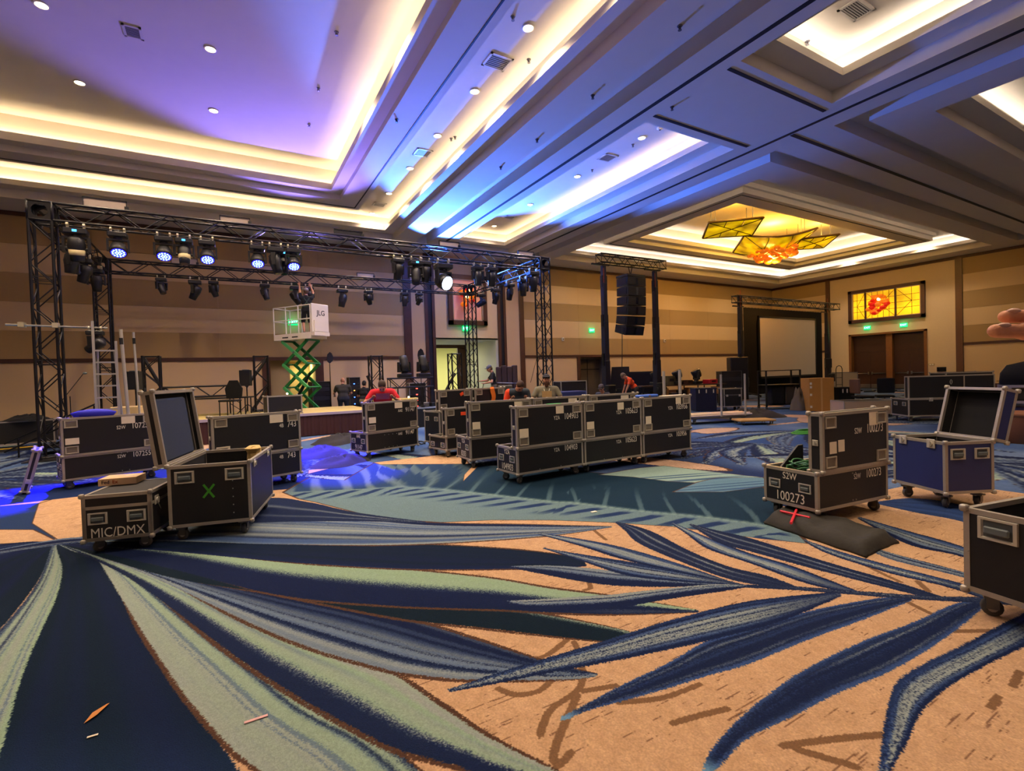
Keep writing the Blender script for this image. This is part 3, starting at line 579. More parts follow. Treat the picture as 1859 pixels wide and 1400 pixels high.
nr.poly([(-.9, 8.6), (-.6, 9.6), (-3, 9.6), (-3, -.2), (8.2, -.2), (8.2, 2.9), (5.6, 3.2), (4.6, 4.2), (2., 6.2), (1., 8.)], BE)
nr.poly([(-3, 7.2), (-1.7, 7.0), (-.3, 8.9), (-3, 9.6)], lambda X, Y: np.broadcast_to(C8(34,54,92), (*X.shape, 3)))
# big ribbed leaf behind the palm: light midrib and rim, dark slanting ribs
def HO(X, Y):
    M = resample(P_mid, 160); px = X.ravel(); py = Y.ravel(); best = np.full(px.shape, 9e9); bi = np.zeros(px.shape, int)
    for k in range(0, 160, 2):
        d = (px-M[k, 0])**2+(py-M[k, 1])**2; q = d < best; best[q] = d[q]; bi[q] = k
    t = M[np.minimum(bi+1, 159)]-M[np.maximum(bi-1, 0)]; t /= np.linalg.norm(t, axis=1, keepdims=True); sd = (px-M[bi, 0])*(-t[:, 1])+(py-M[bi, 1])*t[:, 0]
    d = np.sqrt(best); tt = M[np.minimum(bi+2, 159)]-M[np.maximum(bi-2, 0)]; sl = np.linalg.norm(tt, axis=1)/4; tt = tt/(4*sl[:, None]); s_ = (bi+((px-M[bi, 0])*tt[:, 0]+(py-M[bi, 1])*tt[:, 1])/sl)/160.; r = rng.random(px.shape)
    up = sd > 0; w1 = np.sin((s_*18+d*.9)*6.283+.6*np.sin(s_*40)); w2 = np.sin((s_*21+d*2.0)*6.283)
    lo = mixc(C8(98,122,130), C8(30,50,90), sstep(-.1, .75, w2)*sstep(.03, .12, d)*sstep(.62, .3, d)); hi = mixc(C8(22,46,66), C8(84,110,120), sstep(.78, 1., w1)*sstep(1.3, .2, d)*.7); hi = mixc(hi, C8(118,144,142), sstep(.16, .03, d+.05*r))
    lef = sstep(.45, .12, s_); hi = mixc(hi, mixc(C8(40,64,104), C8(92,112,126), sstep(-.2, .9, w1)), lef)
    c = np.where(up[:, None], hi, lo)*(.94+.12*r[:, None]); return c.reshape(*X.shape, 3).astype(np.float32)
nr.poly(P_hosta, cBR, .03); nr.poly(P_hosta, HO)
for P, c in ((P_pale1, C8(140,166,158)), (P_pale2, C8(92,126,146))): nr.poly(P, cBR, .025); nr.poly(P, lambda X, Y, c=c: mixc(np.broadcast_to(c, (*X.shape, 3)), C8(40, 66, 104), .8*sstep(.55, .8, noise1((X*.35+Y)*1.0+9, 14, 5))*(.4+.6*noise1(X+Y*.3+9, 2.3, 8))+.1*rng.random(X.shape)))
for P in (P_bg1, P_bg2, P_bg3, P_bg4, P_bg5, P_bg6, P_bg7): nr.poly(P, cBR, .04); nr.poly(P, BE)
for tw in TWIG: stroke(nr, tw, .026, C8(120,90,64))
for i, k in enumerate(['F12', 'F11', 'F10', 'F9', 'F8', 'F7', 'F6', 'F5', 'F4', 'F3', 'F2', 'F1', 'F0', 'U11', 'U10', 'U9', 'U8', 'U7', 'U6', 'U3', 'U2', 'U1', 'U4', 'U5', 'D4', 'D3', 'D2', 'D1', 'S']):
    A, B, st = LEAF[k]; leaf(nr, A, B, st, 17*i+3, .032 if k in ('F1', 'F2', 'F3', 'F4', 'F5', 'F6', 'F7') else .0)
# fan heart
leaf(nr, [(-2.2, 6.9), (-1.6, 7.0), (-1.2, 6.75)], [(-2.2, 6.8), (-1.6, 6.75), (-1.2, 6.7)], 'st', 5)
nr.a *= (.93+.14*rng.random((nr.h, nr.w, 1))).astype(np.float32)
def image(name, cv):
    im = bpy.data.images.new(name, cv.w, cv.h, alpha=True); px = np.ones((cv.h, cv.w, 4), np.float32); px[..., :3] = np.clip(cv.a, 0, 1)
    im.pixels.foreach_set(px.ravel()); im.update(); im.pack(); return im
im_n, im_f = image('carpet_weave_near', nr), image('carpet_weave', far)
m = bpy.data.materials.new('carpet'); m.use_nodes = True; nt = m.node_tree; b = nt.nodes['Principled BSDF']; N_ = nt.nodes.new; LK = nt.links.new
b.inputs['Roughness'].default_value = .95; b.inputs['Specular IOR Level'].default_value = .1; b.inputs['Sheen Weight'].default_value = .0
tc = N_('ShaderNodeTexCoord')
def img(im, cv):
    mp = N_('ShaderNodeMapping'); mp.vector_type = 'TEXTURE'; mp.inputs['Location'].default_value = (cv.x0, cv.y0, 0); mp.inputs['Scale'].default_value = (cv.w*cv.r, cv.h*cv.r, 1)
    t = N_('ShaderNodeTexImage'); t.image = im; t.extension = 'CLIP'; LK(tc.outputs['Object'], mp.inputs['Vector']); LK(mp.outputs[0], t.inputs['Vector']); return t
tn, tf = img(im_n, nr), img(im_f, far)
mx = N_('ShaderNodeMix'); mx.data_type = 'RGBA'; LK(tn.outputs['Alpha'], mx.inputs[0]); LK(tf.outputs['Color'], mx.inputs[6]); LK(tn.outputs['Color'], mx.inputs[7])
ns = N_('ShaderNodeTexNoise'); ns.inputs['Scale'].default_value = 160; ns.inputs['Detail'].default_value = 3; LK(tc.outputs['Object'], ns.inputs['Vector'])
hs = N_('ShaderNodeMix'); hs.data_type = 'RGBA'; hs.blend_type = 'MULTIPLY'; hs.inputs[0].default_value = .35; LK(mx.outputs[2], hs.inputs[6]); LK(ns.outputs['Color'], hs.inputs[7])
hb = N_('ShaderNodeBrightContrast'); hb.inputs['Bright'].default_value = .0; LK(mx.outputs[2], hb.inputs['Color'])
LK(hb.outputs[0], b.inputs['Base Color'])
bp = N_('ShaderNodeBump'); bp.inputs['Strength'].default_value = .5; bp.inputs['Distance'].default_value = .012; LK(ns.outputs['Fac'], bp.inputs['Height']); LK(bp.outputs['Normal'], b.inputs['Normal'])
floor = MB(); floor.add([(XL, YN, 0), (XR+.5, YN, 0), (XR+.5, 34, 0), (XL, 34, 0)], [(0, 1, 2, 3)]); floor = struct(floor.build('floor', m))

# ================================================================ TRUSS GOAL POSTS AND LIGHTS
BR = MB().tube((0, 0, 0), (0, 0, 1), 1, 6, cap=False).mesh('brace', M_blackm, True)
def bar(name, p, q, r, parent, me=None):
    p = Vector(p); q = Vector(q); d = q-p
    o = link(name, me or BR, parent); o.matrix_local = Matrix.Translation(p) @ d.to_track_quat('Z', 'Y').to_matrix().to_4x4() @ Matrix.Diagonal((r, r, d.length, 1)); return o
def truss_parts(root, L, w=.40, h=None, panel=.45, rc=.030, rb=.014, x0=0.):
    h = h or w; n = max(1, round(L/panel)); s = L/n
    for y in (-w/2, w/2):
        for z in (-h/2, h/2): bar('chord', (x0, y, z), (x0+L, y, z), rc, root)
    for k in range(n):
        a, b = x0+k*s+.02, x0+(k+1)*s-.02; f = k % 2
        for y in (-w/2, w/2): bar('brace', (a, y, -h/2 if f else h/2), (b, y, h/2 if f else -h/2), rb, root)
        for z in (-h/2, h/2): bar('brace', (a, -w/2 if f else w/2, z), (b, w/2 if f else -w/2, z), rb, root)
    for x in (x0+.02, x0+L-.02):
        mb = MB()
        for y in (-w/2, w/2): mb.tube((x, y, -h/2), (x, y, h/2), .014, 6)
        for z in (-h/2, h/2): mb.tube((x, -w/2, z), (x, w/2, z), .014, 6)
        mb.build('end_frame', M_blackm, root)
def truss(name, label, p, q, group=None, cat='truss', **k):
    p = Vector([float(c) for c in p]); q = Vector([float(c) for c in q]); d = (q-p)
    t = thing(name, label, cat, p, 0, group); x = d.normalized()
    up = Vector((0, 0, 1)) if abs(x.z) < .9 else Vector((0, 1, 0)); y = up.cross(x).normalized(); z = x.cross(y)
    t.rotation_euler = Matrix((x, y, z)).transposed().to_euler(); truss_parts(t, d.length, **k); return t
def corner_block(label, c, s=.42):
    t = thing('corner_block', label, 'truss corner', (c[0], c[1], c[2]-s/2)); f = MB(); a = s/2
    for i in (-a, a):
        for j in (-a, a): f.tube((i, j, 0), (i, j, s), .024, 8).tube((i, -a, a+j), (i, a, a+j), .024, 8).tube((-a, i, a+j), (a, i, a+j), .024, 8)
    f.build('frame', M_blackm, t, True)
    n = 20; pts = []
    for k in range(n):
        an = 2*PI*(k+.5)/n; m_ = max(abs(math.cos(an)), abs(math.sin(an))); pts.append((a*.98*math.cos(an)/m_, a*.98*math.sin(an)/m_, .145*math.cos(an), .145*math.sin(an)))
    vs = [(p[0], p[1], 0) for p in pts]+[(p[2], p[3], 0) for p in pts]+[(p[0], p[1], .008) for p in pts]+[(p[2], p[3], .008) for p in pts]
    fs = []
    for k in range(n):
        j = (k+1) % n; fs += [(k, j, n+j, n+k), (2*n+k, 3*n+k, 3*n+j, 2*n+j), (n+k, n+j, 3*n+j, 3*n+k), (k, 2*n+k, 2*n+j, j)]
    me = MB().add(vs, fs).mesh('side_plate', M_blackm)
    for loc, rot in (((0, -a, a), (PI/2, 0, 0)), ((0, a, a), (-PI/2, 0, 0)), ((-a, 0, a), (0, -PI/2, 0)), ((a, 0, a), (0, PI/2, 0)), ((0, 0, s), (0, 0, 0))): link('side_plate', me, t, loc, rot)
    return t
TX0, TX1, TYF, TYB, TZ = -3.56, 10.25, 15.22, 21.0, 5.7       # tower axes and the level of the horizontal trusses
towers = {}
for nm, x, y, lb in (('LF', TX0, TYF, 'black truss tower at the left, nearest the camera, with the light pipe clamped to it'), ('LB', TX0+.05, TYB, 'black truss tower at the left rear behind the aluminium ladder'),
                     ('RF', TX1, TYF, 'black truss tower at the right front behind the bearded man'), ('RB', TX1-.25, TYB, 'black truss tower at the right rear before the corridor opening')):
    t = truss('truss_tower', lb, (x, y, .05), (x, y, TZ-.21), rc=.034, rb=.015, panel=.5); towers[nm] = t
    MB().box(-.05, -.03, -.45, .45, -.45, .45).build('base_plate', M_black, t)
    for i in (-.2, .2):
        for j in (-.2, .2): MB().tube((-.03, i, j), (.0, i, j), .04).build('spigot', M_blackm, t)
    for z in (2.2, 4.1): MB().box(z-.06, z-.045, -.22, .22, -.22, -.19).box(z-.06, z-.045, -.22, .22, .19, .22).box(z+.045, z+.06, -.22, .22, -.22, -.19).box(z+.045, z+.06, -.22, .22, .19, .22).box(z-.06, z-.045, -.22, -.19, -.22, .22).box(z+.045, z+.06, -.22, -.19, -.22, .22).build('joint_frame', M_blackm, t)
    corner_block('square truss corner block with round holes on top of the '+{'LF': 'left front', 'LB': 'left rear', 'RF': 'right front', 'RB': 'right rear'}[nm]+' tower', (x, y, TZ))
truss('horizontal_truss', 'long black box truss across the front carrying the blue wash lights', (TX0+.21, TYF, TZ), (TX1-.21, TYF, TZ), panel=.55)
truss('horizontal_truss', 'long black box truss across the rear above the scissor lift', (TX0+.26, TYB, TZ), (TX1-.46, TYB, TZ), panel=.55)
truss('horizontal_truss', 'black side truss running back on the left from tower to tower', (TX0, TYF+.21, TZ), (TX0+.03, TYB-.21, TZ), panel=.5)
truss('horizontal_truss', 'blue-lit side truss running back on the right from tower to tower', (TX1, TYF+.21, TZ), (TX1-.22, TYB-.21, TZ), panel=.5)
# ---------------- moving heads
M_fix = mat('fixture_black', '17171b', .42); M_led = mat('led_blue', '2014c0', .3, emit='2010ff', es=1.6); M_lens = mat('lens_glass', '1a1c28', .08); M_cream = mat('lens_barrel_cream', 'c9b88a', .5)
M_ledcell = mat('led_cell', 'dfe8ff', .3, emit='a8e4ff', es=2.6); M_hot = mat('lens_hot_blue', 'e8f2ff', .3, emit='b0ccff', es=40.)
M_disp = mat('display_blue', '2090ff', .3, emit='38a0ff', es=5.)
def rotm(tilt, pan): return Matrix.Rotation(math.radians(pan), 4, 'Z') @ Matrix.Rotation(math.radians(tilt), 4, 'X')
def clamp(t, z=0., w=.13):
    for s in (-w, w):
        MB().lathe([(.034, -.02), (.045, -.02), (.045, .02), (.034, .02)], 10, (s, 0, z+.025), (1, 0, 0)).box(s-.018, s+.018, -.02, .02, z-.06, z-.015).build('clamp', mat('clamp_steel', 'd8d0b4', .35, .6), t)
def moving_head(label, loc, tilt, pan, kind='spot', sc=1., base_down=False, glow=None, cream=False, disp=False):
    "hangs from (or stands on) loc; tilt leans the head forward, pan turns it"
    t = thing('moving_head', label, 'stage light', loc); t.scale = (sc, sc, sc); u = 1 if base_down else -1
    if not base_down: clamp(t)
    z0 = -.06 if not base_down else 0
    b = MB().bbox(-.19, .19, -.14, .14, min(z0, z0+u*.12), max(z0, z0+u*.12), .02).build('base', M_fix, t)
    if disp: MB().box(-.035, .035, -.146, -.14, z0+u*.06-.02, z0+u*.06+.02).build('display', M_disp, b)
    R = Matrix.Rotation(math.radians(pan), 4, 'Z'); zc = z0+u*.40
    y = MB().tube((0, 0, z0+u*.12), (0, 0, z0+u*.16), .09, 12).box(-.2, .2, -.05, .05, min(z0+u*.16, z0+u*.2), max(z0+u*.16, z0+u*.2))
    for s in (-1, 1): y.prism([(-.055, z0+u*.16), (.055, z0+u*.16), (.04, zc+u*.06), (-.04, zc+u*.06)], s*.2-.022, s*.2+.022, 'x')
    yo = y.build('yoke', M_fix, t); yo.matrix_local = R
    H = Matrix.Translation((0, 0, zc)) @ R @ Matrix.Rotation(math.radians(tilt), 4, 'X')
    if kind == 'wash': pr = [(.06, .2), (.13, .17), (.16, .08), (.172, -.02), (.172, -.11), (.15, -.12)]
    else: pr = [(.09, .24), (.135, .2), (.15, .05), (.13, -.06), (.12, -.14), (.11, -.25), (.09, -.255)]
    hd = MB().lathe(pr, 16).build('head', M_fix, t, True); hd.matrix_local = H
    if kind == 'wash':
        MB().lathe([(.152, -.121), (.15, -.124)], 18).build('front_glass', M_led if glow == 'blue' else (M_hot if glow == 'hot' else M_lens), hd)
        if glow == 'blue':
            c = MB(); pts = [(0, 0)]+[(.055*math.cos(k*PI/3), .055*math.sin(k*PI/3)) for k in range(6)]+[(.112*math.cos(k*PI/6+.2), .112*math.sin(k*PI/6+.2)) for k in range(12)]
            for a, b_ in pts: c.lathe([(.022, -.124), (.02, -.13)], 7, (a, b_, 0))
            o = c.build('led_array', M_ledcell, hd); o['kind'] = 'stuff'
    else: MB().lathe([(.085, -.256), (.08, -.26)], 14).build('lens', M_lens, hd)
    if cream: MB().lathe([(.138, -.02), (.128, -.12), (.12, -.13)], 16).build('barrel_band', M_cream, hd, True)
    for s in (-1, 1): MB().tube((s*.13, 0, 0), (s*.18, 0, 0), .035, 10).build('pivot', M_fix, hd)
    return t
ZT = TZ-.285
# blue LED washes on the front truss
for k, (x, nm) in enumerate(((-2.17, 'first from left'), (-1.26, 'second from left'), (-.34, 'middle one'), (.82, 'fourth from left'), (1.72, 'rightmost, overlapping a dark spot'))):
    moving_head('glowing blue LED wash light under the front truss, '+nm, (x, 15.02, ZT), -32, 0 if k else 6, 'wash', 1.0, glow='blue')
moving_head('blinding blue-white wash light aimed at the camera from the front truss', (6.23, 15.02, ZT-.0), -66, 24, 'wash', 1.45, glow='hot')
for x, ti, pa, lb, kw in ((-2.94, 10, 0, 'dark moving head with cream barrel and blue display, left end of front truss', dict(cream=True, disp=True, sc=1.15)),
    (-.84, -14, 0, 'dark moving head with cream barrel between two blue washes, front truss', dict(cream=True, disp=True)),
    (1.27, -12, 70, 'black moving head turned sideways between the last two blue washes', dict(sc=1.1)),
    
    (4.72, 15, 30, 'black moving head, left of the cluster of three on the front truss', {}), (5.3, -15, -30, 'largest black moving head, middle of the cluster of three on the front truss', dict(disp=True, sc=1.15)),
    (5.62, 10, 20, 'black moving head, right of the cluster of three beside the bright light', {}), (7.48, 0, 0, 'black moving head, left of the pair before the right rear tower', dict(sc=1.0)), (8.02, 5, 15, 'black moving head, right of the pair before the right rear tower', dict(sc=1.0)), (9.72, 10, -30, 'black moving head beside the right front tower block', dict(sc=1.1))):
    moving_head(lb, (x, 15.02, ZT), ti, pa, 'spot', **kw)
moving_head('dark moving head with blue display just left of the rightmost blue wash', (1.5, 15.42, ZT), -14, 0, disp=True)
# rear truss
for k, (x, ti, pa, s) in enumerate(((-1.87, -25, 40, .85), (-.89, 25, 70, 1.05), (-.32, 25, -45, .85), (1.34, -20, 60, .9), (2.42, -30, 80, 1.1), (2.9, 10, 0, .9), (4.17, 12, 70, 1.1), (5.23, 30, -40, .9), (6.78, 5, 0, .9), (7.44, 40, 20, .8))):
    moving_head('small black moving head hanging from the rear truss, %s from left' % ['first', 'second', 'third', 'fourth', 'fifth', 'sixth, by the man', 'seventh', 'eighth', 'ninth', 'tenth'][k], (x, 20.8, ZT), ti, pa, 'spot', s)
for k, (y, ti, pa) in enumerate(((20.0, 60, 60), (18.6, 20, 30), (17.4, 10, 80), (16.35, 0, 0))):
    moving_head('black moving head under the blue-lit right side truss, %s from the rear' % ['first', 'second', 'third', 'fourth'][k], (TX1-.15, y, ZT), ti, pa, 'spot', 1.0)
for k, (y, ti, pa) in enumerate(((19.9, 10, 0), (18.4, 20, 60), (17.0, 5, 90))):
    moving_head('black moving head bunched under the left side truss, %s from the rear' % ['first', 'second', 'third'][k], (TX0+.1, y, ZT), ti, pa, 'spot', 1.05)
# flat panel lights lying on top of the trusses, seen as framed rectangles
for k, (p, Y, wd, hh, dark) in enumerate((((192, 388), 15.2, .42, .26, 0), ((427, 412), 15.2, .36, .2, 0), ((633, 437), 15.2, .42, .2, 1), ((816, 463), 15.2, .36, .22, 0), ((955, 474), 15.2, .34, .2, 0), ((336, 502), 21., .4, .25, 0), ((487, 503), 21., .4, .2, 0), ((664, 512), 21., .36, .2, 0))):
    x = PY(*p, Y)[0]
    t = thing('strobe_panel', ['left of two pale framed panels on the front truss', 'right of two pale framed panels on the front truss', 'black louvred box light lying on the front truss', 'framed panel glowing blue above the bright wash light', 'framed panel beside the right front corner block', 'framed panel on the rear truss, leftmost', 'framed panel on the rear truss, behind the tilted dark light', 'framed panel on the rear truss, rightmost'][k], 'panel light', (x, Y, TZ+.225))
    f = MB(); e = .02
    for a in ((-wd, wd, 0, e), (-wd, wd, hh-e, hh), (-wd, -wd+e, 0, hh), (wd-e, wd, 0, hh)): f.box(a[0], a[1], -.03, .03, a[2], a[3])
    f.build('frame', M_fix, t)
    MB().box(-wd+e, wd-e, -.01, .02, e, hh-e).build('pane', M_fix if dark else mat('panel_pane', 'b7a79c', .35), t)
    MB().box(wd-.05, wd+.03, -.05, .05, -.0, .12).build('bracket', M_fix, t)
# pipe with a hanging head on the left front tower
t = thing('light_pipe', 'thin steel pipe clamped across the left front tower', 'pipe', (TX0-.62, 14.9, 3.08))
MB().tube((0, 0, 0), (1.75, 0, -.04), .024, 10).build('tube', M_chrome, t)
for x in (.25, .82): MB().box(x-.05, x+.05, -.04, .16, -.05, .06).build('clamp', mat('clamp_steel', 'b8b2a0'), t)
moving_head('black moving head hanging from the steel pipe at the left front tower', (TX0+.9, 14.9, 3.02), 60, 60, 'spot', .85)
# haze of cables taped along the side trusses
def cable(label, pts, r, m, name='cable', group=None, cat='cable'):
    return tag(MB().path(pts, r, 6).build(name, m, None, True), label, cat, group)
# ---------------- line array tower
def lift_tower(x, y, h, label, lean=0.):
    t = thing('tower_lift', label, 'tower lift', (x, y, 0)); cols = [(.13, 0, 2.1), (.115, 1.9, 3.7), (.10, 3.5, 5.3), (.085, 5.1, h)]
    for i, (w_, a, b_) in enumerate(cols):
        MB().bbox(-w_, w_, -w_, w_, a+(.1 if i == 0 else 0), min(b_, h), .012).build('mast_section', mat('mast_navy', '1a1a2c', .4, .2), t)
        if i: MB().box(-w_-.05, -w_+.0, -.06, .06, a, a+.5).box(w_-.0, w_+.05, -.06, .06, a-.1, a+.5).build('guide_bracket', M_blackm, t)
    MB().box(-.088, -.04, -.089, -.085, 4.6, 5.9).build('red_stripe', mat('mast_red', '7a1d1c', .4), t)
    for a in (45, 135, 225, 315):
        c, s = math.cos(math.radians(a)), math.sin(math.radians(a)); MB().tube((.1*c, .1*s, .28), (.95*c, .95*s, .1), .035, 8).tube((.95*c, .95*s, 0), (.95*c, .95*s, .12), .05, 8).build('outrigger', M_blackm, t)
    MB().bbox(-.2, .2, -.35, -.12, .6, 1.1, .02).tube((-.3, -.24, .85), (.3, -.24, .85), .05, 10).build('winch', M_black, t)
    MB().box(-.6, .3, -.04, .04, h, h+.06).build('head_fork', M_blackm, t)
    return t
pL = G(1095, 481, 6.05); pR = G(1188, 491, 6.05)
lift_tower(pL[0], pL[1], 6.02, 'left black lift tower carrying the line array truss'); lift_tower(pR[0], pR[1], 6.02, 'right black lift tower carrying the line array truss')
dv = Vector((pR[0]-pL[0], pR[1]-pL[1], 0)).normalized(); a0 = Vector((pL[0], pL[1], 6.3))-dv*.25; a1 = Vector((pR[0], pR[1], 6.3))+dv*.55
truss('horizontal_truss', 'short black truss between two lift towers holding the line array', a0, a1, panel=.4, w=.35)
am = G(1160, 497, 5.7); yawA = 0.
ex = Vector((pL[0], pL[1], 0))+dv*((Vector((am[0]-pL[0], am[1]-pL[1], 0))).dot(dv))
fly = thing('rigging_frame', 'black flying frame and V strap above the line array', 'rigging', (ex.x, ex.y, 5.62), yawA)
MB().box(-.5, .5, -.35, .35, 0, .09).build('grid', M_black, fly); MB().tube((-.12, 0, .5), (0, 0, .1), .02, 6).build('strap', M_rubber, fly); MB().tube((.12, 0, .5), (0, 0, .1), .02, 6).build('strap', M_rubber, fly)
zc, yo, ti = 5.6, 0., 0.
for k in range(6):
    ti = [0, 1, 2, 5, 10, 15][k]; hgt = .385
    t = thing('array_speaker', 'black line array speaker, %s from the top of the hanging column' % ['first', 'second', 'third', 'fourth', 'fifth', 'sixth'][k], 'speaker', (ex.x, ex.y, zc), yawA, 'line array speakers')
    B = MB().prism([(-.36, -.004), (.3, -.03), (.3, -hgt+.03), (-.36, -hgt+.004)], -.52, .52, 'x').build('cabinet', M_black, t)
    MB().box(-.5, .5, -.375, -.36, -hgt+.04, -.04).build('grille', mat('speaker_grille', '1c1c24', .55, .3, var=.4, scale=220), t)
    MB().box(-.06, .06, -.382, -.375, -hgt+.05, -.05).build('horn', M_lens, t)
    for s in (-.53, .53): MB().box(s-.012, s+.012, -.3, .2, -hgt+.06, -.06).build('side_plate', M_blackm, t)
    t.rotation_euler = (math.radians(ti), 0, math.radians(yawA)); t.location = (ex.x-yo*math.sin(math.radians(yawA))*-1, ex.y-yo*math.cos(math.radians(yawA))*-1, zc)
    zc -= hgt*math.cos(math.radians(ti))+.012; yo += hgt*math.sin(math.radians(ti))
cable('black cable hanging from the line array to the floor', [(ex.x-.55, ex.y, 3.5), (ex.x-.6, ex.y, 2.2), (ex.x-.68, ex.y, .9), (ex.x-.6, ex.y-.1, .02)], .018, M_rubber)
# ---------------- screen
SY = 17.0
t = thing('projection_screen', 'large blank projection screen framed in black drape', 'screen', (28.85, SY, 0))
MB().box(-2.85, 2.75, -.1, -.07, 1.12, 4.45).build('screen_surface', mat('screen_white', 'bdb5a8', .9), t)
f = MB()
for a in ((-2.95, 2.85, 4.45, 4.55), (-2.95, 2.85, 1.0, 1.12), (-2.95, -2.85, 1.0, 4.55), (2.75, 2.85, 1.0, 4.55)): f.box(a[0], a[1], -.12, -.04, a[2], a[3])
f.build('frame', M_black, t); MB().tube((0, -.11, 1.06), (0, -.125, 1.06), .03, 8).build('badge', M_chrome, t)
M_drape = mat('black_drape', '0c0c0f', .95, bump=.2, scale=30)
dr_ = MB()
def pleats(mb, x0, x1, z0, z1, n, amp, y):
    for k in range(n):
        a, b_ = x0+(x1-x0)*k/n, x0+(x1-x0)*(k+1)/n; s = amp if k % 2 else -amp
        mb.add([(a, y-s, z0), (b_, y+s, z0), (b_, y+s, z1), (a, y-s, z1)], [(0, 1, 2, 3)])
pleats(dr_, -3.95, 3.95, .12, 5.0, 54, .05, .1)
o = dr_.build('drape', M_drape, t, fix=False)
lift_tower(24.55, SY+.1, 5.0, 'left lift tower of the projection screen rig'); lift_tower(33.35, SY+.1, 5.0, 'right lift tower of the projection screen rig')
truss('horizontal_truss', 'black truss bridging the projection screen towers', (24.1, SY+.1, 5.42), (34.6, SY+.1, 5.42), panel=.5, w=.36)
# ================================================================ FLIGHT CASES
M_dish = mat('dish_steel', 'b0a898', .45, .35, var=.15, scale=40); M_dishin = mat('dish_inner', '7c7466', .5, .3); M_grip = mat('grip_grey', '5c666a', .6)
CORN = MB().bbox(-.022, .022, -.022, .022, -.022, .022, .009).mesh('corner', M_alu, True)
def wheel_me(): return MB().lathe([(.02, -.02), (.05, -.02), (.055, -.012), (.055, .012), (.05, .02), (.02, .02)], 14, (0, 0, 0), (1, 0, 0)).mesh('wheel', mat('caster_grey', '4a4a4a', .6), True)
WHEEL = wheel_me(); HUB = MB().lathe([(.026, -.024), (.026, .024)], 10, (0, 0, 0), (1, 0, 0)).mesh('hub', M_alu)
FORK = MB().box(-.05, .05, -.045, .045, .12, .135).box(-.034, -.028, -.03, .03, .05, .122).box(.028, .034, -.03, .03, .05, .122).mesh('caster', mat('caster_zinc', '6c6a66', .4, .8))
def dish_mesh():
    mb = MB(); a, b_ = .085, .06
    pts = lambda s, z: [(-a*s, -b_*s, z), (a*s, -b_*s, z), (a*s, b_*s, z), (-a*s, b_*s, z)]
    v = pts(1, 0)+pts(.97, .012)+pts(.80, .012)+pts(.72, .003); f = []
    for k in range(3):
        for j in range(4): f.append((k*4+j, k*4+(j+1) % 4, k*4+4+(j+1) % 4, k*4+4+j))
    mb.add(v, f); mb.cur = 1; mb.add(pts(.72, .003), [(0, 1, 2, 3)]); return mb
DISH = dish_mesh().mesh('dish', [M_dish, M_dishin], fix=False)                       # caster cup, faces +z
HAND = dish_mesh().mesh('handle', [mat('handle_zinc', 'c8c4b8', .4, .4), mat('handle_recess', '4a5052', .6)], fix=False); GRIP = MB().bbox(-.054, .054, -.024, .016, .006, .024, .006).mesh('grip', M_grip)
LATCH = MB().bbox(-.05, .05, -.05, .05, 0, .012, .004).lathe([(.03, .012), (.028, .022)], 10).box(-.008, .008, -.03, .03, .02, .032).mesh('latch', mat('handle_zinc', 'a8a49a'))
FRONT = Matrix.Rotation(PI/2, 4, 'X')            # +z of a plate turned to the case's -y side
LEFT = Matrix.Rotation(-PI/2, 4, 'Z') @ FRONT     # ... to the -x side
RIGHT = Matrix.Rotation(PI/2, 4, 'Z') @ FRONT
def edges(x0, x1, y0, y1, z0, z1, s=.032, p=.004, top=True):
    mb = MB(); X, Y, Z = (x0-p, x1+p), (y0-p, y1+p), (z0-p, z1+p)
    for a in (0, 1):
        for b in (0, 1):
            ya = (Y[0], Y[0]+s) if a == 0 else (Y[1]-s, Y[1]); zb = (Z[0], Z[0]+s) if b == 0 else (Z[1]-s, Z[1]); xa = (X[0], X[0]+s) if a == 0 else (X[1]-s, X[1]); yb = (Y[0], Y[0]+s) if b == 0 else (Y[1]-s, Y[1])
            mb.box(X[0]+s, X[1]-s, *ya, *zb); mb.box(*xa, Y[0]+s, Y[1]-s, *zb); mb.box(*xa, *yb, *Z)
    return mb
def shell(x0, x1, y0, y1, z0, z1, open_side, t=.012, m=None):
    mb = MB(); D = {'-z': (x0, x1, y0, y1, z0, z0+t), '+z': (x0, x1, y0, y1, z1-t, z1), '-y': (x0, x1, y0, y0+t, z0, z1), '+y': (x0, x1, y1-t, y1, z0, z1), '-x': (x0, x0+t, y0, y1, z0, z1), '+x': (x1-t, x1, y0, y1, z0, z1)}
    for k, v in D.items():
        if k != open_side: mb.box(*v)
    mb.cur = 1; i = t+.001
    D2 = {'-z': (x0+i, x1-i, y0+i, y1-i, z0+t, z0+t+.01), '+z': (x0+i, x1-i, y0+i, y1-i, z1-t-.01, z1-t), '-y': (x0+i, x1-i, y0+t, y0+t+.01, z0+i, z1-i), '+y': (x0+i, x1-i, y1-t-.01, y1-t, z0+i, z1-i), '-x': (x0+t, x0+t+.01, y0+i, y1-i, z0+i, z1-i), '+x': (x1-t-.01, x1-t, y0+i, y1-i, z0+i, z1-i)}
    for k, v in D2.items():
        if k != open_side and open_side: mb.box(*v)
    return mb.mesh('shell', [m or M_lam, M_foam])
def place(name, me, parent, M, sc=1.): return link(name, me, parent, mtx=M @ Matrix.Diagonal((sc, sc, sc, 1)))
def corners(parent, x0, x1, y0, y1, z0, z1):
    for x in (x0, x1):
        for y in (y0, y1):
            for z in (z0, z1): link('corner', CORN, parent, (x, y, z))
def casters(t, L, D):
    for x in (.09, L-.09):
        for y in (.09, D-.09):
            a = random.uniform(0, 360); c = link('caster', FORK, t, (x, y, 0), (0, 0, math.radians(a))); link('wheel', WHEEL, c, (0, 0, .055)); link('hub', HUB, c, (0, 0, .055))
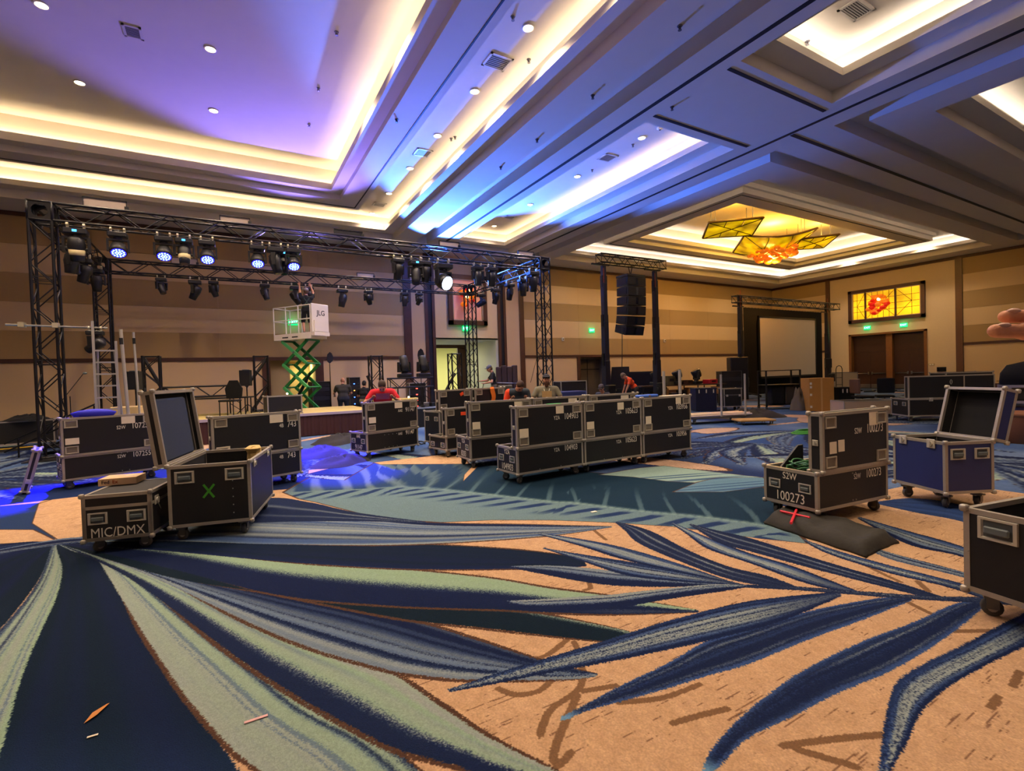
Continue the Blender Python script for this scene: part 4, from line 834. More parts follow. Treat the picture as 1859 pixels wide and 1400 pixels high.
def sticker(parent, x, y, z, w_, h, m=None, ang=0., M=FRONT, lines=True):
    o = link('paper_label', MB().box(-w_/2, w_/2, -h/2, h/2, 0, .0015).mesh('paper_label', m or M_paper), parent); o.matrix_local = Matrix.Translation((x, y, z)) @ M @ Matrix.Rotation(math.radians(ang), 4, 'Z')
    return o
def stencil(parent, s, size, x, y, z, M=FRONT, stretch=.8, m=None):
    o = link('stencil', text_mesh(s, size, m or M_white, 0.), parent); o.matrix_local = Matrix.Translation((x, y, z)) @ M @ Matrix.Diagonal((stretch, 1, 1, 1)); return o
def base_case(name, label, x, y, yaw, L, D, zt, zb=.15, opened=True, m=None, group=None, cat='flight case'):
    t = thing(name, label, cat, (x, y, 0), yaw, group); hb = zt
    link('body', shell(0, L, 0, D, zb, hb, '+z' if opened else None, m=m), t); edges(0, L, 0, D, zb, hb).build('edge_trim', M_alu, t); corners(t, 0, L, 0, D, zb, hb); casters(t, L, D); return t
def handle(t, x, y, z, M, sc=1.):
    h = place('handle', HAND, t, Matrix.Translation((x, y, z)) @ M, sc); link('grip', GRIP, h); return h
def trunk(label, x, y, yaw, L=1.25, D=.56, zt=.535, ztop=1.14, num='', pre='', lid_off=.02, papers=(), dots=(), end=True, lt=.14, ends=None, dx=0., lid_L=None, lid_label=None):
    "wheeled trunk with its lid hinged on the front edge and standing upright"
    t = base_case('flight_case', label, x, y, yaw, L, D, zt)
    Ll = lid_L or L
    lid = link('lid', shell(0, Ll, 0, lt, 0, ztop-zt, '+y'), t, (dx, -.012, zt+.004))
    h = ztop-zt; edges(0, Ll, 0, lt, 0, h).build('lid_trim', M_alu, lid); corners(lid, 0, Ll, 0, lt, 0, h)
    for cx, cz in ((.12, h-.095), (Ll-.12, h-.095), (.12, .095), (Ll-.12, .095)): place('caster_dish', DISH, lid, Matrix.Translation((cx, -.001, cz)) @ FRONT)
    for (px, pz, pw, ph) in papers: sticker(lid, px, -.001, pz, pw, ph)
    place('lid_latch', LATCH, lid, Matrix.Translation((-.004, lt/2, h*.5)) @ LEFT, .6)
    if num:
        sx = Ll-.05-.07*len(pre+num)*.45
        stencil(lid, num, .135, Ll-.04-.062*len(num)*.5, -.001, h-.2, stretch=.72); 
        if pre: stencil(lid, pre, .085, Ll-.05-.062*len(num)-.03*len(pre), -.001, h-.21, stretch=.72)
        stencil(t, num, .125, L-.06-.06*len(num)*.5, -.0005, zt-.085, stretch=.72)
        if pre: stencil(t, pre, .08, L-.07-.06*len(num)-.03*len(pre), -.0005, zt-.092, stretch=.72)
        if end:
            stencil(t, pre, .10, -.0005, D/2, zt-.075, LEFT); stencil(t, ends or num, .14, -.0005, D/2, .235, LEFT, .8)
    if end:
        for yy in (.13, D-.13): handle(t, -.002, yy, zt-.17, LEFT, .8)
    M_riv = mat('rivet', 'a9a9a4', .35, .9)
    for (px, pz) in dots: MB().ball((px, -.002, pz), .008, 6, 4).build('rivet', M_riv, t)
    return t
PP = ((.125, .21, .15, .11), (.82, .54, .13, .11))
trunk('black flight trunk stencilled 104903, nearest of the front row', 3.60, 6.14, 2.5, num='104903', pre='YZA', papers=((.125, .215, .16, .13), (.80, .52, .15, .12)), dots=((.4, .19), (.8, .19)))
trunk('black flight trunk stencilled 105623, middle of the front row', 4.89, 6.20, .5, num='105623', pre='YZA', papers=((.125, .225, .15, .12), (.78, .50, .14, .12)), end=False, dots=((.4, .19), (.8, .19)))
trunk('black flight trunk stencilled 103956, right end of the front row', 6.18, 6.21, -1.5, L=1.17, num='103956', pre='YZA', papers=((.125, .22, .13, .13), (.86, .53, .13, .14)), end=False)
trunk('black flight trunk with an end stencilled 8203, left in the second row', 3.60, 7.74, -2., D=.62, num='8203', pre='YZA', papers=((.125, .215, .15, .12), (.97, .54, .16, .1)), ztop=1.16)
trunk('black flight trunk in the second row standing before the bearded man', 4.88, 7.70, -2., D=.6, papers=((.9, .54, .2, .1),), end=False, ztop=1.16)
trunk('black flight trunk at the right end of the second row, before the orange shirt', 6.16, 7.64, -3., D=.6, papers=((.9, .54, .2, .1),), end=False, ztop=1.16)
trunk('black flight trunk stencilled 91147 that the man in red leans on', 2.37, 10.0, 18., L=1.27, D=.62, num='91147', pre='AAE', papers=((.14, .25, .16, .12), (.78, .52, .19, .13)), dots=[(.42+.1*k, .46) for k in range(4)]+[(.42+.1*k, .2) for k in range(4)])
trunk('black flight trunk stencilled 107255 at left under the blue light', -2.32, 10.3, 19., L=1.27, num='107255', pre='S2W', papers=((.13, .235, .17, .1), (.86, .52, .19, .13)), dots=((.75, .5), (.83, .5), (.75, .2), (.85, .2)))
trunk('black flight trunk stencilled 4B743 behind the open case with the green cross', -.23, 8.18, 18., L=1.27, num='743', pre='4B', papers=((.14, .12, .18, .1), (.9, .52, .2, .14)), end=False)
F2 = trunk('smaller black trunk with an orange sticker, in front of its twin beside the second row', 3.72, 9.12, 10., L=.85, D=.64, zt=.42, ztop=.985, papers=())
sticker(F2.children[[c.name.split('.')[0] for c in F2.children].index('lid')], .42, -.002, .44, .12, .07, M_orange, 0)
F1 = trunk('tall black trunk with a tilted orange sticker behind the second row', 4.02, 10.2, 12., L=.88, D=.62, zt=.86, ztop=1.325, end=True)
sticker(F1.children[[c.name.split('.')[0] for c in F1.children].index('lid')], .62, -.002, .36, .1, .07, M_orange, 25)
F3 = trunk('tall black trunk with an orange cloth hung over its corner', 4.98, 10.35, 10., L=.88, D=.62, zt=.86, ztop=1.325, end=False)
tag(MB().add([(5.42+.02*math.sin(k*1.3), 10.36+(.02 if k < 5 else .05*(k-4)), 1.345-.07*abs(4.5-k) if k < 5 else 1.35) for k in range(8)]+[(5.54+.02*math.sin(k*1.1), 10.38+(.02 if k < 5 else .05*(k-4)), 1.345-.07*abs(4.5-k) if k < 5 else 1.35) for k in range(8)], [(k, k+1, 9+k, 8+k) for k in range(7)]).build('cloth', mat('orange_cloth', 'd8701c', .9)), 'orange cloth draped over the corner of the tall trunk', 'cloth')
# lid panel leaning against the 107255 trunk
t = thing('case_lid', 'loose black case lid leaning against the left end of the 107255 trunk', 'case lid', (-2.78, 10.35, .0), 12)
t.rotation_euler = (0, math.radians(14), math.radians(12))
link('panel', shell(-.06, .03, 0, .6, .03, .68, '+x'), t); edges(-.06, .03, 0, .6, .03, .68).build('edge_trim', M_alu, t); place('latch', LATCH, t, Matrix.Translation((-.01, -.003, .2)) @ FRONT, .7); corners(t, -.06, .03, 0, .6, .03, .68)
# open case with a green cross (lid hinged on its left side)
A = base_case('open_case', 'open black flight case marked with a green tape cross, lid standing up', -.57, 6.10, -13.6, .76, 1.2, .78, cat='flight case')
handle(A, .15, -.002, .66, FRONT, 1.05); handle(A, .61, -.002, .66, FRONT, 1.05)
M_gtape = mat('green_tape', '3f9a22', .7)
for a in (52, -56):
    o = link('tape_strip', MB().box(-.085, .085, -.011, .011, 0, .0015).mesh('tape_strip', M_gtape), A); o.matrix_local = Matrix.Translation((.365, -.001, .5)) @ FRONT @ Matrix.Rotation(math.radians(a), 4, 'Z')
for k in range(5): MB().ball((.59, -.002, .59-.085*k), .007, 6, 4).build('rivet', mat('rivet', 'a9a9a4'), A)
for y in (.2, .95): place('latch', LATCH, A, Matrix.Translation((.762, y, .73)) @ RIGHT, .8)
ld = link('lid', shell(-.10, 0, 0, 1.2, 0, .78, '+x', m=M_lam), A, (-.005, 0, .785), (0, math.radians(-7), 0))
edges(-.10, 0, 0, 1.2, 0, .78, .035).build('lid_trim', M_alu, ld); corners(ld, -.10, 0, 0, 1.2, 0, .78)
MB().bbox(-.085, -.02, .03, .95, .03, .70, .02).build('foam_pad', mat('foam_blue_grey', '22304c', .9, var=.2, scale=60), ld)
MB().box(-.015, .015, .05, 1.15, .772, .80).build('hinge', M_alu, A)
t = tag(MB().path([(0, 0, 0), (.2, .3, .02), (.3, .6, 0), (.5, .7, .03)], .05, 8).build('cloth_cover', M_drape), 'dark cloth lying in the open case with the green cross', 'cloth'); t.location = (-.3, 6.3, .47)
pb = MB().lathe([(.07, 0), (.09, .06), (.085, .14), (.1, .2), (.07, .23), (.0, .21)], 9); 
pb.v = [(x*(1+random.uniform(-.25, .25)), y*(1+random.uniform(-.25, .25)), z) for x, y, z in pb.v]
t = tag(pb.build('paper_wad', mat('kraft_paper', 'd8b878', .8)), 'crumpled brown packing paper in the open case', 'paper'); t.location = (.25, 6.95, .60)
t = tag(MB().tube((0, 0, 0), (.02, 0, .05), .004, 5).tube((.015, 0, 0), (.035, 0, .05), .004, 5).build('fork_prongs', M_chrome), 'small steel prongs sticking out of the open case', 'tool'); t.location = (-.12, 6.45, .62)
# small case with a parcel
Bc = base_case('small_case', 'low black case stencilled MIC/DMX with a parcel on its lid', -1.26, 6.15, -14.2, .57, .72, .57, zb=.13, opened=False)
edges(0, .57, 0, .72, .13, .46, .03).build('lid_band', M_alu, Bc); handle(Bc, .125, -.002, .345, FRONT, .95); handle(Bc, .445, -.002, .345, FRONT, .95)
stencil(Bc, 'MIC/DMX', .13, .285, -.002, .2, stretch=.82); place('latch', LATCH, Bc, Matrix.Translation((.572, .12, .46)) @ RIGHT, .9); MB().tube((.58, .12, .44), (.60, .14, .36), .008, 5).build('padlock', M_chrome, Bc)
t = thing('parcel', 'flat cardboard parcel box lying on the MIC/DMX case', 'box', G(178, 884, .574), -12)
MB().bbox(0, .34, 0, .26, .002, .075, .002).build('carton', mat('parcel_card', 'e6c498', .85, var=.05, scale=12), t); o = text('Fed', .05, mat('print_purple', '2a1638', .8), t, (.065, -.001, .038), bold=.002); text('Ex', .05, mat('print_orange', 'b8481c', .8), t, (.15, -.001, .038), bold=.002)
MB().box(.2, .29, .1, .19, .075, .0765).build('address_label', M_paper, t)
# 100273 case with cables
I = trunk('black flight trunk stencilled 100273 with green cables inside', 5.02, 2.69, -6., L=1.15, D=.6, zt=.53, ztop=1.12, num='100273', pre='S2W', lid_L=1.08, dx=.07, papers=((.16, .24, .11, .12), (.29, .25, .1, .12), (.83, .5, .15, .15)), dots=((.55, .48), (.6, .48), (.55, .2), (.6, .2)))
M_gc = mat('cable_green', '3f7a4e', .5); M_bc2 = mat('cable_teal', '5c8f80', .5)
for k in range(9):
    c = [(5.05+.26+.15*math.cos(a+k)+.02*k, 3.0+.14*math.sin(a+k*.7), .42+.018*k+.02*math.sin(3*a)) for a in np.linspace(0, 5.2, 16)]
    cable('coiled green cable in the 100273 trunk, loop %s from the bottom' % (ORD+['eighth', 'ninth'])[k], c, .009, M_gc if k % 3 else M_bc2, group='green cables in the 100273 trunk')
t = tag(MB().prism([(0, 0), (.5, .0), (.5, .32), (.42, .32)], 0, .02, 'y').build('divider_board', M_lam), 'slanted black board leaning inside the 100273 trunk', 'board'); t.location = (5.1, 3.2, .4); t.rotation_euler = (0, 0, math.radians(-6))
# blue case
J = base_case('blue_case', 'open blue flight case with chrome handles, lid leaning back', 6.68, 2.24, -26, .56, .66, .73, zb=.17, m=M_lamblue)
handle(J, .14, -.002, .6, FRONT, 1.); handle(J, .42, -.002, .6, FRONT, 1.)
for y in (.16, .52): place('butterfly_latch', LATCH, J, Matrix.Translation((-.003, y, .7)) @ LEFT, 1.)
ld = link('lid', shell(0, .16, 0, .66, 0, .58, '-x', m=M_lamblue), J, (.565, 0, .735), (0, math.radians(14), 0)); edges(0, .16, 0, .66, 0, .58, .03).build('lid_trim', M_alu, ld); corners(ld, 0, .16, 0, .66, 0, .58)
MB().tube((.57, .05, .735), (.57, .61, .735), .012, 6).build('hinge', M_alu, J)
# foreground case at the right edge
K = base_case('open_case', 'large open black flight case cut by the right edge of the picture', 4.03, 1.26, -101, .9, .95, .67, zb=.15)
handle(K, .17, -.002, .57, FRONT, 1.15)
for p in ((.3, .62), (.02, .4)): MB().ball((p[0], -.002, p[1]), .006, 6, 4).build('rivet', mat('rivet', 'a9a9a4'), K)
# black bag with red cross
t = thing('cable_bag', 'flat black fabric bag with a red tape cross on the carpet', 'bag', (5.02, 2.58, 0), 0)
nx, ny = 30, 10; mb = MB(); lrn = random.Random(3)
c0, c1, c2, c3 = [np.array(p[:2])-np.array([5.02, 2.58]) for p in (G(1388, 952), G(1436, 925), G(1630, 986), G(1572, 1013))]
for side in (0, 1):
    for j in range(ny+1):
        for i in range(nx+1):
            u, v = i/nx, j/ny; p = (c0*(1-v)+c1*v)*(1-u)+(c3*(1-v)+c2*v)*u; e = min(1, min(v, 1-v)*8)*min(1, min(u, 1-u)*16)
            z = (.02+.085*e**.6+.012*math.sin(u*19+v*3)*e+.01*lrn.random()*e) if side else .0
            w_ = .02*math.sin(u*23) if j in (0, ny) else 0
            mb.v.append((p[0]+w_*.5, p[1]+w_+.012*lrn.random(), z))
n = (nx+1)*(ny+1)
for side in (0, 1):
    for j in range(ny):
        for i in range(nx): a = side*n+j*(nx+1)+i; mb.f.append([a, a+1, a+nx+2, a+nx+1])
for i in range(nx): mb.f += [[i, i+1, n+i+1, n+i], [ny*(nx+1)+i, ny*(nx+1)+i+1, n+ny*(nx+1)+i+1, n+ny*(nx+1)+i]]
for j in range(ny): mb.f += [[j*(nx+1), (j+1)*(nx+1), n+(j+1)*(nx+1), n+j*(nx+1)], [j*(nx+1)+nx, (j+1)*(nx+1)+nx, n+(j+1)*(nx+1)+nx, n+j*(nx+1)+nx]]
mb.mi = [0]*len(mb.f); mb.build('fabric', mat('bag_fabric', '2b2823', .85, var=.3, scale=25, bump=.3), t, True)
q = lambda u, v: tuple(((c0*(1-v)+c1*v)*(1-u)+(c3*(1-v)+c2*v)*u).tolist())
M_rt = mat('red_tape', 'e02a3c', .6)
for (u0, v0, u1, v1) in ((1417, 928, 1470, 940), (1446, 926, 1436, 950)):
    a, b_ = G(u0, v0, .122)-np.array([5.02, 2.58, 0]), G(u1, v1, .122)-np.array([5.02, 2.58, 0]); bar('tape_strip', (a[0], a[1], .122), (b_[0], b_[1], .122), .013, t, MB().tube((0, 0, 0), (0, 0, 1), 1, 6).mesh('tape_strip', M_rt))
# litter on the carpet
t = tag(MB().add([(0, 0, .006), (.05, .02, .012), (.11, .09, .01), (.1, .1, .006), (.04, .07, .006)], [(0, 1, 2, 3, 4)]).build('leaf_scrap', mat('orange_leaf', 'c07a30', .7)), 'orange scrap of leaf on the carpet at lower left', 'scrap'); t.location = G(152, 1316); t.rotation_euler = (0, 0, .3)
t = tag(MB().box(-.02, .02, -.006, .006, .003, .006).build('paper_scrap', M_paper), 'tiny pale paper scrap below the orange leaf scrap', 'scrap'); t.location = G(168, 1338)
t = tag(MB().box(-.035, .035, -.02, .02, .003, .008).build('paper_tag', M_white), 'white paper tag on the ribbed leaf of the carpet', 'scrap'); t.location = G(1078, 930)
t = tag(MB().box(-.05, .05, -.008, .008, .003, .006).build('pink_scrap', mat('pink_paper', 'd8a8a8', .8)), 'thin pink scrap on the carpet at lower left', 'scrap'); t.location = G(465, 1307)
# ================================================================ PEOPLE (one continuous surface each, polygonised from a smooth union of tapered limbs)
class Body:
    def __init__(s, lo, hi, vox):
        s.lo = np.array(lo, float); s.v = vox; s.n = np.ceil((np.array(hi)-s.lo)/vox).astype(int)+1
        s.d = np.full(s.n, .2, np.float32); s.m = np.zeros(s.n, np.int8); s.b = np.full(s.n, .2, np.float32)
    def _sub(s, lo, hi):
        i0 = np.maximum(0, ((np.array(lo)-s.lo)/s.v).astype(int)-1); i1 = np.minimum(s.n, ((np.array(hi)-s.lo)/s.v).astype(int)+3)
        if np.any(i1 <= i0): return None
        ax = [s.lo[k]+np.arange(i0[k], i1[k])*s.v for k in range(3)]; return tuple(slice(i0[k], i1[k]) for k in range(3)), np.meshgrid(*ax, indexing='ij')
    def _put(s, sl, q, mt, k):
        d, b = s.d[sl], s.b[sl]; w_ = q < b; s.m[sl] = np.where(w_, mt, s.m[sl]); s.b[sl] = np.where(w_, q, b)
        if k > 0: h = np.clip(.5+.5*(d-q)/k, 0, 1); s.d[sl] = d*(1-h)+q*h-k*h*(1-h)
        else: s.d[sl] = np.minimum(d, q)
    def cap(s, a, b, r1, r2, mt, k=.03, sq=(1, 1, 1)):
        a = np.array(a, float); b = np.array(b, float); R = max(r1, r2)+max(k, .03); g = s._sub(np.minimum(a, b)-R*max(sq), np.maximum(a, b)+R*max(sq))
        if g is None: return s
        sl, (X, Y, Z) = g; ab = b-a; L2 = ab@ab+1e-9; t = np.clip(((X-a[0])*ab[0]+(Y-a[1])*ab[1]+(Z-a[2])*ab[2])/L2, 0, 1)
        q = np.sqrt(((X-a[0]-t*ab[0])/sq[0])**2+((Y-a[1]-t*ab[1])/sq[1])**2+((Z-a[2]-t*ab[2])/sq[2])**2)-(r1+(r2-r1)*t); s._put(sl, q.astype(np.float32), mt, k); return s
    def ell(s, c, rad, mt, k=.02, R=None):
        c = np.array(c, float); rad = np.array(rad, float); e = rad.max()+max(k, .03); g = s._sub(c-e, c+e)
        if g is None: return s
        sl, (X, Y, Z) = g; P = np.stack([X-c[0], Y-c[1], Z-c[2]], -1)
        if R is not None: P = P @ R
        q = (np.sqrt(((P/rad)**2).sum(-1))-1)*rad.min(); s._put(sl, q.astype(np.float32), mt, k); return s
    def mesh(s, name, mats):
        d = s.d; ins = d < 0; N = np.array(d.shape)
        c = [ins[i:N[0]-1+i, j:N[1]-1+j, k:N[2]-1+k] for i in (0, 1) for j in (0, 1) for k in (0, 1)]
        cnt = sum(x.astype(np.int8) for x in c); act = (cnt > 0) & (cnt < 8); idx = np.argwhere(act); vid = -np.ones(act.shape, np.int32); vid[act] = np.arange(len(idx))
        off = np.array([(i, j, k) for i in (0, 1) for j in (0, 1) for k in (0, 1)]); cv = np.stack([d[tuple((idx+o).T)] for o in off], 1)
        acc = np.zeros((len(idx), 3)); num = np.zeros(len(idx))
        for a in range(8):
            for b_ in range(a+1, 8):
                if np.abs(off[a]-off[b_]).sum() != 1: continue
                q = (cv[:, a] < 0) != (cv[:, b_] < 0); t = cv[:, a]/(cv[:, a]-cv[:, b_]+1e-12); acc[q] += off[a]+(off[b_]-off[a])*t[q, None]; num[q] += 1
        V = s.lo+(idx+acc/num[:, None])*s.v; F = []; M_ = []
        for ax in range(3):
            A = [slice(None)]*3; B = [slice(None)]*3; A[ax] = slice(0, -1); B[ax] = slice(1, None); u, v = (ax+1) % 3, (ax+2) % 3
            ch = np.argwhere(ins[tuple(A)] != ins[tuple(B)]); ch = ch[(ch[:, u] > 0) & (ch[:, v] > 0) & (ch[:, u] < N[u]-1) & (ch[:, v] < N[v]-1)]
            if not len(ch): continue
            eu = np.eye(3, dtype=int)[u]; ev = np.eye(3, dtype=int)[v]; Q = np.stack([vid[tuple((ch-eu-ev).T)], vid[tuple((ch-ev).T)], vid[tuple(ch.T)], vid[tuple((ch-eu).T)]], 1)
            fl = ~ins[tuple(ch.T)]; Q[fl] = Q[fl][:, ::-1]; F.append(Q); M_.append(s.m[tuple(ch.T)])
        F = np.concatenate(F); M_ = np.concatenate(M_); ok = (F >= 0).all(1); F, M_ = F[ok], M_[ok]
        me = bpy.data.meshes.new(name); me.vertices.add(len(V)); me.vertices.foreach_set('co', V.astype(np.float32).ravel()); me.loops.add(F.size); me.loops.foreach_set('vertex_index', F.astype(np.int32).ravel())
        me.polygons.add(len(F)); me.polygons.foreach_set('loop_start', np.arange(0, F.size, 4, dtype=np.int32)); me.polygons.foreach_set('use_smooth', np.ones(len(F), bool))
        for m_ in mats: me.materials.append(m_)
        me.polygons.foreach_set('material_index', M_.astype(np.int32)); me.update(calc_edges=True); me.validate(); return me
SKIN = mat('skin', 'b98264', .55, var=.06, scale=40); M_eye = mat('eye_dark', '1c120e', .3); M_lip = mat('lips', '8c4a40', .5); M_shoe = mat('shoe_black', '141414', .6)
def ik(a, c, l1, l2, hint):
    a = np.array(a, float); c = np.array(c, float); d = c-a; L = min(np.linalg.norm(d), (l1+l2)*.999); n = d/np.linalg.norm(d); c = a+n*L
    x = (l1*l1-l2*l2+L*L)/(2*L); h = math.sqrt(max(0, l1*l1-x*x)); hv = np.array(hint, float); hv = hv-n*(hv@n); hv /= np.linalg.norm(hv)+1e-9; return a+n*x+hv*h, c
def rx(a): a = math.radians(a); return np.array([[1, 0, 0], [0, math.cos(a), -math.sin(a)], [0, math.sin(a), math.cos(a)]])
def rz_(a): a = math.radians(a); return np.array([[math.cos(a), -math.sin(a), 0], [math.sin(a), math.cos(a), 0], [0, 0, 1]])
def person(label, loc, yaw, shirt, pants, lean=0., pel=(0, 0, .95), hands=None, feet=None, head=(0, 0), hair='2a1c14', hairstyle='short', cap=None, beard=None, short=False, vox=.0095, bare_legs=False, wide=1., elb=((.3, .6, -.3), (-.3, .6, -.3)), curl=.8, armcol=None):
    """faces -y; lean bends the trunk forward about the hips; head = (pitch down, turn); hands / feet are targets in body space"""
    t = thing('person', label, 'person', loc, yaw); pel = np.array(pel, float); R = rx(lean); up = lambda x, y, z: pel+R @ np.array([x, y, z])
    mats = [SKIN, mat('shirt_'+shirt, shirt, .9, var=.12, scale=30), mat('pants_'+pants, pants, .9, var=.15, scale=30), M_shoe, M_eye, M_lip]+([mat('sleeve_'+armcol, armcol, .9)] if armcol else []); W = wide
    hands = hands or ((.27, -.05, .82), (-.27, -.05, .82)); feet = feet or ((.11, 0, 0), (-.11, 0, 0))
    Hs = rx(lean*.5+head[0]); Hs = rz_(head[1]) @ Hs; nk = up(0, .0, .53); hc = nk+Hs @ np.array([0, -.03, .15])
    pts = [pel, hc+np.array([0, 0, .15])]+[np.array(h, float) for h in hands]+[np.array(f, float) for f in feet]
    lo = np.min(pts, 0)-.36; hi = np.max(pts, 0)+.36; lo[2] = min(lo[2], -.02); B = Body(lo, hi, vox)
    # trunk
    B.cap(pel+[-.07*W, 0, -.03], pel+[.07*W, 0, -.03], .115*W, .115*W, 2, .04); B.cap(up(-.05*W, 0, .08), up(.05*W, 0, .08), .112*W, .112*W, 1, .05)
    B.cap(up(-.07*W, 0, .28), up(.07*W, 0, .28), .12*W, .12*W, 1, .06); B.cap(up(-.13*W, .01, .42), up(.13*W, .01, .42), .085*W, .085*W, 1, .06); B.cap(up(0, .01, .44), nk+Hs @ np.array([0, 0, .03]), .062, .054, 0, .03); B.cap(up(0, .01, .42), up(0, .01, .50), .085, .062, 1, .03)
    # head
    e = lambda x, y, z: hc+Hs @ np.array([x, y, z])
    B.ell(e(0, .012, .025), (.076, .096, .098), 0, .02, Hs); B.cap(e(0, -.03, -.05), e(0, -.045, -.085), .058, .04, 0, .03); B.ell(e(0, -.05, -.03), (.06, .05, .06), 0, .03, Hs)
    B.cap(e(0, -.095, .012), e(0, -.112, -.026), .010, .015, 0, .012); B.ell(e(0, -.082, -.062), (.026, .012, .008), 5, .004, Hs)
    for s in (-1, 1):
        B.ell(e(s*.078, .012, -.008), (.012, .022, .034), 0, .01, Hs); B.ell(e(s*.031, -.084, .012), (.014, .010, .009), 4, .0, Hs); B.cap(e(s*.015, -.09, .034), e(s*.05, -.078, .034), .009, .007, 0, .01)
    # arms and hands
    for s, h, eh in ((1, hands[0], elb[0]), (-1, hands[1], elb[1])):
        sh = up(s*.19*W, .01, .43); el, wr = ik(sh, h, .29, .26, eh); B.cap(sh, sh+(el-sh)*.6, .066*W, .056*W, 6 if (armcol and s < 0) else 1, .04); B.cap(sh+(el-sh)*.5, el, .047, .042, 0 if not short == 'long' else 1, .015)
        B.cap(el, wr, .043, .028, 0 if short != 'long' else 1, .02); d = (wr-el); d /= np.linalg.norm(d); sd = np.cross(d, [0, 0, 1.]) if abs(d[2]) < .9 else np.cross(d, [0, 1., 0]); sd /= np.linalg.norm(sd); nn = np.cross(sd, d)
        pc = wr+d*.05; B.ell(pc, (.04, .045, .022), 0, .015, np.stack([sd, d, nn], 1))
        for k, (o, ln) in enumerate(((-.032, .062), (-.011, .075), (.011, .07), (.031, .055))):
            a = wr+d*.085+sd*o; m1 = a+(d*math.cos(curl*.4)+nn*math.sin(curl*.4))*ln*.55; m2 = m1+(d*math.cos(curl)+nn*math.sin(curl))*ln*.5; B.cap(a, m1, .0105, .0098, 0, .004); B.cap(m1, m2, .0098, .009, 0, .003)
        tb = wr+d*.03-sd*.036; B.cap(tb, tb+d*.04-sd*.026+nn*.012, .012, .011, 0, .008); B.cap(tb+d*.04-sd*.026+nn*.012, tb+d*.072-sd*.026+nn*.024, .011, .009, 0, .003)
    # legs
    for s, f in ((1, feet[0]), (-1, feet[1])):
        hp = pel+np.array([s*.09*W, 0, -.04]); an = np.array(f, float)+[0, .03, .09]; kn, an = ik(hp, an, .43, .42, (s*.15, -1, .1)); B.cap(hp, kn, .094*W, .066, 2, .04)
        B.cap(kn, an, .064 if not bare_legs else .052, .052 if not bare_legs else .036, 0 if bare_legs else 2, .02)
        if bare_legs: B.cap(hp+(kn-hp)*.4, kn-(kn-hp)*.05, .088, .08, 2, .02)
        B.cap(an+[0, .02, -.05], an+[s*.02, -.17, -.062], .038, .03, 3, .02, (1, 1, .9)); B.ell(an+np.array([0, .01, -.05]), (.045, .06, .045), 3, .02)
    link('body', B.mesh('body', mats), t)
    if hairstyle != 'none':
        Hb = Body(hc-.2, hc+.2, .008); Hb.ell(e(0, .024, .04), (.086, .100, .098), 0, .0, Hs); Hb.ell(e(0, .06, -.02), (.074, .055, .07), 0, .03, Hs)
        link('hair', Hb.mesh('hair', [mat('hair_'+hair, hair, .8, var=.3, scale=60)]), t)
    if cap:
        Cb = Body(hc-.26, hc+.26, .008); Cb.ell(e(0, .015, .06), (.094, .112, .085), 0, .0, Hs); Cb.cap(e(-.045, -.12, .062), e(.045, -.12, .062), .055, .055, 0, .01, (1, 1, .18)); link('cap', Cb.mesh('cap', [mat('cap_'+cap, cap, .85)]), t)
    if beard:
        Bb = Body(hc-.24, hc+.22, .008); Bb.ell(e(0, -.055, -.09), (.062, .05, .05), 0, .0, Hs); Bb.ell(e(0, -.06, -.14), (.045, .035, .06), 0, .03, Hs)
        for s in (-1, 1): Bb.cap(e(s*.068, -.01, -.01), e(s*.05, -.05, -.08), .014, .02, 0, .02)
        link('beard', Bb.mesh('beard', [mat('beard_brown', beard, .9, var=.3, scale=60)]), t)
    return t, hc, e
def g2(px, py, depth):
    "floor point under a pixel column at a given camera depth"
    d = ray(px, py); p = CAMP+d*depth; return (p[0], p[1], 0)
# man on the lift, seen from behind, arms raised to the rear truss
LIFT = Vector((2.42, 20.0, 0)); LYAW = -55
mp, hc, _ = person('man in black shirt and shorts on the scissor lift reaching up to a light', (2.68, 19.98, 3.43), 178, '15161c', '14151a', 0, pel=(0, 0, .93), hands=((.2, -.22, 1.86), (-.2, -.22, 1.84)), elb=((.9, -.1, -.3), (-.9, -.1, -.3)), head=(-10, 0), bare_legs=True, hair='4a3224', cap='8d8580')
MB().tube((-.1, .09, 1.36), (.1, .13, 1.05), .018, 6).tube((.1, .09, 1.36), (-.1, .13, 1.05), .018, 6).tube((-.14, .1, 1.02), (.14, .1, 1.02), .02, 6).build('harness', mat('harness_green', '30443a', .8), mp)
# man in red leaning on the 91147 trunk
mp, hc, e = person('man in red printed t-shirt leaning over the 91147 trunk, looking down', (3.05, 11.2, 0), -14, 'c4182c', '1d2430', 32, pel=(0, .12, .95), hands=((.24, -.42, 1.19), (-.26, -.40, 1.19)), head=(38, -4), hair='3a2a20', wide=1.14, elb=((.6, .6, -.5), (-.6, .6, -.5)))
o = link('shirt_print', MB().box(-.15, .15, -.08, .08, 0, .002).mesh('shirt_print', mat('print_pink', 'c8727c', .9, var=.4, scale=70)), mp); o.matrix_local = Matrix.Translation((0, -.215, 1.235)) @ Matrix.Rotation(math.radians(32), 4, 'X') @ FRONT
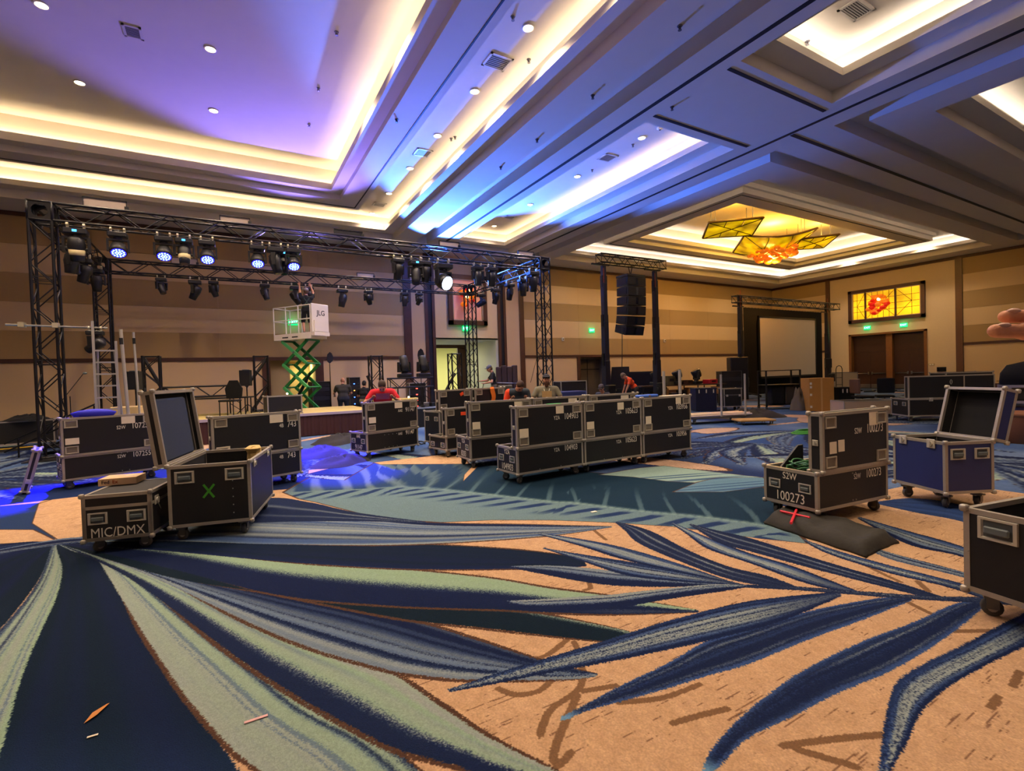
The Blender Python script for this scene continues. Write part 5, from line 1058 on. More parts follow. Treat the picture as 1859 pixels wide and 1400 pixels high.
# crew at the rack behind the stage
person('man in dark grey t-shirt and jeans standing at the rack, seen from behind', (*G(617, 742, .68)[:2]*np.array([1.0, 1.0])*0+np.array([3.95, 20.3]), 0), 165, '35332f', '1d2338', 6, hands=((.34, -.36, 1.02), (-.26, -.38, 1.05)), head=(8, 0), hair='4a3428', hairstyle='none', wide=1.2)
person('person in black t-shirt crouching at the rack, seen from behind', (4.78, 20.4, 0), 150, '17161a', '8a7a58', 10, pel=(0, 0, .80), hands=((.2, -.4, 1.0), (-.3, -.35, 1.0)), feet=((.2, -.3, 0), (-.2, -.1, 0)), head=(5, 0), hair='1a1412')
person('person in dark clothes and cap behind the truss stub, facing left', (5.85, 21.3, 0), -112, '1a191d', '1c1c20', 2, hands=((.25, -.2, .9), (-.25, -.2, .9)), head=(12, 0), hair='3a2820', cap='6a5a44')
# man on the riser coiling a cable
mp, hc, e = person('man in black t-shirt, grey trousers and cap coiling a cable, facing left', (*g2(897, 690, 18.5)[:2], .30), -112, '14151c', '5e564e', 8, hands=((.20, -.36, 1.06), (-.16, -.48, 1.14)), head=(22, 0), hair='5a4632', cap='55586a')
cable('black cable loop held by the man in the cap', [tuple(Vector(mp.location)+Matrix.Rotation(math.radians(-112), 3, 'Z') @ Vector(p)) for p in ((.2, -.42, 1.04), (.18, -.5, .7), (.16, -.46, .3), (.1, -.6, .03), (-.1, -.75, .03))], .014, M_rubber)
# two men at the desk behind the second row
mp, hc, e = person('man in navy shirt with orange shoulder bending his head over the desk', (*g2(938, 700, 11.6)[:2], 0), -22, '28313c', '20242c', 30, pel=(0, .1, .84), hands=((.18, -.34, 1.05), (-.2, -.3, 1.05)), head=(42, 14), hair='3a241a', vox=.0085, armcol='e8431c', wide=1.15)
mp, hc, e = person('bearded man in grey t-shirt and black cap with a lanyard behind the cases', (*g2(992, 700, 12.2)[:2], 0), -32, '6f6a58', '22242a', 4, pel=(0, .05, .80), hands=((.32, -.3, 1.0), (-.32, -.3, 1.0)), feet=((.16, -.3, 0), (-.16, -.3, 0)), head=(-6, 0), hair='3a241a', cap='1c1c20', beard='4a2c1a', wide=1.22, vox=.0085)
MB().tube((-.07, -.11, 1.26), (0, -.16, .98), .008, 5).tube((.07, -.11, 1.26), (0, -.16, .98), .008, 5).box(-.035, .035, -.172, -.166, .88, .98).build('lanyard', M_white, mp)
MB().box(-.12, .12, -.152, -.146, 1.05, 1.2).build('shirt_print', mat('print_tan', 'a8895a', .9, var=.5, scale=60), mp)
# orange shirt
person('man in bright orange t-shirt bending over with his back to the right', (*g2(1150, 690, 19.5)[:2], 0), -112, 'f0521a', '3a3634', 38, pel=(0, .05, .97), hands=((.18, -.42, .78), (-.2, -.40, .74)), head=(35, 0), hair='6a5a4c')
person('man with a cap crouching low behind the cases beside the lift tower', (*g2(1098, 718, 16.5)[:2], 0), -60, '2a2e3a', '22242a', 25, pel=(0, 0, .5), hands=((.2, -.45, .75), (-.2, -.45, .75)), feet=((.2, -.25, 0), (-.2, -.1, 0)), head=(18, 0), hair='2c1c14', cap='3a3238')
# hand reaching in from the right edge
ht = thing('person', 'hand with two fingers pointing in from the right edge of the picture', 'person', (0, 0, 0))
def cp(x, y, z): return CAMP+ray(x, y)*z
tip1, tip2 = cp(1826, 575, .56), cp(1808, 601, .55); axis = cp(2000, 640, .56)-tip2; axis = axis/np.linalg.norm(axis); hb = Body(np.array(tip1)-[.12, .3, .2], np.array(tip1)+[.28, .14, .15], .0024)
SK = 0; knk = []
def finger(tip, kn, r0, r1, bend=0.):
    tip = np.array(tip); kn = np.array(kn); m1 = tip*.68+kn*.32+np.array([0, 0, bend*.5]); m2 = tip*.34+kn*.66+np.array([0, 0, bend]); hb.cap(tip, m1, r1*.92, r1, 0, .003); hb.cap(m1, m2, r1*1.02, r0*.98, 0, .004); hb.cap(m2, kn, r0, r0*1.05, 0, .006); hb.ell(m1, (r1*1.06,)*3, 0, .004); hb.ell(m2, (r0*1.05,)*3, 0, .004)
k1, k2 = cp(1975, 578, .565), cp(1972, 612, .555); finger(tip1, k1, .0092, .0078, .003); finger(tip2, k2, .0098, .0084, .004)
finger(cp(1905, 655, .575), cp(1975, 640, .56), .0092, .0078, -.008); finger(cp(1930, 672, .59), cp(1985, 662, .57), .0082, .007, -.008); finger(cp(1900, 590, .60), cp(1990, 610, .60), .011, .0095, 0)
wr = cp(2110, 640, .60); 
for k in (k1, k2, cp(1975, 640, .56), cp(1985, 662, .57)): hb.cap(k, np.array(wr)*.8+np.array(k)*.2, .014, .02, 0, .015)
hb.cap(np.array(wr)*.5+np.array(k2)*.5, wr, .026, .024, 0, .02); hb.cap(wr, cp(2260, 700, .62), .025, .032, 0, .02)
link('hand', hb.mesh('hand', [mat('skin_close', 'e6a07a', .5, var=.08, scale=120, bump=.15)]), ht)
nl = Matrix.Identity(3)
for tp, kk, r in ((tip1, k1, .0078), (tip2, k2, .0084)):
    d = np.array(kk)-np.array(tp); d /= np.linalg.norm(d); c = np.array(tp)+d*.004+np.array([-.0005, -.004, .0062]); nb = Body(c-.02, c+.02, .0015); nb.ell(c, (.0045, .0075, .0030), 0, 0, np.stack([np.cross(d, [0, 0, 1.]), d, [0, 0, 1.]], 1)); link('fingernail', nb.mesh('fingernail', [mat('nail', 'f0c4ac', .3)]), ht)
# the rest of that person stands outside the frame
el = cp(2260, 700, .62); pb_ = np.array([el[0]+.12, el[1]-.42, 0]); ub = Body(pb_+[-.5, -.4, -.02], pb_+[.5, .6, 1.85], .016)
ub.cap(pb_+[-.07, 0, .92], pb_+[.07, 0, .92], .12, .12, 1, .04).cap(pb_+[-.1, 0, 1.2], pb_+[.1, 0, 1.2], .125, .125, 2, .06).cap(pb_+[-.13, 0, 1.4], pb_+[.13, 0, 1.4], .09, .09, 2, .06).cap(pb_+[0, 0, 1.42], pb_+[0, 0, 1.55], .06, .055, 0, .03).ell(pb_+[0, 0, 1.66], (.08, .1, .12), 0, .02)
ub.cap(pb_+[-.19, 0, 1.42], pb_+[-.1, .22, 1.32], .06, .052, 2, .04).cap(pb_+[-.1, .22, 1.32], el, .045, .034, 0, .03).cap(pb_+[.19, 0, 1.42], pb_+[.25, 0, 1.12], .06, .05, 2, .04).cap(pb_+[.25, 0, 1.12], pb_+[.25, .05, .86], .045, .03, 0, .02)
for s in (-1, 1): ub.cap(pb_+[s*.1, 0, .9], pb_+[s*.11, .02, .5], .095, .065, 1, .04).cap(pb_+[s*.11, .02, .5], pb_+[s*.11, 0, .08], .062, .045, 1, .02).cap(pb_+[s*.11, 0, .05], pb_+[s*.12, .17, .04], .045, .035, 1, .02)
link('body', ub.mesh('body', [MATS['skin_close'], mat('pants_20242c', '20242c', .9), mat('shirt_offscreen', '30343c', .9)]), ht)
# ================================================================ STAGE AND CREW GEAR
M_deck = mat('stage_carpet', 'b9a566', .9, var=.12, scale=14); M_skirt = mat('maroon_skirt', '3a1a22', .9); M_grey = mat('grey_steel', '6a6a6e', .4, .7); M_gal = mat('galvanised', 'bdb9b4', .4, .6)
SZ = .68
st = thing('stage', 'low stage with yellow carpet top and pleated maroon skirt', 'stage', (0, 0, 0))
k = 0
for i in range(6):
    for j in range(2):
        x0 = -2.9+i*1.15; y0 = 15.6+j*1.65
        d = MB().bbox(x0+.004, x0+1.146, y0+.004, y0+1.646, SZ-.06, SZ, .004).build('deck_panel', M_deck, st)
        for a, b_ in ((.08, .08), (1.07, 1.57)): MB().tube((x0+a, y0+b_, 0), (x0+a, y0+b_, SZ-.06), .024, 6).build('deck_leg', M_grey, d)
sk = MB(); n = 190
for i in range(n):
    u0, u1 = -2.9+6.9*i/n, -2.9+6.9*(i+1)/n; s0, s1 = [.018*math.sin(q*2.1)+.012*math.sin(q*5.3) for q in (i, i+1)]
    sk.add([(u0, 15.57-s0, .02), (u1, 15.57-s1, .02), (u1, 15.575, SZ-.03), (u0, 15.575, SZ-.03)], [(0, 1, 2, 3)])
sk.build('skirt', M_skirt, st, True, fix=False); MB().box(-2.9, 4.0, 15.55, 15.6, SZ-.07, SZ+.006).build('edge_strip', mat('stage_edge_lit', 'a59ab5', .5), st)  # lavender light along the front edge is painted into the strip's colour
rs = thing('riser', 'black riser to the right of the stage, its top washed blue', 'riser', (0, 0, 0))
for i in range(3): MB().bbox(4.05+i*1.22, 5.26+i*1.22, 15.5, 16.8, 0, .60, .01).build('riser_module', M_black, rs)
MB().box(4.05, 7.7, 15.49, 16.8, .6, .62).build('top_sheet', mat('riser_top_blue_wash', '4a5670', .6), rs)  # blue wash light on the black riser top, put into the sheet's colour
p6 = Vector(g2(897, 690, 18.5)); rp = thing('riser', 'small black platform under the man coiling a cable', 'riser', (p6.x, p6.y, 0)); MB().bbox(-.9, .9, -.6, .6, .26, .30, .01).build('deck', M_black, rp)
for a in (-.8, .8):
    for b_ in (-.5, .5): MB().tube((a, b_, 0), (a, b_, .26), .03, 6).build('leg', M_blackm, rp)
# stair with handrail at the stage's left end
t = thing('stage_stair', 'black stage stair with twin handrail at the left end', 'stair', (-4.15, 16.3, 0))
for i in range(3): MB().box(.0+i*.4, .42+i*.4, 0, .9, .2+i*.2-.04, .2+i*.2).build('tread', M_black, t)
for y in (0, .9): MB().tube((0, y, .1), (1.15, y, .62), .03, 6).build('stringer', M_blackm, t)
for z in (.55, .75): MB().tube((-.55, -.02, z-.4), (1.25, -.02, z+.5), .022, 6).build('handrail', M_blackm, t)
for x in (-.3, .5, 1.15): MB().tube((x, -.02, max(.0, x*.45)), (x, -.02, .6+x*.5), .02, 6).build('rail_post', M_blackm, t)
# scissor lift
L = thing('scissor_lift', 'green scissor lift with white platform and JLG control panel', 'lift', LIFT, LYAW)
M_lg = mat('lift_green', '1f7a3a', .45); M_lg2 = mat('lift_green_light', '49a862', .45); M_lw = mat('lift_white', 'e6ded6', .45)
MB().bbox(-.92, .92, -.38, .38, .18, .55, .03).build('chassis', M_black, L)
for x in (-.65, .65):
    for y in (-.34, .34): MB().lathe([(.16, -.06), (.17, -.05), (.17, .05), (.16, .06)], 16, (x, y, .17), (0, 1, 0)).build('wheel', M_rubber, L)
zb, zt_, n = .55, 3.17, 3; hh = (zt_-zb)/n; hw = .62
for i in range(n):
    z0, z1 = zb+i*hh, zb+(i+1)*hh
    for y in (-.27, .27):
        for s in (-1, 1):
            yy = y+(.035 if s > 0 else -.035); d = Vector((2*hw*s, 0, hh)); R = d.to_track_quat('X', 'Z').to_matrix()
            MB().cbox((0, yy, (z0+z1)/2), (d.length, .05, .11), R).build('scissor_arm', M_lg2 if s < 0 and y < 0 else M_lg, L)
        MB().tube((0, y-.08, (z0+z1)/2), (0, y+.08, (z0+z1)/2), .04, 8).build('pivot_pin', M_grey, L)
    for s in (-1, 1): MB().tube((s*hw, -.32, z1), (s*hw, .32, z1), .03, 8).build('cross_tube', M_lg, L)
MB().tube((-.3, 0, 1.0), (.25, 0, 1.7), .06, 10).tube((.25, 0, 1.7), (.45, 0, 1.95), .035, 8).build('hydraulic_ram', M_blackm, L)
MB().box(-.95, .95, -.38, .38, 3.2, 3.42).build('platform', M_lw, L); MB().box(.5, 1.12, -.36, .36, 3.3, 3.43).build('extension_deck', M_lw, L)
rl = []
for x in (-.93, -.3, .35, .95):
    for y in (-.37, .37): rl.append(((x, y, 3.42), (x, y, 4.42)))
for y in (-.37, .37):
    for z in (3.92, 4.42): rl.append(((-.93, y, z), (.95, y, z)))
for z in (3.92, 4.42): rl.append(((-.93, -.37, z), (-.93, .37, z)))
for p, q in rl: MB().tube(p, q, .022, 8).build('guard_rail', M_lw, L)
MB().bbox(1.0, 1.06, -.4, .4, 3.4, 4.46, .015).box(1.06, 1.10, -.32, .32, 3.45, 3.85).build('control_panel', M_lw, L)
text('JLG', .26, mat('logo_black', '15151a', .5), L, (1.064, .02, 4.12), (PI/2, 0, PI/2), .012); MB().box(-.5, -.2, -.386, -.38, 3.27, 3.31).box(.0, .3, -.386, -.38, 3.27, 3.31).build('safety_sticker', M_slot, L)
# ladder, poles
t = thing('ladder', 'aluminium extension ladder standing before the left rear tower', 'ladder', (-2.62, 14.45, 0), 4)
for x in (0, .40): MB().box(x-.022, x+.022, -.04, .04, 0, 2.7 if x else 3.15).build('stile', M_gal, t)
for x in (-.05, .46): MB().tube((x, .55, 0), (.06 if x < 0 else .36, .06, 2.5), .025, 8).build('rear_stile', M_gal, t)
for i in range(9): MB().box(.0, .40, -.025, .025, .3+i*.27, .335+i*.27).build('rung', M_gal, t)
t = tag(MB().tube((0, 0, 0), (-.10, 0, 2.95), .035, 10).build('telescopic_pole', M_gal), 'thick silver pole standing right beside the ladder', 'pole'); t.location = (-1.98, 14.2, 0); MB().tube((-.094, 0, 2.6), (-.099, 0, 2.75), .04, 10).build('collar', M_rubber, t)
t = tag(MB().tube((0, 0, 0), (-.06, 0, 2.35), .028, 10).build('telescopic_pole', M_gal), 'thinner silver pole between the ladder and the open lid', 'pole'); t.location = (-2.0, 15.8, SZ); MB().tube((-.05, 0, 2.05), (-.054, 0, 2.2), .034, 10).build('collar', M_rubber, t)
# speakers on poles
def pole_speaker(px, py, depth, label, z0=SZ, zt=1.55, rz=0):
    g = g2(px, py, depth); t = thing('speaker_on_pole', label, 'speaker', (g[0], g[1], z0), rz); h = zt-z0
    MB().tube((0, 0, .05), (0, 0, h), .02, 8).build('pole', M_blackm, t)
    for k in range(3):
        a = k*2*PI/3; MB().tube((0, 0, .28), (.38*math.cos(a), .38*math.sin(a), 0), .014, 6).build('tripod_leg', M_blackm, t)
    c = MB().prism([(-.16, -.14), (.16, -.14), (.11, .14), (-.11, .14)], h, h+.5).build('cabinet', M_black, t); MB().box(-.145, .145, -.146, -.14, h+.03, h+.47).build('grille', MATS['speaker_grille'], c); MB().box(-.06, .06, -.15, .1, h+.5, h+.52).build('handle', M_grip, c); return t
pole_speaker(246, 700, 13.5, 'black speaker on a pole left of the standing lid', rz=-20); pole_speaker(448, 700, 15.7, 'black speaker on a pole before the middle truss stub', rz=-25)
pole_speaker(1503, 690, 27.5, 'black speaker on a pole right of the projection screen', 0, 1.5, -40)
# truss stubs with LED tubes
def stub(px, depth, label, tubes, z0=SZ, h=1.85):
    g = g2(px, 700, depth); t = truss('truss_stub', label, (g[0], g[1], z0+.03), (g[0], g[1], z0+h), w=.40, panel=.46, cat='truss')
    MB().box(-.03, -.005, -.35, .35, -.35, .35).build('base_plate', M_black, t)
    for (y0, zz0, y1, zz1) in tubes: MB().tube((zz0, y0, .26), (zz1, y1, .26), .05, 8).build('led_tube', mat('tube_black', '1e1c20', .4), t)
    return t
stub(277, 14.6, 'black truss stub with a leaning tube light, behind the standing lid', ((.35, .5, -.2, 1.75),)); stub(475, 16.3, 'black truss stub with two leaning tube lights, left of the scissor lift', ((-.45, .8, .22, 1.75), (-.3, .0, .25, .85)))
stub(683, 18.0, 'black truss stub with tube lights behind the man in red', ((.3, .3, -.25, 1.75),), z0=0., h=2.5); stub(827, 19.2, 'black truss stub with leaning tube lights before the corridor opening', ((-.5, .75, .1, 1.75), (-.4, .0, .1, .7)), z0=.0, h=2.55)
# low truss bridges
def bridge(x0, x1, y, z0, zt, label, grp=None):
    t = truss('truss_bridge', label, (x0, y, zt), (x1, y, zt), panel=.4, w=.32)
    for x in (.18, x1-x0-.18):
        for a in (-.14, .14): MB().tube((x+a, 0, -.16), (x+a, 0, z0-zt), .022, 6).build('leg', M_blackm, t)
        for kk in range(2): MB().tube((x-.14, 0, -.2-kk*.22), (x+.14, 0, -.42-kk*.22), .012, 6).build('leg_brace', M_blackm, t)
    return t
a, b_ = PY(296, 700, 18.2), PY(437, 700, 18.2); bridge(a[0], b_[0], 18.2, SZ, 1.42, 'low black truss bridge on the stage behind the standing lid')
a, b_ = g2(706, 700, 16.6), g2(786, 700, 17.3); bridge(a[0], b_[0], 16.5, .62, 1.48, 'low black truss bridge with two upright moving heads on the riser')
for px, lb in ((735, 'left'), (777, 'right')): g = g2(px, 690, 16.9); moving_head('black moving head standing on the riser bridge, %s of two' % lb, (g[0], 16.5, 1.66), 180-10, 20, 'spot', 1.15, base_down=True)
# stage furniture
def rack(label, x, y, z, w_, d, h, rz=0, units=7, lamps=None, mt=None, name='equipment_rack'):
    t = thing(name, label, 'rack', (x, y, z), rz); link('case', shell(0, w_, 0, d, 0, h, '-y'), t); edges(0, w_, 0, d, 0, h, .025).build('edge_trim', mt or M_grey, t)
    for k in range(units):
        z0 = .04+(h-.08)*k/units; u = MB().box(.03, w_-.03, .02, .06, z0+.008, z0+(h-.08)/units-.006).build('rack_unit', M_fix if k % 2 else mat('rack_grey', '3a3a40', .4, .5), t); MB().ball((.07, .018, z0+.05), .012, 6, 4).ball((w_-.07, .018, z0+.05), .012, 6, 4).build('knob', M_chrome, u)
        if lamps: MB().box(w_*.4, w_*.5, .012, .02, z0+.03, z0+.06).build('indicator', lamps[k % len(lamps)], u)
    return t
M_bl = mat('indicator_blue', '2040ff', .3, emit='3560ff', es=12.); M_rd = mat('indicator_red', 'ff2a20', .3, emit='ff4030', es=8.); M_or = mat('indicator_orange', 'ff8a20', .3, emit='ff8030', es=8.)
rack('black equipment rack at the back of the stage, left of the man in grey', 3.05, 21.9, .0, .75, .6, 1.62, 10, 8); rack('rack with glowing blue lamps between the two crew members', 4.35, 21.0, 0, .45, .5, 1.75, 0, 6, (M_or, M_bl, M_bl, M_bl))
g = g2(766, 700, 18.5); rack('silver rack case with a red lamp behind the riser bridge', g[0]-.3, g[1]+.6, .0, .65, .6, 1.45, -10, 6, (M_rd,), M_gal)
g = g2(1037, 700, 17.5); rack('black rack case with cables on top behind the bearded man', g[0]-.45, g[1], 0, 1.0, .7, 1.35, -12, 4, None, M_gal)
g = g2(1035, 715, 15.5); t = thing('blue_box', 'flat blue-topped case behind the bearded man on the right', 'case', (g[0]-.4, g[1], 0), -8); MB().bbox(0, .95, 0, .6, .1, 1.05, .02).build('body', M_lamblue, t); edges(0, .95, 0, .6, .1, 1.05, .03).build('edge_trim', mat('trim_blue', '5a68a8', .4, .6), t)
for x in (.1, .85): link('caster', FORK, t, (x, .15, -.03)); link('caster', FORK, t, (x, .45, -.03))
def antenna(px, depth, label, zt, z0=0.):
    g = g2(px, 700, depth); t = thing('antenna_stand', label, 'antenna', (g[0], g[1], z0)); MB().tube((0, 0, 0), (0, 0, zt-z0), .016, 6).build('mast', M_blackm, t)
    MB().prism([(0, 0), (.13, .12), (.15, .3), (.1, .44), (.02, .5), (-.08, .4), (-.11, .25), (-.09, .1)], -.012, .012, 'y').build('paddle', M_black, t, loc=(0, 0, zt-z0))
    MB().lathe([(.2, 0), (.2, .02), (.03, .03)], 12).build('foot', M_black, t)
antenna(600, 20.8, 'dark antenna paddle on a pole above the equipment rack', 2.36, 0); antenna(765, 18.6, 'dark antenna paddle on a pole left of the corridor opening', 2.25)
def mic(px, depth, label, z0, tx, tz):
    g = g2(px, 700, depth); t = thing('microphone_stand', label, 'microphone stand', (g[0], g[1], z0)); MB().tube((0, 0, 0), (0, 0, tz*.72), .012, 6).build('upright', M_blackm, t); MB().tube((-.3, 0, tz*.56), (tx, 0, tz), .009, 6).build('boom', M_blackm, t); MB().ball((tx+.03, 0, tz+.01), .03, 8, 6, (1.6, 1, 1)).build('microphone', M_grip, t)
    for k in range(3): a = k*2.1; MB().tube((0, 0, .12), (.3*math.cos(a), .3*math.sin(a), 0), .009, 5).build('tripod_leg', M_blackm, t)
mic(126, 12.3, 'microphone on a boom stand beside the left front tower', .0, .28, 2.0); mic(975, 19.5, 'thin boom stand left of the right front tower', 0, .05, 2.35)
t = thing('cream_speaker', 'cream cabinet standing on the stage behind the ladder', 'cabinet', (*g2(232, 735, 12.9)[:2], SZ), -15); MB().bbox(-.32, .32, -.2, .2, 0, .44, .02).build('cabinet', mat('cream_vinyl', 'c0a982', .6), t); MB().box(-.36, -.325, -.18, .18, .03, .4).build('speaker_back', M_black, t); MB().box(-.25, -.1, -.206, -.2, .1, .2).build('badge', M_grey, t)
t = thing('keyboard_stand', 'low black table with a sheet and gear on the stage behind the open case', 'table', (*g2(400, 735, 15.2)[:2], SZ), -20)
MB().box(-1.0, .9, -.3, .3, .5, .54).build('table_top', M_black, t)
for x in (-.9, .8):
    for y in (-.25, .25): MB().tube((x, y, 0), (x, y, .5), .02, 6).build('leg', M_blackm, t)
g = g2(418, 735, 14.6); t = thing('stage_chair', 'black chair silhouette on the stage beside the right pole speaker', 'chair', (g[0], g[1], SZ), 150); MB().bbox(-.24, .24, -.22, .22, .42, .48, .02).build('seat', M_foam, t); MB().prism([(-.22, .5), (.22, .5), (.26, .8), (.12, 1.05), (-.12, 1.05), (-.26, .8)], -.25, -.2, 'y').build('backrest', M_foam, t)
for x in (-.2, .2):
    for y in (-.2, .2): MB().tube((x, y, 0), (x, y, .42), .016, 6).build('leg', M_blackm, t)
g = g2(507, 745, 15.4); t = base_case('flight_case', 'black case with a silver lid edge on the stage front left of the scissor lift', g[0]-.4, 15.75, 8, .95, .55, .55, zb=.02, opened=False); t.location.z = SZ; MB().ball((.6, .25, .60), .03, 8, 6).build('lamp', mat('work_lamp', 'fff4d0', .4, emit='ffe8b0', es=6.), t)
# gear lying on the black riser
for k in range(14):
    x = 4.3+.24*k+random.uniform(-.05, .05); y = 15.75+random.uniform(0, .7); s = random.uniform(.05, .12)
    t = tag(MB().bbox(-s, s, -s*.8, s*.8, 0, s*1.3, .01).tube((s, 0, s*.5), (s+.05, .02, s*.3), .015, 6).build('power_box', [M_fix, M_grey, M_black][k % 3]), 'small box of power gear on the black riser, number %d along from the left' % (k+1), 'power box', 'power boxes on the riser'); t.location = (x, y, .62); t.rotation_euler = (0, 0, random.uniform(0, 3)); t['label'] = 'small dark power box on the riser, %s counting from the left' % (ORD+['eighth', 'ninth', 'tenth', 'eleventh', 'twelfth', 'thirteenth', 'fourteenth'])[k]
t = tag(MB().lathe([(.05, 0), (.055, .08), (.02, .11), (.05, .14), (.03, .24), (.0, .26)], 10).build('white_bottle', M_white), 'small white bottle on the riser edge beside the 91147 trunk', 'bottle'); t.location = (4.66, 15.62, .62)
t = tag(MB().bbox(0, 1.5, -.1, .1, 0, .06, .01).build('light_bar', mat('bar_glow', 'd8c070', .5)), 'pale strip light bar lying across the riser behind the man in red', 'light bar'); t.location = (4.1, 16.2, .9); MB().ball((1.2, 0, .09), .035, 8, 6).build('lamp', MATS['work_lamp'], t)
for x in (.2, 1.2): MB().box(x-.04, x+.04, -.06, .06, -.28, 0).build('support', M_blackm, t)
# dark curtain case beside the man coiling cable
g = g2(920, 690, 21.0); t = thing('drape_cart', 'dark brown upright cart behind the man coiling a cable', 'cart', (g[0], g[1], 0), -25)
for k in range(4): MB().bbox(-.45+k*.23, -.24+k*.23, -.25, .25, .15, 2.0+.05*(k % 2), .02).build('panel', mat('cart_brown', '3a2626', .7), t)
for x in (-.4, .4): MB().tube((x, 0, .15), (x, 0, 0), .04, 8).build('foot', M_rubber, t)
MB().tube((-.9, -.35, 1.35), (.5, -.35, 1.28), .02, 6).tube((-.2, -.35, .3), (.6, -.35, 0.02), .03, 6).build('steel_arm', M_grey, t)
# grey seat-back behind the tall trunks
t = thing('office_chair', 'grey high-backed chair behind the tall trunks', 'chair', (*g2(918, 720, 13.2)[:2], 0), 20); MB().bbox(-.27, .27, -.05, .05, .7, 1.36, .03).build('backrest', mat('grey_mesh', '4a4844', .8), t); MB().bbox(-.27, .27, -.5, 0, .6, .68, .03).build('seat', M_foam, t); MB().tube((0, -.25, .1), (0, -.25, .6), .03, 8).build('column', M_grey, t)
for k in range(5): a = k*2*PI/5; MB().tube((0, -.25, .1), (.3*math.cos(a), -.25+.3*math.sin(a), .03), .02, 6).build('spoke', M_black, t)
# desk laptop and control desk behind row two
t = thing('control_desk', 'dark control desk behind the second row of trunks', 'desk', (*g2(985, 720, 10.75)[:2], 0), -22); MB().box(-1.0, 1.3, -.2, .2, .9, .95).build('desk_top', M_black, t)
for x in (-.9, 1.2): MB().box(x-.03, x+.03, -.18, .18, 0, .9).build('leg', M_black, t)
# ---------------- gear at the right of the line array
g = g2(1125, 700, 21.5); t = thing('monitor_cart', 'black angled monitor left of the bending man in orange', 'monitor', (g[0], g[1], 0), -30)
MB().prism([(-.45, .9), (.45, .9), (.42, 1.85), (-.32, 1.85)], -.06, .06, 'y').build('screen', M_black, t); MB().box(-.6, .6, -.3, .3, .1, .9).build('cabinet', M_foam, t); MB().box(-.3, .0, -.32, -.3, .55, .6).box(.1, .35, -.32, -.3, .55, .6).build('label_strip', M_gal, t)
g = g2(1160, 700, 24.2); t = thing('subwoofer', 'wide black subwoofer stack behind the bending man in orange', 'speaker', (g[0], g[1], 0), -30); MB().bbox(-.95, .95, -.3, .3, .0, .85, .02).build('lower_cabinet', M_black, t); MB().bbox(-.95, .95, -.3, .3, .87, 1.62, .02).build('upper_cabinet', M_black, t)
for z in (.45, 1.2): MB().box(-.9, .9, -.31, -.3, z-.3, z+.3).build('grille', MATS['speaker_grille'], t)
a, b_ = Vector(g2(1160, 700, 22.6)), Vector(g2(1312, 700, 23.0)); t = thing('equipment_table', 'long low equipment table carrying moving heads right of the line array', 'table', a, math.degrees(math.atan2((b_-a).y, (b_-a).x))); LL = (b_-a).length
MB().box(0, LL, -.35, .35, .90, .95).build('table_top', mat('table_brown', '4a3424', .6), t)
for k in range(5):
    for y in (-.3, .3): MB().tube((LL*(k+.1)/4.2, y, 0), (LL*(k+.1)/4.2, y, .9), .025, 6).build('leg', M_blackm, t)
MB().box(.1, LL-.1, -.3, .3, .45, .48).build('shelf', M_black, t)
for k in range(9): MB().bbox(.15+k*LL/9.5, .15+k*LL/9.5+LL/13, -.25, .2, .48, .48+.12+.2*((k*7) % 3)/2, .01).build('stored_gear', [M_grey, M_black, M_card][k % 3], t)
for px, lb in ((1190, 'first'), (1229, 'second'), (1264, 'third')):
    f = (px-1160)/152; p = a+(b_-a)*f; moving_head('black moving head standing on the equipment table, %s from the left' % lb, (p.x, p.y, .96), 155, 60, 'wash', 1.25, base_down=True)
for px, sx, h, m_, lb in ((1213, .28, .42, mat('olive_box', '6a6040', .7), 'olive box between moving heads on the equipment table'), (1246, .2, .2, mat('brown_box', '4a2a1a', .7), 'small brown box on the equipment table'), (1289, .28, .2, mat('red_box', 'c81e2a', .5), 'bright red box on the equipment table')):
    f = (px-1160)/152; p = a+(b_-a)*f; t = tag(MB().bbox(-sx, sx, -.2, .2, 0, h, .012).build('storage_box', m_), lb, 'box'); t.location = (p.x, p.y, .95); MB().box(-sx*.5, sx*.5, -.206, -.2, h*.4, h*.7).build('box_label', M_slot, t)
g = g2(1322, 700, 24.2); t = rack('black amplifier rack left of the screen tower', g[0]-.5, g[1], 0, 1.0, .6, 1.5, -30, 6, None, M_grey); g = g2(1331, 690, 25.4); t = thing('speaker_box', 'black speaker box on the amplifier rack', 'speaker', (g[0]-.3, g[1]-.1, 0), -30); MB().bbox(0, .9, 0, .5, 0, 2.2, .02).build('cabinet', M_black, t); MB().box(.05, .85, -.01, 0, .1, 2.1).build('grille', MATS['speaker_grille'], t)
# blue bin, black case, pipe cart
def bin_(label, px, py, w_, d, h, rz, m_, name='storage_bin', lid=True):
    g = G(px, py); t = thing(name, label, 'bin', g, rz); MB().prism([(0, 0), (w_, 0), (w_, d), (0, d)], .02, h-.05).build('tub', m_, t); MB().bbox(-.02, w_+.02, -.02, d+.02, h-.05, h, .01).build('rim', m_, t)
    for x in (.12, w_/2, w_-.12): MB().box(x-.02, x+.02, -.025, -.018, h-.2, h-.06).build('clip', M_white, t)
    return t
bin_('dark blue plastic bin with white clips right of the 103956 trunk', 1264, 747, .8, .6, .9, -30, mat('bin_navy', '141a38', .5))
g = G(1315, 746); t = base_case('flight_case', 'black flight case with two butterfly latches behind the pipe cart', g[0], g[1], -30, .68, .5, .85, opened=False); MB().box(0, .65, -.008, -.002, .58, .62).build('seam', M_grey, t)
for x in (.12, .6): place('butterfly_latch', LATCH, t, Matrix.Translation((x, -.003, .58)) @ FRONT, .8)
cg = G(1258, 772); t = thing('pipe_cart', 'aluminium cart loaded with pipes right of the front row', 'cart', (cg[0], cg[1], 0), -18)
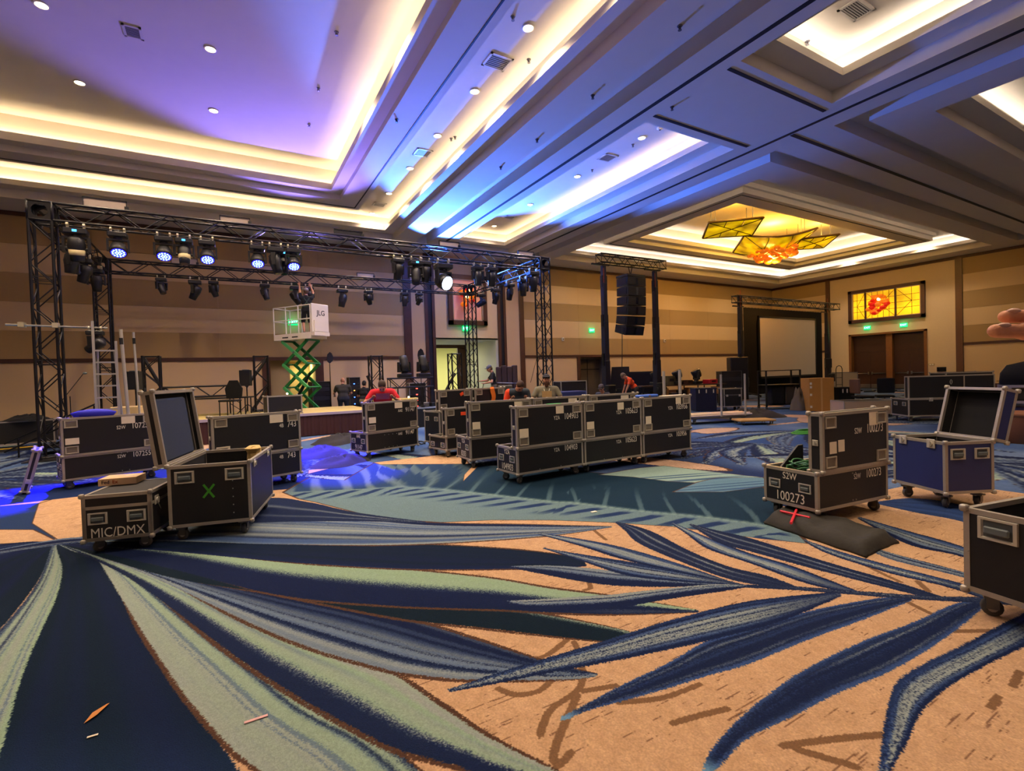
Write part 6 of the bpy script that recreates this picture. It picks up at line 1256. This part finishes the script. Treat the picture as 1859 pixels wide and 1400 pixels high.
MB().box(0, 1.9, 0, .7, .16, .20).build('bed', M_grey, t)
for k in range(8): MB().tube((-.35, .05+.085*k, .235+.03*(k % 2)), (2.0, .05+.085*k, .235+.03*(k % 2)), .028, 8).build('pipe', mat('pipe_pale', 'c8c0d4', .35, .7), t)
for x in (.95, 1.75): MB().tube((x, 0, .2), (x, 0, 1.45), .03, 8).build('stanchion', M_gal, t)
for x in (.1, 1.7):
    for y in (.08, .62): c = link('caster', FORK, t, (x, y, .02)); link('wheel', WHEEL, c, (0, 0, .055))
for px, zt, lb in ((1206, 1.6, 'left'), (1235, 1.62, 'right')):
    g = g2(px, 720, 10.6); t = tag(MB().tube((0, 0, 0), (0, 0, zt), .032, 8).tube((0, 0, 0), (0, 0, .02), .15, 12).build('stanchion_post', M_gal), 'grey upright post behind the 103956 trunk, %s of two' % lb, 'post'); t.location = g
t = tag(MB().bbox(0, .45, 0, .14, 0, .05, .015).build('blue_clutch', mat('clutch_blue', '3a66c8', .6)), 'bright blue pouch lying on top of the 103956 trunk lid', 'pouch'); t.location = (6.15, 6.22, 1.147)
MB().box(.2, .25, -.004, .0, .01, .04).build('zip', M_chrome, t)
t = tag(MB().bbox(0, .5, 0, .12, 0, .012, .003).build('paper_sheet', M_paper), 'pale papers lying on top of the 103956 trunk lid', 'paper'); t.location = (6.72, 6.21, 1.147)
t = tag(MB().bbox(0, .25, 0, .05, 0, .008, .002).build('green_tape', mat('green_strip', '58c070', .6)), 'green tape strip on the lid edge of the 104903 trunk', 'tape'); t.location = (4.2, 6.19, 1.147)
g = G(1345, 773); t = thing('wooden_dolly', 'flat wooden dolly on the carpet right of the pipe cart', 'dolly', g, -30); MB().bbox(0, 1.0, 0, .6, .1, .15, .01).build('board', mat('pine', 'b08850', .7, var=.15, scale=14), t)
for x in (.1, .9):
    for y in (.08, .52): link('caster', FORK, t, (x, y, -.035))
def heap(label, pts, h, m_, name='cloth_heap', cat='cloth', seed=1):
    r_ = random.Random(seed); c = np.mean([p[:2] for p in pts], 0); t = thing(name, label, cat, (c[0], c[1], 0)); mb = MB(); R, S = 8, 28; mb.v.append((0, 0, h))
    ang = [math.atan2(p[1]-c[1], p[0]-c[0]) for p in pts]; rad = [math.hypot(p[0]-c[0], p[1]-c[1]) for p in pts]; o = np.argsort(ang); ang = np.array(ang)[o]; rad = np.array(rad)[o]
    for i in range(1, R+1):
        for k in range(S):
            a = -PI+2*PI*k/S; r = np.interp(a, ang, rad, period=2*PI)*i/R*(1+.05*math.sin(5*a+seed)); z = h*(1-(i/R)**2.2)*(1+.25*math.sin(3*a+i)+.1*r_.uniform(-1, 1)); mb.v.append((r*math.cos(a), r*math.sin(a), max(.004, z)))
    for k in range(S): mb.f.append([0, 1+k, 1+(k+1) % S])
    for i in range(R-1):
        for k in range(S): a = 1+i*S; mb.f.append([a+k, a+S+k, a+S+(k+1) % S, a+(k+1) % S])
    mb.mi = [0]*len(mb.f); mb.build('fabric', m_, t, True); return t
M_bagd = mat('bag_dark', '1c1a20', .9, bump=.2, scale=12)
heap('black cloth heap on the carpet beside the wooden dolly', [G(1340, 752), G(1372, 750), G(1392, 760), G(1350, 764)], .22, M_bagd, seed=2)
heap('dark cable bag on the blue-lit carpet, nearest of three beside the 4B743 trunk', [G(575, 853), G(648, 842), G(652, 829), G(600, 838)], .14, M_bagd, 'cable_bag', 'bag', 3); heap('dark cable bag on the blue-lit carpet, middle of three', [G(562, 835), G(606, 828), G(602, 817), G(565, 820)], .16, M_bagd, 'cable_bag', 'bag', 4); heap('dark cable bag on the blue-lit carpet, farthest of three against the trunk', [G(602, 811), G(632, 806), G(634, 796), G(610, 799)], .2, M_bagd, 'cable_bag', 'bag', 5)
cable('bundle of black cable on the carpet right of the 91147 trunk', [(G(762, 806)[0]+.12*math.cos(a)*(1+.2*math.sin(3*a)), G(762, 806)[1]+.25*math.sin(a), .02+.01*(k % 3)) for k, a in enumerate(np.linspace(0, 14, 40))], .012, M_rubber)
gc = G(1462, 786)
for k in range(5): cable('bright green cable coil on the carpet beyond the 100273 trunk, strand %s' % ORD[k], [(gc[0]+(.45-.05*k)*math.cos(a), gc[1]+(.22-.02*k)*math.sin(a), .012+.014*k) for a in np.linspace(0, 6.0, 24)], .011, mat('cable_lime', '3f9a3a', .5), group='green cable coil strands')
# trolley, cartons, chairs in front of the screen
g = G(1392, 744); t = thing('av_trolley', 'tall black metal trolley in front of the projection screen', 'trolley', g, -30); w_, d_, h_ = 1.3, .6, 1.5
for x in (0, w_):
    for y in (0, d_): MB().box(x-.025, x+.025, y-.025, y+.025, .1, h_).build('upright', M_black, t); c = link('caster', FORK, t, (x, y, -.03)); link('wheel', WHEEL, c, (0, 0, .055))
for z in (.18, .95, h_): MB().box(-.02, w_+.02, -.02, d_+.02, z-.03, z).build('shelf', M_black, t)
MB().bbox(.25, .75, .1, .6, .18, .9, .03).build('black_bag', M_foam, t); MB().bbox(.8, 1.15, .1, .5, .18, .9, .03).build('folded_screen', mat('grey_cloth', '38342f', .9), t)
heap('grey cloth cone slumped against the right of the trolley', [G(1449, 745)+np.array(q) for q in ((-.2, -.2, 0), (.25, -.2, 0), (.25, .2, 0), (-.2, .2, 0))], .7, mat('grey_tarp', '6a5f4e', .9), seed=7)
g = G(1470, 747); t = thing('cardboard_box', 'tall brown cardboard carton with white labels', 'box', g, -38); MB().bbox(0, .82, 0, .7, 0, 1.18, .01).build('carton', mat('carton_brown', 'b5803a', .85, var=.08, scale=6), t)
for z in (.95, .82, .55, .12): MB().box(.02, .09, -.003, 0, z, z+.08).build('label', M_white, t)
MB().box(.38, .44, -.002, 0, 0, 1.18).build('tape', mat('tape_tan', 'c89a58', .5), t)
bin_('black bin right of the tall carton', 1524, 745, .55, .45, .82, -30, M_foam)
g = G(1533, 760); t = thing('open_crate', 'open pale crate behind the 100273 trunk', 'crate', g, -33); link('crate_body', shell(0, 1.5, 0, .7, .1, .52, '+z', m=mat('crate_pale', 'b49c86', .8)), t); edges(0, 1.5, 0, .7, .1, .52, .03).build('edge_trim', M_alu, t)
for x in (.1, 1.4): 
    for y in (.1, .6): link('caster', FORK, t, (x, y, -.03))
def chair(label, px, py, rz, m1, m2):
    g = g2(px, py, 17.2); t = thing('office_chair', label, 'chair', g, rz); MB().bbox(-.26, .26, -.26, .26, .44, .52, .03).build('seat', m1, t); MB().bbox(-.25, .25, .22, .3, .6, 1.12, .03).build('backrest', m2, t); MB().tube((0, 0, .08), (0, 0, .45), .03, 8).build('column', M_grey, t)
    for k in range(5): a = k*2*PI/5; MB().tube((0, 0, .09), (.3*math.cos(a), .3*math.sin(a), .04), .02, 6).build('spoke', M_black, t)
    for s in (-.3, .3): MB().box(s-.03, s+.03, -.2, .15, .66, .7).build('armrest', M_black, t)
chair('office chair with tan backrest facing away, beyond the black bin', 1566, 731, 60, M_foam, mat('tan_leather', '6a4a34', .6)); chair('black padded chair in front of the double doors', 1606, 727, 122, M_foam, M_foam)
g = G(1508, 708); t = thing('panel_case', 'grey flat case standing at the wall left of the double doors', 'case', g, -60); MB().bbox(0, 1.5, 0, .35, 0, 1.15, .02).build('body', mat('case_beige_grey', '8a7f70', .6), t); edges(0, 1.5, 0, .35, 0, 1.15, .04).build('edge_trim', M_grey, t)
g = G(1524, 714); t = thing('hand_truck', 'black hoop-handled hand truck before the grey case', 'hand truck', g, -30)
for x in (-.18, .18): MB().tube((x, 0, .1), (x, 0, 1.4), .022, 6).build('rail', M_black, t)
MB().path([(-.18, 0, 1.4), (-.12, 0, 1.55), (0, 0, 1.6), (.12, 0, 1.55), (.18, 0, 1.4)], .022, 6).build('hoop', M_black, t); MB().box(-.22, .22, -.25, 0, .02, .04).build('toe_plate', M_black, t)
for z in (.5, .9, 1.2): MB().tube((-.18, 0, z), (.18, 0, z), .016, 6).build('crossbar', M_black, t)
for x in (-.24, .24): MB().lathe([(.1, -.03), (.11, 0), (.1, .03)], 12, (x, .08, .11), (1, 0, 0)).build('wheel', M_rubber, t)
t = tag(MB().path([(0, 0, .03), (.3, .2, .06), (.7, 0, .03), (1.1, .25, .05), (1.5, .1, .03)], .05, 6).build('cable_heap', M_grey), 'tangle of grey cables on the floor before the grey case', 'cable'); t.location = G(1512, 722)
# two long cases at the right
g = G(1650, 766); t = base_case('flight_case', 'long black flight case with lid up, behind the blue case', g[0], g[1], -38, 2.1, .75, .62, m=M_lam)
ld = link('lid', shell(0, 2.1, 0, .16, 0, .62, '+y'), t, (0, -.0, .625)); edges(0, 2.1, 0, .16, 0, .62).build('lid_trim', M_alu, ld); MB().box(1.35, 1.38, -.006, 0, 0, .62).build('lid_band', M_alu, ld); stencil(ld, '()', .14, 1.05, -.002, .45)
for y in (.18, .55): handle(t, -.002, y, .48, LEFT, .9)
for x in (.55, 1.5): place('butterfly_latch', LATCH, t, Matrix.Translation((x, -.003, .6)) @ FRONT, 1.)
g = G(1718, 752); t = base_case('flight_case', 'dark flight case standing behind the long lidded case', g[0], g[1], -38, 1.3, .7, 1.28, opened=False)
for x in (.3, 1.): place('butterfly_latch', LATCH, t, Matrix.Translation((x, -.003, .9)) @ FRONT, 1.)
# covered stack and terracotta tub at the right edge
g = G(1834, 792); t = thing('shelf_cart', 'pale-framed shelf cart at the right edge', 'cart', g, -62)
for z in (.25, .72, 1.05): MB().box(0, 1.2, 0, .7, z-.03, z+.02).build('shelf', mat('shelf_grey', '8a86a0', .5), t)
for x in (0, 1.2):
    for y in (0, .7): MB().box(x-.025, x+.025, y-.025, y+.025, 0, 1.07).build('upright', mat('shelf_grey', '8a86a0'), t)
MB().bbox(.1, 1.1, .08, .6, .75, .98, .02).build('dark_box', M_black, t); MB().bbox(.1, 1., .08, .6, .27, .6, .02).build('purple_box', mat('box_violet', '3a3560', .6), t)
cv_ = MB().lathe([(.62, 0), (.6, .25), (.5, .42), (.2, .5), (0.01, .5)], 16); cv_.v = [(x*1.0+.06*math.sin(9*y), y*.6+.05*math.sin(7*x), z) for x, y, z in cv_.v]
t = tag(cv_.build('black_cover', M_drape, None, True), 'black fabric cover draped over gear on the shelf cart', 'cover'); t.location = (g[0]+.62, g[1]-.3, 1.075); t.rotation_euler = (0, 0, math.radians(-62))
g = G(1857, 804); t = thing('tub', 'terracotta coloured tub at the right edge behind the blue case', 'tub', (g[0], g[1], 0)); MB().lathe([(.24, 0), (.3, .5), (.31, .52), (.33, .52), (.33, .6), (.29, .6), (.28, .55), (.2, .1)], 20).build('tub_wall', mat('terracotta', '9a6446', .7), t, True); MB().lathe([(.25, .1), (.24, .12)], 16).build('tub_floor', M_card, t)
t = tag(MB().bbox(0, .5, 0, .35, 0, .03, .008).build('paper_pile', mat('paper_pink', 'c8a896', .8)), 'pale paper heap on the carpet behind the blue case lid', 'paper'); t.location = G(1808, 806); t.rotation_euler = (0, 0, .6)
# far left cases with covers, cable ramp
g = PY(45, 790, 18.6); t = base_case('flight_case', 'long black case with fabric covers on top at the far left', -6.6, 18.3, 8, 2.3, .8, .78, opened=False)
heap('black fabric cover lying on the far left case, left of two', [(-6.5, 18.5, 0), (-5.7, 18.4, 0), (-5.6, 19.0, 0), (-6.4, 19.0, 0)], .16, M_drape, seed=8).location.z = .79; heap('black fabric cover lying on the far left case, right of two', [(-5.4, 18.6, 0), (-4.5, 18.7, 0), (-4.5, 19.1, 0), (-5.3, 19.1, 0)], .14, M_drape, seed=9).location.z = .79
a = G(-20, 822); b_ = G(80, 813); t = thing('cable_ramp', 'yellow cable ramp on the carpet at the far left', 'cable ramp', a, math.degrees(math.atan2((b_-a)[1], (b_-a)[0]))); Lr = np.linalg.norm(b_-a)
MB().prism([(-.25, 0), (-.1, .06), (.1, .06), (.25, 0)], 0, Lr, 'x').build('ramp', M_black, t); MB().box(0, Lr, -.1, .1, .055, .07).build('lid', mat('ramp_yellow', 'd8b020', .6), t)
heap('crumpled clear plastic on the carpet at the far left', [G(-5, 812), G(22, 809), G(25, 803), G(-5, 804)], .18, mat('clear_plastic', 'a8a8b0', .3, alpha=.6), 'plastic_heap', 'plastic', 11)
t = tag(MB().lathe([(.26, 0), (.3, .06), (.2, .1), (.05, .12)], 16).build('blue_lit_bag', mat('bag_blue_light', '2a2ad0', .7), None, True), 'round blue-lit bag lying on top of the 107255 trunk', 'bag'); t.location = (-1.95, 10.55, 1.15); t.scale = (1, .3, 1)  # blue light falling on the trunk top, carried by this bag's own colour
# ================================================================ CHANDELIER, LIT GLASS PANELS
M_gold = mat('gold_glass', 'd8a420', .3, emit='f5c400', es=1.1, var=.35, scale=1.6); M_goldf = mat('bronze_frame', '5c4420', .4, .6)
nt = M_gold.node_tree; nz_ = nt.nodes.new('ShaderNodeTexNoise'); nz_.inputs['Scale'].default_value = 1.3; tcn = nt.nodes.new('ShaderNodeTexCoord'); cr = nt.nodes.new('ShaderNodeMapRange'); cr.inputs[1].default_value = .35; cr.inputs[2].default_value = .75; cr.inputs[3].default_value = .12; cr.inputs[4].default_value = 1.1
nt.links.new(tcn.outputs['Object'], nz_.inputs['Vector']); nt.links.new(nz_.outputs['Fac'], cr.inputs[0]); nt.links.new(cr.outputs[0], nt.nodes['Principled BSDF'].inputs['Emission Strength'])
ch = thing('chandelier', 'three curved gold glass panels with an amber blown-glass cluster hung in the coffer', 'chandelier', (25.3, 15.6, 8.0))
O = np.array([25.3, 15.6, 8.0])
def sail(cs, sag, label=None):
    P = [np.array(c)-O for c in cs]; n = 10; mb = MB()
    def pt(u, v): p = (P[0]*(1-u)+P[1]*u)*(1-v)+(P[3]*(1-u)+P[2]*u)*v; return p-np.array([0, 0, sag*(1-(2*u-1)**2)*(1-(2*v-1)**2)**.5 if sag else 0])-np.array([0, 0, sag*.7*(1-(2*u-1)**2)])
    for dz in (0, -.03):
        for j in range(n+1):
            for i in range(n+1): mb.v.append(tuple(pt(i/n, j/n)+np.array([0, 0, dz])))
    m_ = (n+1)**2
    for j in range(n):
        for i in range(n): a = j*(n+1)+i; mb.f += [[a, a+1, a+n+2, a+n+1], [m_+a, m_+a+n+1, m_+a+n+2, m_+a+1]]
    mb.mi = [0]*len(mb.f); pn = mb.build('glass_panel', M_gold, ch, True)
    up = np.array([0, 0, -.02])
    for uv in ([(0, k/8) for k in range(9)], [(1, k/8) for k in range(9)], [(k/8, 0) for k in range(9)], [(k/8, 1) for k in range(9)]): MB().path([pt(*q)+up*0 for q in uv], .055, 6).build('panel_frame', M_goldf, pn)
    for uv in ([(k/8, k/8) for k in range(9)], [(k/8, 1-k/8) for k in range(9)], [(.33, k/8*.35) for k in range(9)], [(.66, k/8*.3) for k in range(9)], [(.33, 1-k/8*.3) for k in range(9)], [(.66, 1-k/8*.3) for k in range(9)]): MB().path([pt(*q)+up*2 for q in uv], .022, 5).build('lead_line', M_goldf, pn)
    for q in ((.15, .2), (.85, .2), (.15, .8), (.85, .8)): p = pt(*q); MB().tube(p, (p[0], p[1], 9.24-O[2]), .018, 5).build('suspension_rod', M_grey, ch)
sail([G(1287, 404, 8.3), G(1386, 395, 8.3), G(1366, 426, 8.05), G(1276, 432, 8.05)], .0); sail([G(1352, 427, 8.2), G(1484, 414, 8.55), G(1437, 455, 8.2), G(1331, 458, 8.1)], .34); sail([G(1455, 434, 8.15), G(1524, 425, 8.3), G(1495, 449, 8.1), G(1437, 453, 7.95)], .0)
cl = G(1402, 459, 7.72)-O; M_amb = mat('amber_glass', 'd8741c', .12, emit='ff7a18', es=.35); M_redg = mat('red_glass', 'c01a10', .12, emit='ff2008', es=.3); M_core = mat('lamp_core', 'ffe8b0', .3, emit='ffdf90', es=7.)
lr2 = random.Random(4); BL = [MB().ball((0, 0, 0), 1, 10, 7, (1, 1, .7)).mesh('glass_blob', m_, True) for m_ in (M_amb, M_redg)]
for k in range(64):
    a = lr2.uniform(0, 6.28); r = 1.15*math.sqrt(lr2.random()); z = -.42*(1-(r/1.15)**2)+lr2.uniform(-.05, .18); o = link('glass_blob', BL[1 if (z > .02 and lr2.random() < .5) else 0], ch, (cl[0]+r*math.cos(a), cl[1]+r*math.sin(a), cl[2]+z)); s = lr2.uniform(.1, .24); o.scale = (s, s, s)
for dx_, dy_ in ((0, 0), (.3, .1), (-.3, -.05)): MB().ball((cl[0]+dx_, cl[1]+dy_, cl[2]-.2), .2, 10, 8).build('lamp', M_core, ch)
for p, e in (((25.3, 15.6, 8.7), 260), ((19.9, 14.0, 8.75), 150), ((27.6, 14.4, 8.7), 130)):
    l = bpy.data.lights.new('chandelier_uplight', 'POINT'); l.energy = e; l.color = lin('ffcf58'); l.shadow_soft_size = .4; o = bpy.data.objects.new('chandelier_uplight', l); COL.objects.link(o); o.location = p
l = bpy.data.lights.new('chandelier_lamp', 'POINT'); l.energy = 420; l.color = lin('ffb850'); l.shadow_soft_size = .5; o = bpy.data.objects.new('chandelier_lamp', l); COL.objects.link(o); o.location = (25.3, 15.6, 7.0)
# lit art glass above the double doors
M_yel = mat('yellow_glass', 'e8b818', .3, emit='ffc61a', es=1.5)
nt = M_yel.node_tree; gy = nt.nodes.new('ShaderNodeTexNoise'); gy.inputs['Scale'].default_value = .9; tcn = nt.nodes.new('ShaderNodeTexCoord'); cr = nt.nodes.new('ShaderNodeMapRange'); cr.inputs[1].default_value = .3; cr.inputs[2].default_value = .7; cr.inputs[3].default_value = .35; cr.inputs[4].default_value = 1.15
nt.links.new(tcn.outputs['Object'], gy.inputs['Vector']); nt.links.new(gy.outputs['Fac'], cr.inputs[0]); nt.links.new(cr.outputs[0], nt.nodes['Principled BSDF'].inputs['Emission Strength'])
def art(label, loc, rz, W_, H_, fr, panes, cx, cy, m_glass, blobs, rb, lead=True, seed=1):
    "wall panel in its own frame: x along the wall, z up, faces -y"
    t = thing('art_glass_panel', label, 'glass panel', loc, rz); f = MB()
    for a in ((0, W_, 0, fr), (0, W_, H_-fr, H_), (0, fr, 0, H_), (W_-fr, W_, 0, H_)): f.box(a[0], a[1], -.16, 0, a[2], a[3])
    f.build('frame', M_trim, t); g_ = MB(); i = fr+.02
    for a in ((i-.02, W_-i+.02, fr, fr+.05), (i-.02, W_-i+.02, H_-fr-.05, H_-fr), (fr, fr+.05, fr, H_-fr), (W_-fr-.05, W_-fr, fr, H_-fr)): g_.box(a[0], a[1], -.12, 0, a[2], a[3])
    g_.build('inner_frame', mat('silver_bead', 'b8a890', .4, .6), t); xs = [fr+.05]+[p*W_ for p in panes]+[W_-fr-.05]
    for k in range(len(xs)-1):
        p = MB().box(xs[k]+.04, xs[k+1]-.04, -.05, -.03, fr+.05, H_-fr-.05).build('pane', m_glass, t)
        if lead:
            a, b_, c, d = xs[k]+.04, xs[k+1]-.04, fr+.05, H_-fr-.05; w_ = b_-a; h = d-c; m2 = MB(); q = .33 if k == 0 else (.67 if k == 2 else .5)
            for zz in (.28, .5, .74): m2.box(a, b_, -.06, -.05, c+h*zz-.012, c+h*zz+.012)
            for u in ([q] if k != 1 else [.2, .4, .6, .8]): m2.box(a+w_*u-.012, a+w_*u+.012, -.06, -.05, c, d)
            for (u0, v0, u1, v1) in (((q, .5, 1 if k == 0 else 0, 1), (q, .5, 1 if k == 0 else 0, 0)) if k != 1 else ((0, 0, .35, .35), (1, 0, .65, .35), (1, 1, .65, .65), (0, 1, .35, .65))): m2.tube((a+w_*u0, -.055, c+h*v0), (a+w_*u1, -.055, c+h*v1), .014, 4)
            m2.build('lead_line', M_goldf, p)
        if k: MB().box(xs[k]-.05, xs[k]+.05, -.12, 0, fr, H_-fr).build('mullion', M_trim, t)
    r_ = random.Random(seed)
    for k in range(blobs):
        a = r_.uniform(0, 6.28); r = rb*math.sqrt(r_.random()); o = link('glass_blob', BL[1 if r_.random() < .45 else 0], t, (cx*W_+r*math.cos(a), -.2-r_.uniform(0, .15), cy*H_+r*1.05*math.sin(a))); s = r_.uniform(.1, .22); o.scale = (s, s, s)
    for dx_, dz_ in ((0, -.05), (.12, .3)): MB().ball((cx*W_+dx_, -.36, cy*H_+dz_), .1, 8, 6).build('lamp', M_core, t)
    return t
art('yellow lit glass panel with a red glass flower above the double doors', (XR, 17.5, 4.42), -90, 4.25, 2.2, .2, (.24, .64), .42, .5, M_yel, 46, .58)
art('pinkish glass panel with a glowing red flower above the corridor opening', (9.72, 23.0, 4.28), 0, 2.15, 2.55, .22, (), .42, .56, mat('pink_glass', 'c89a86', .4, emit='c86a50', es=.25), 16, .45, False, 3)
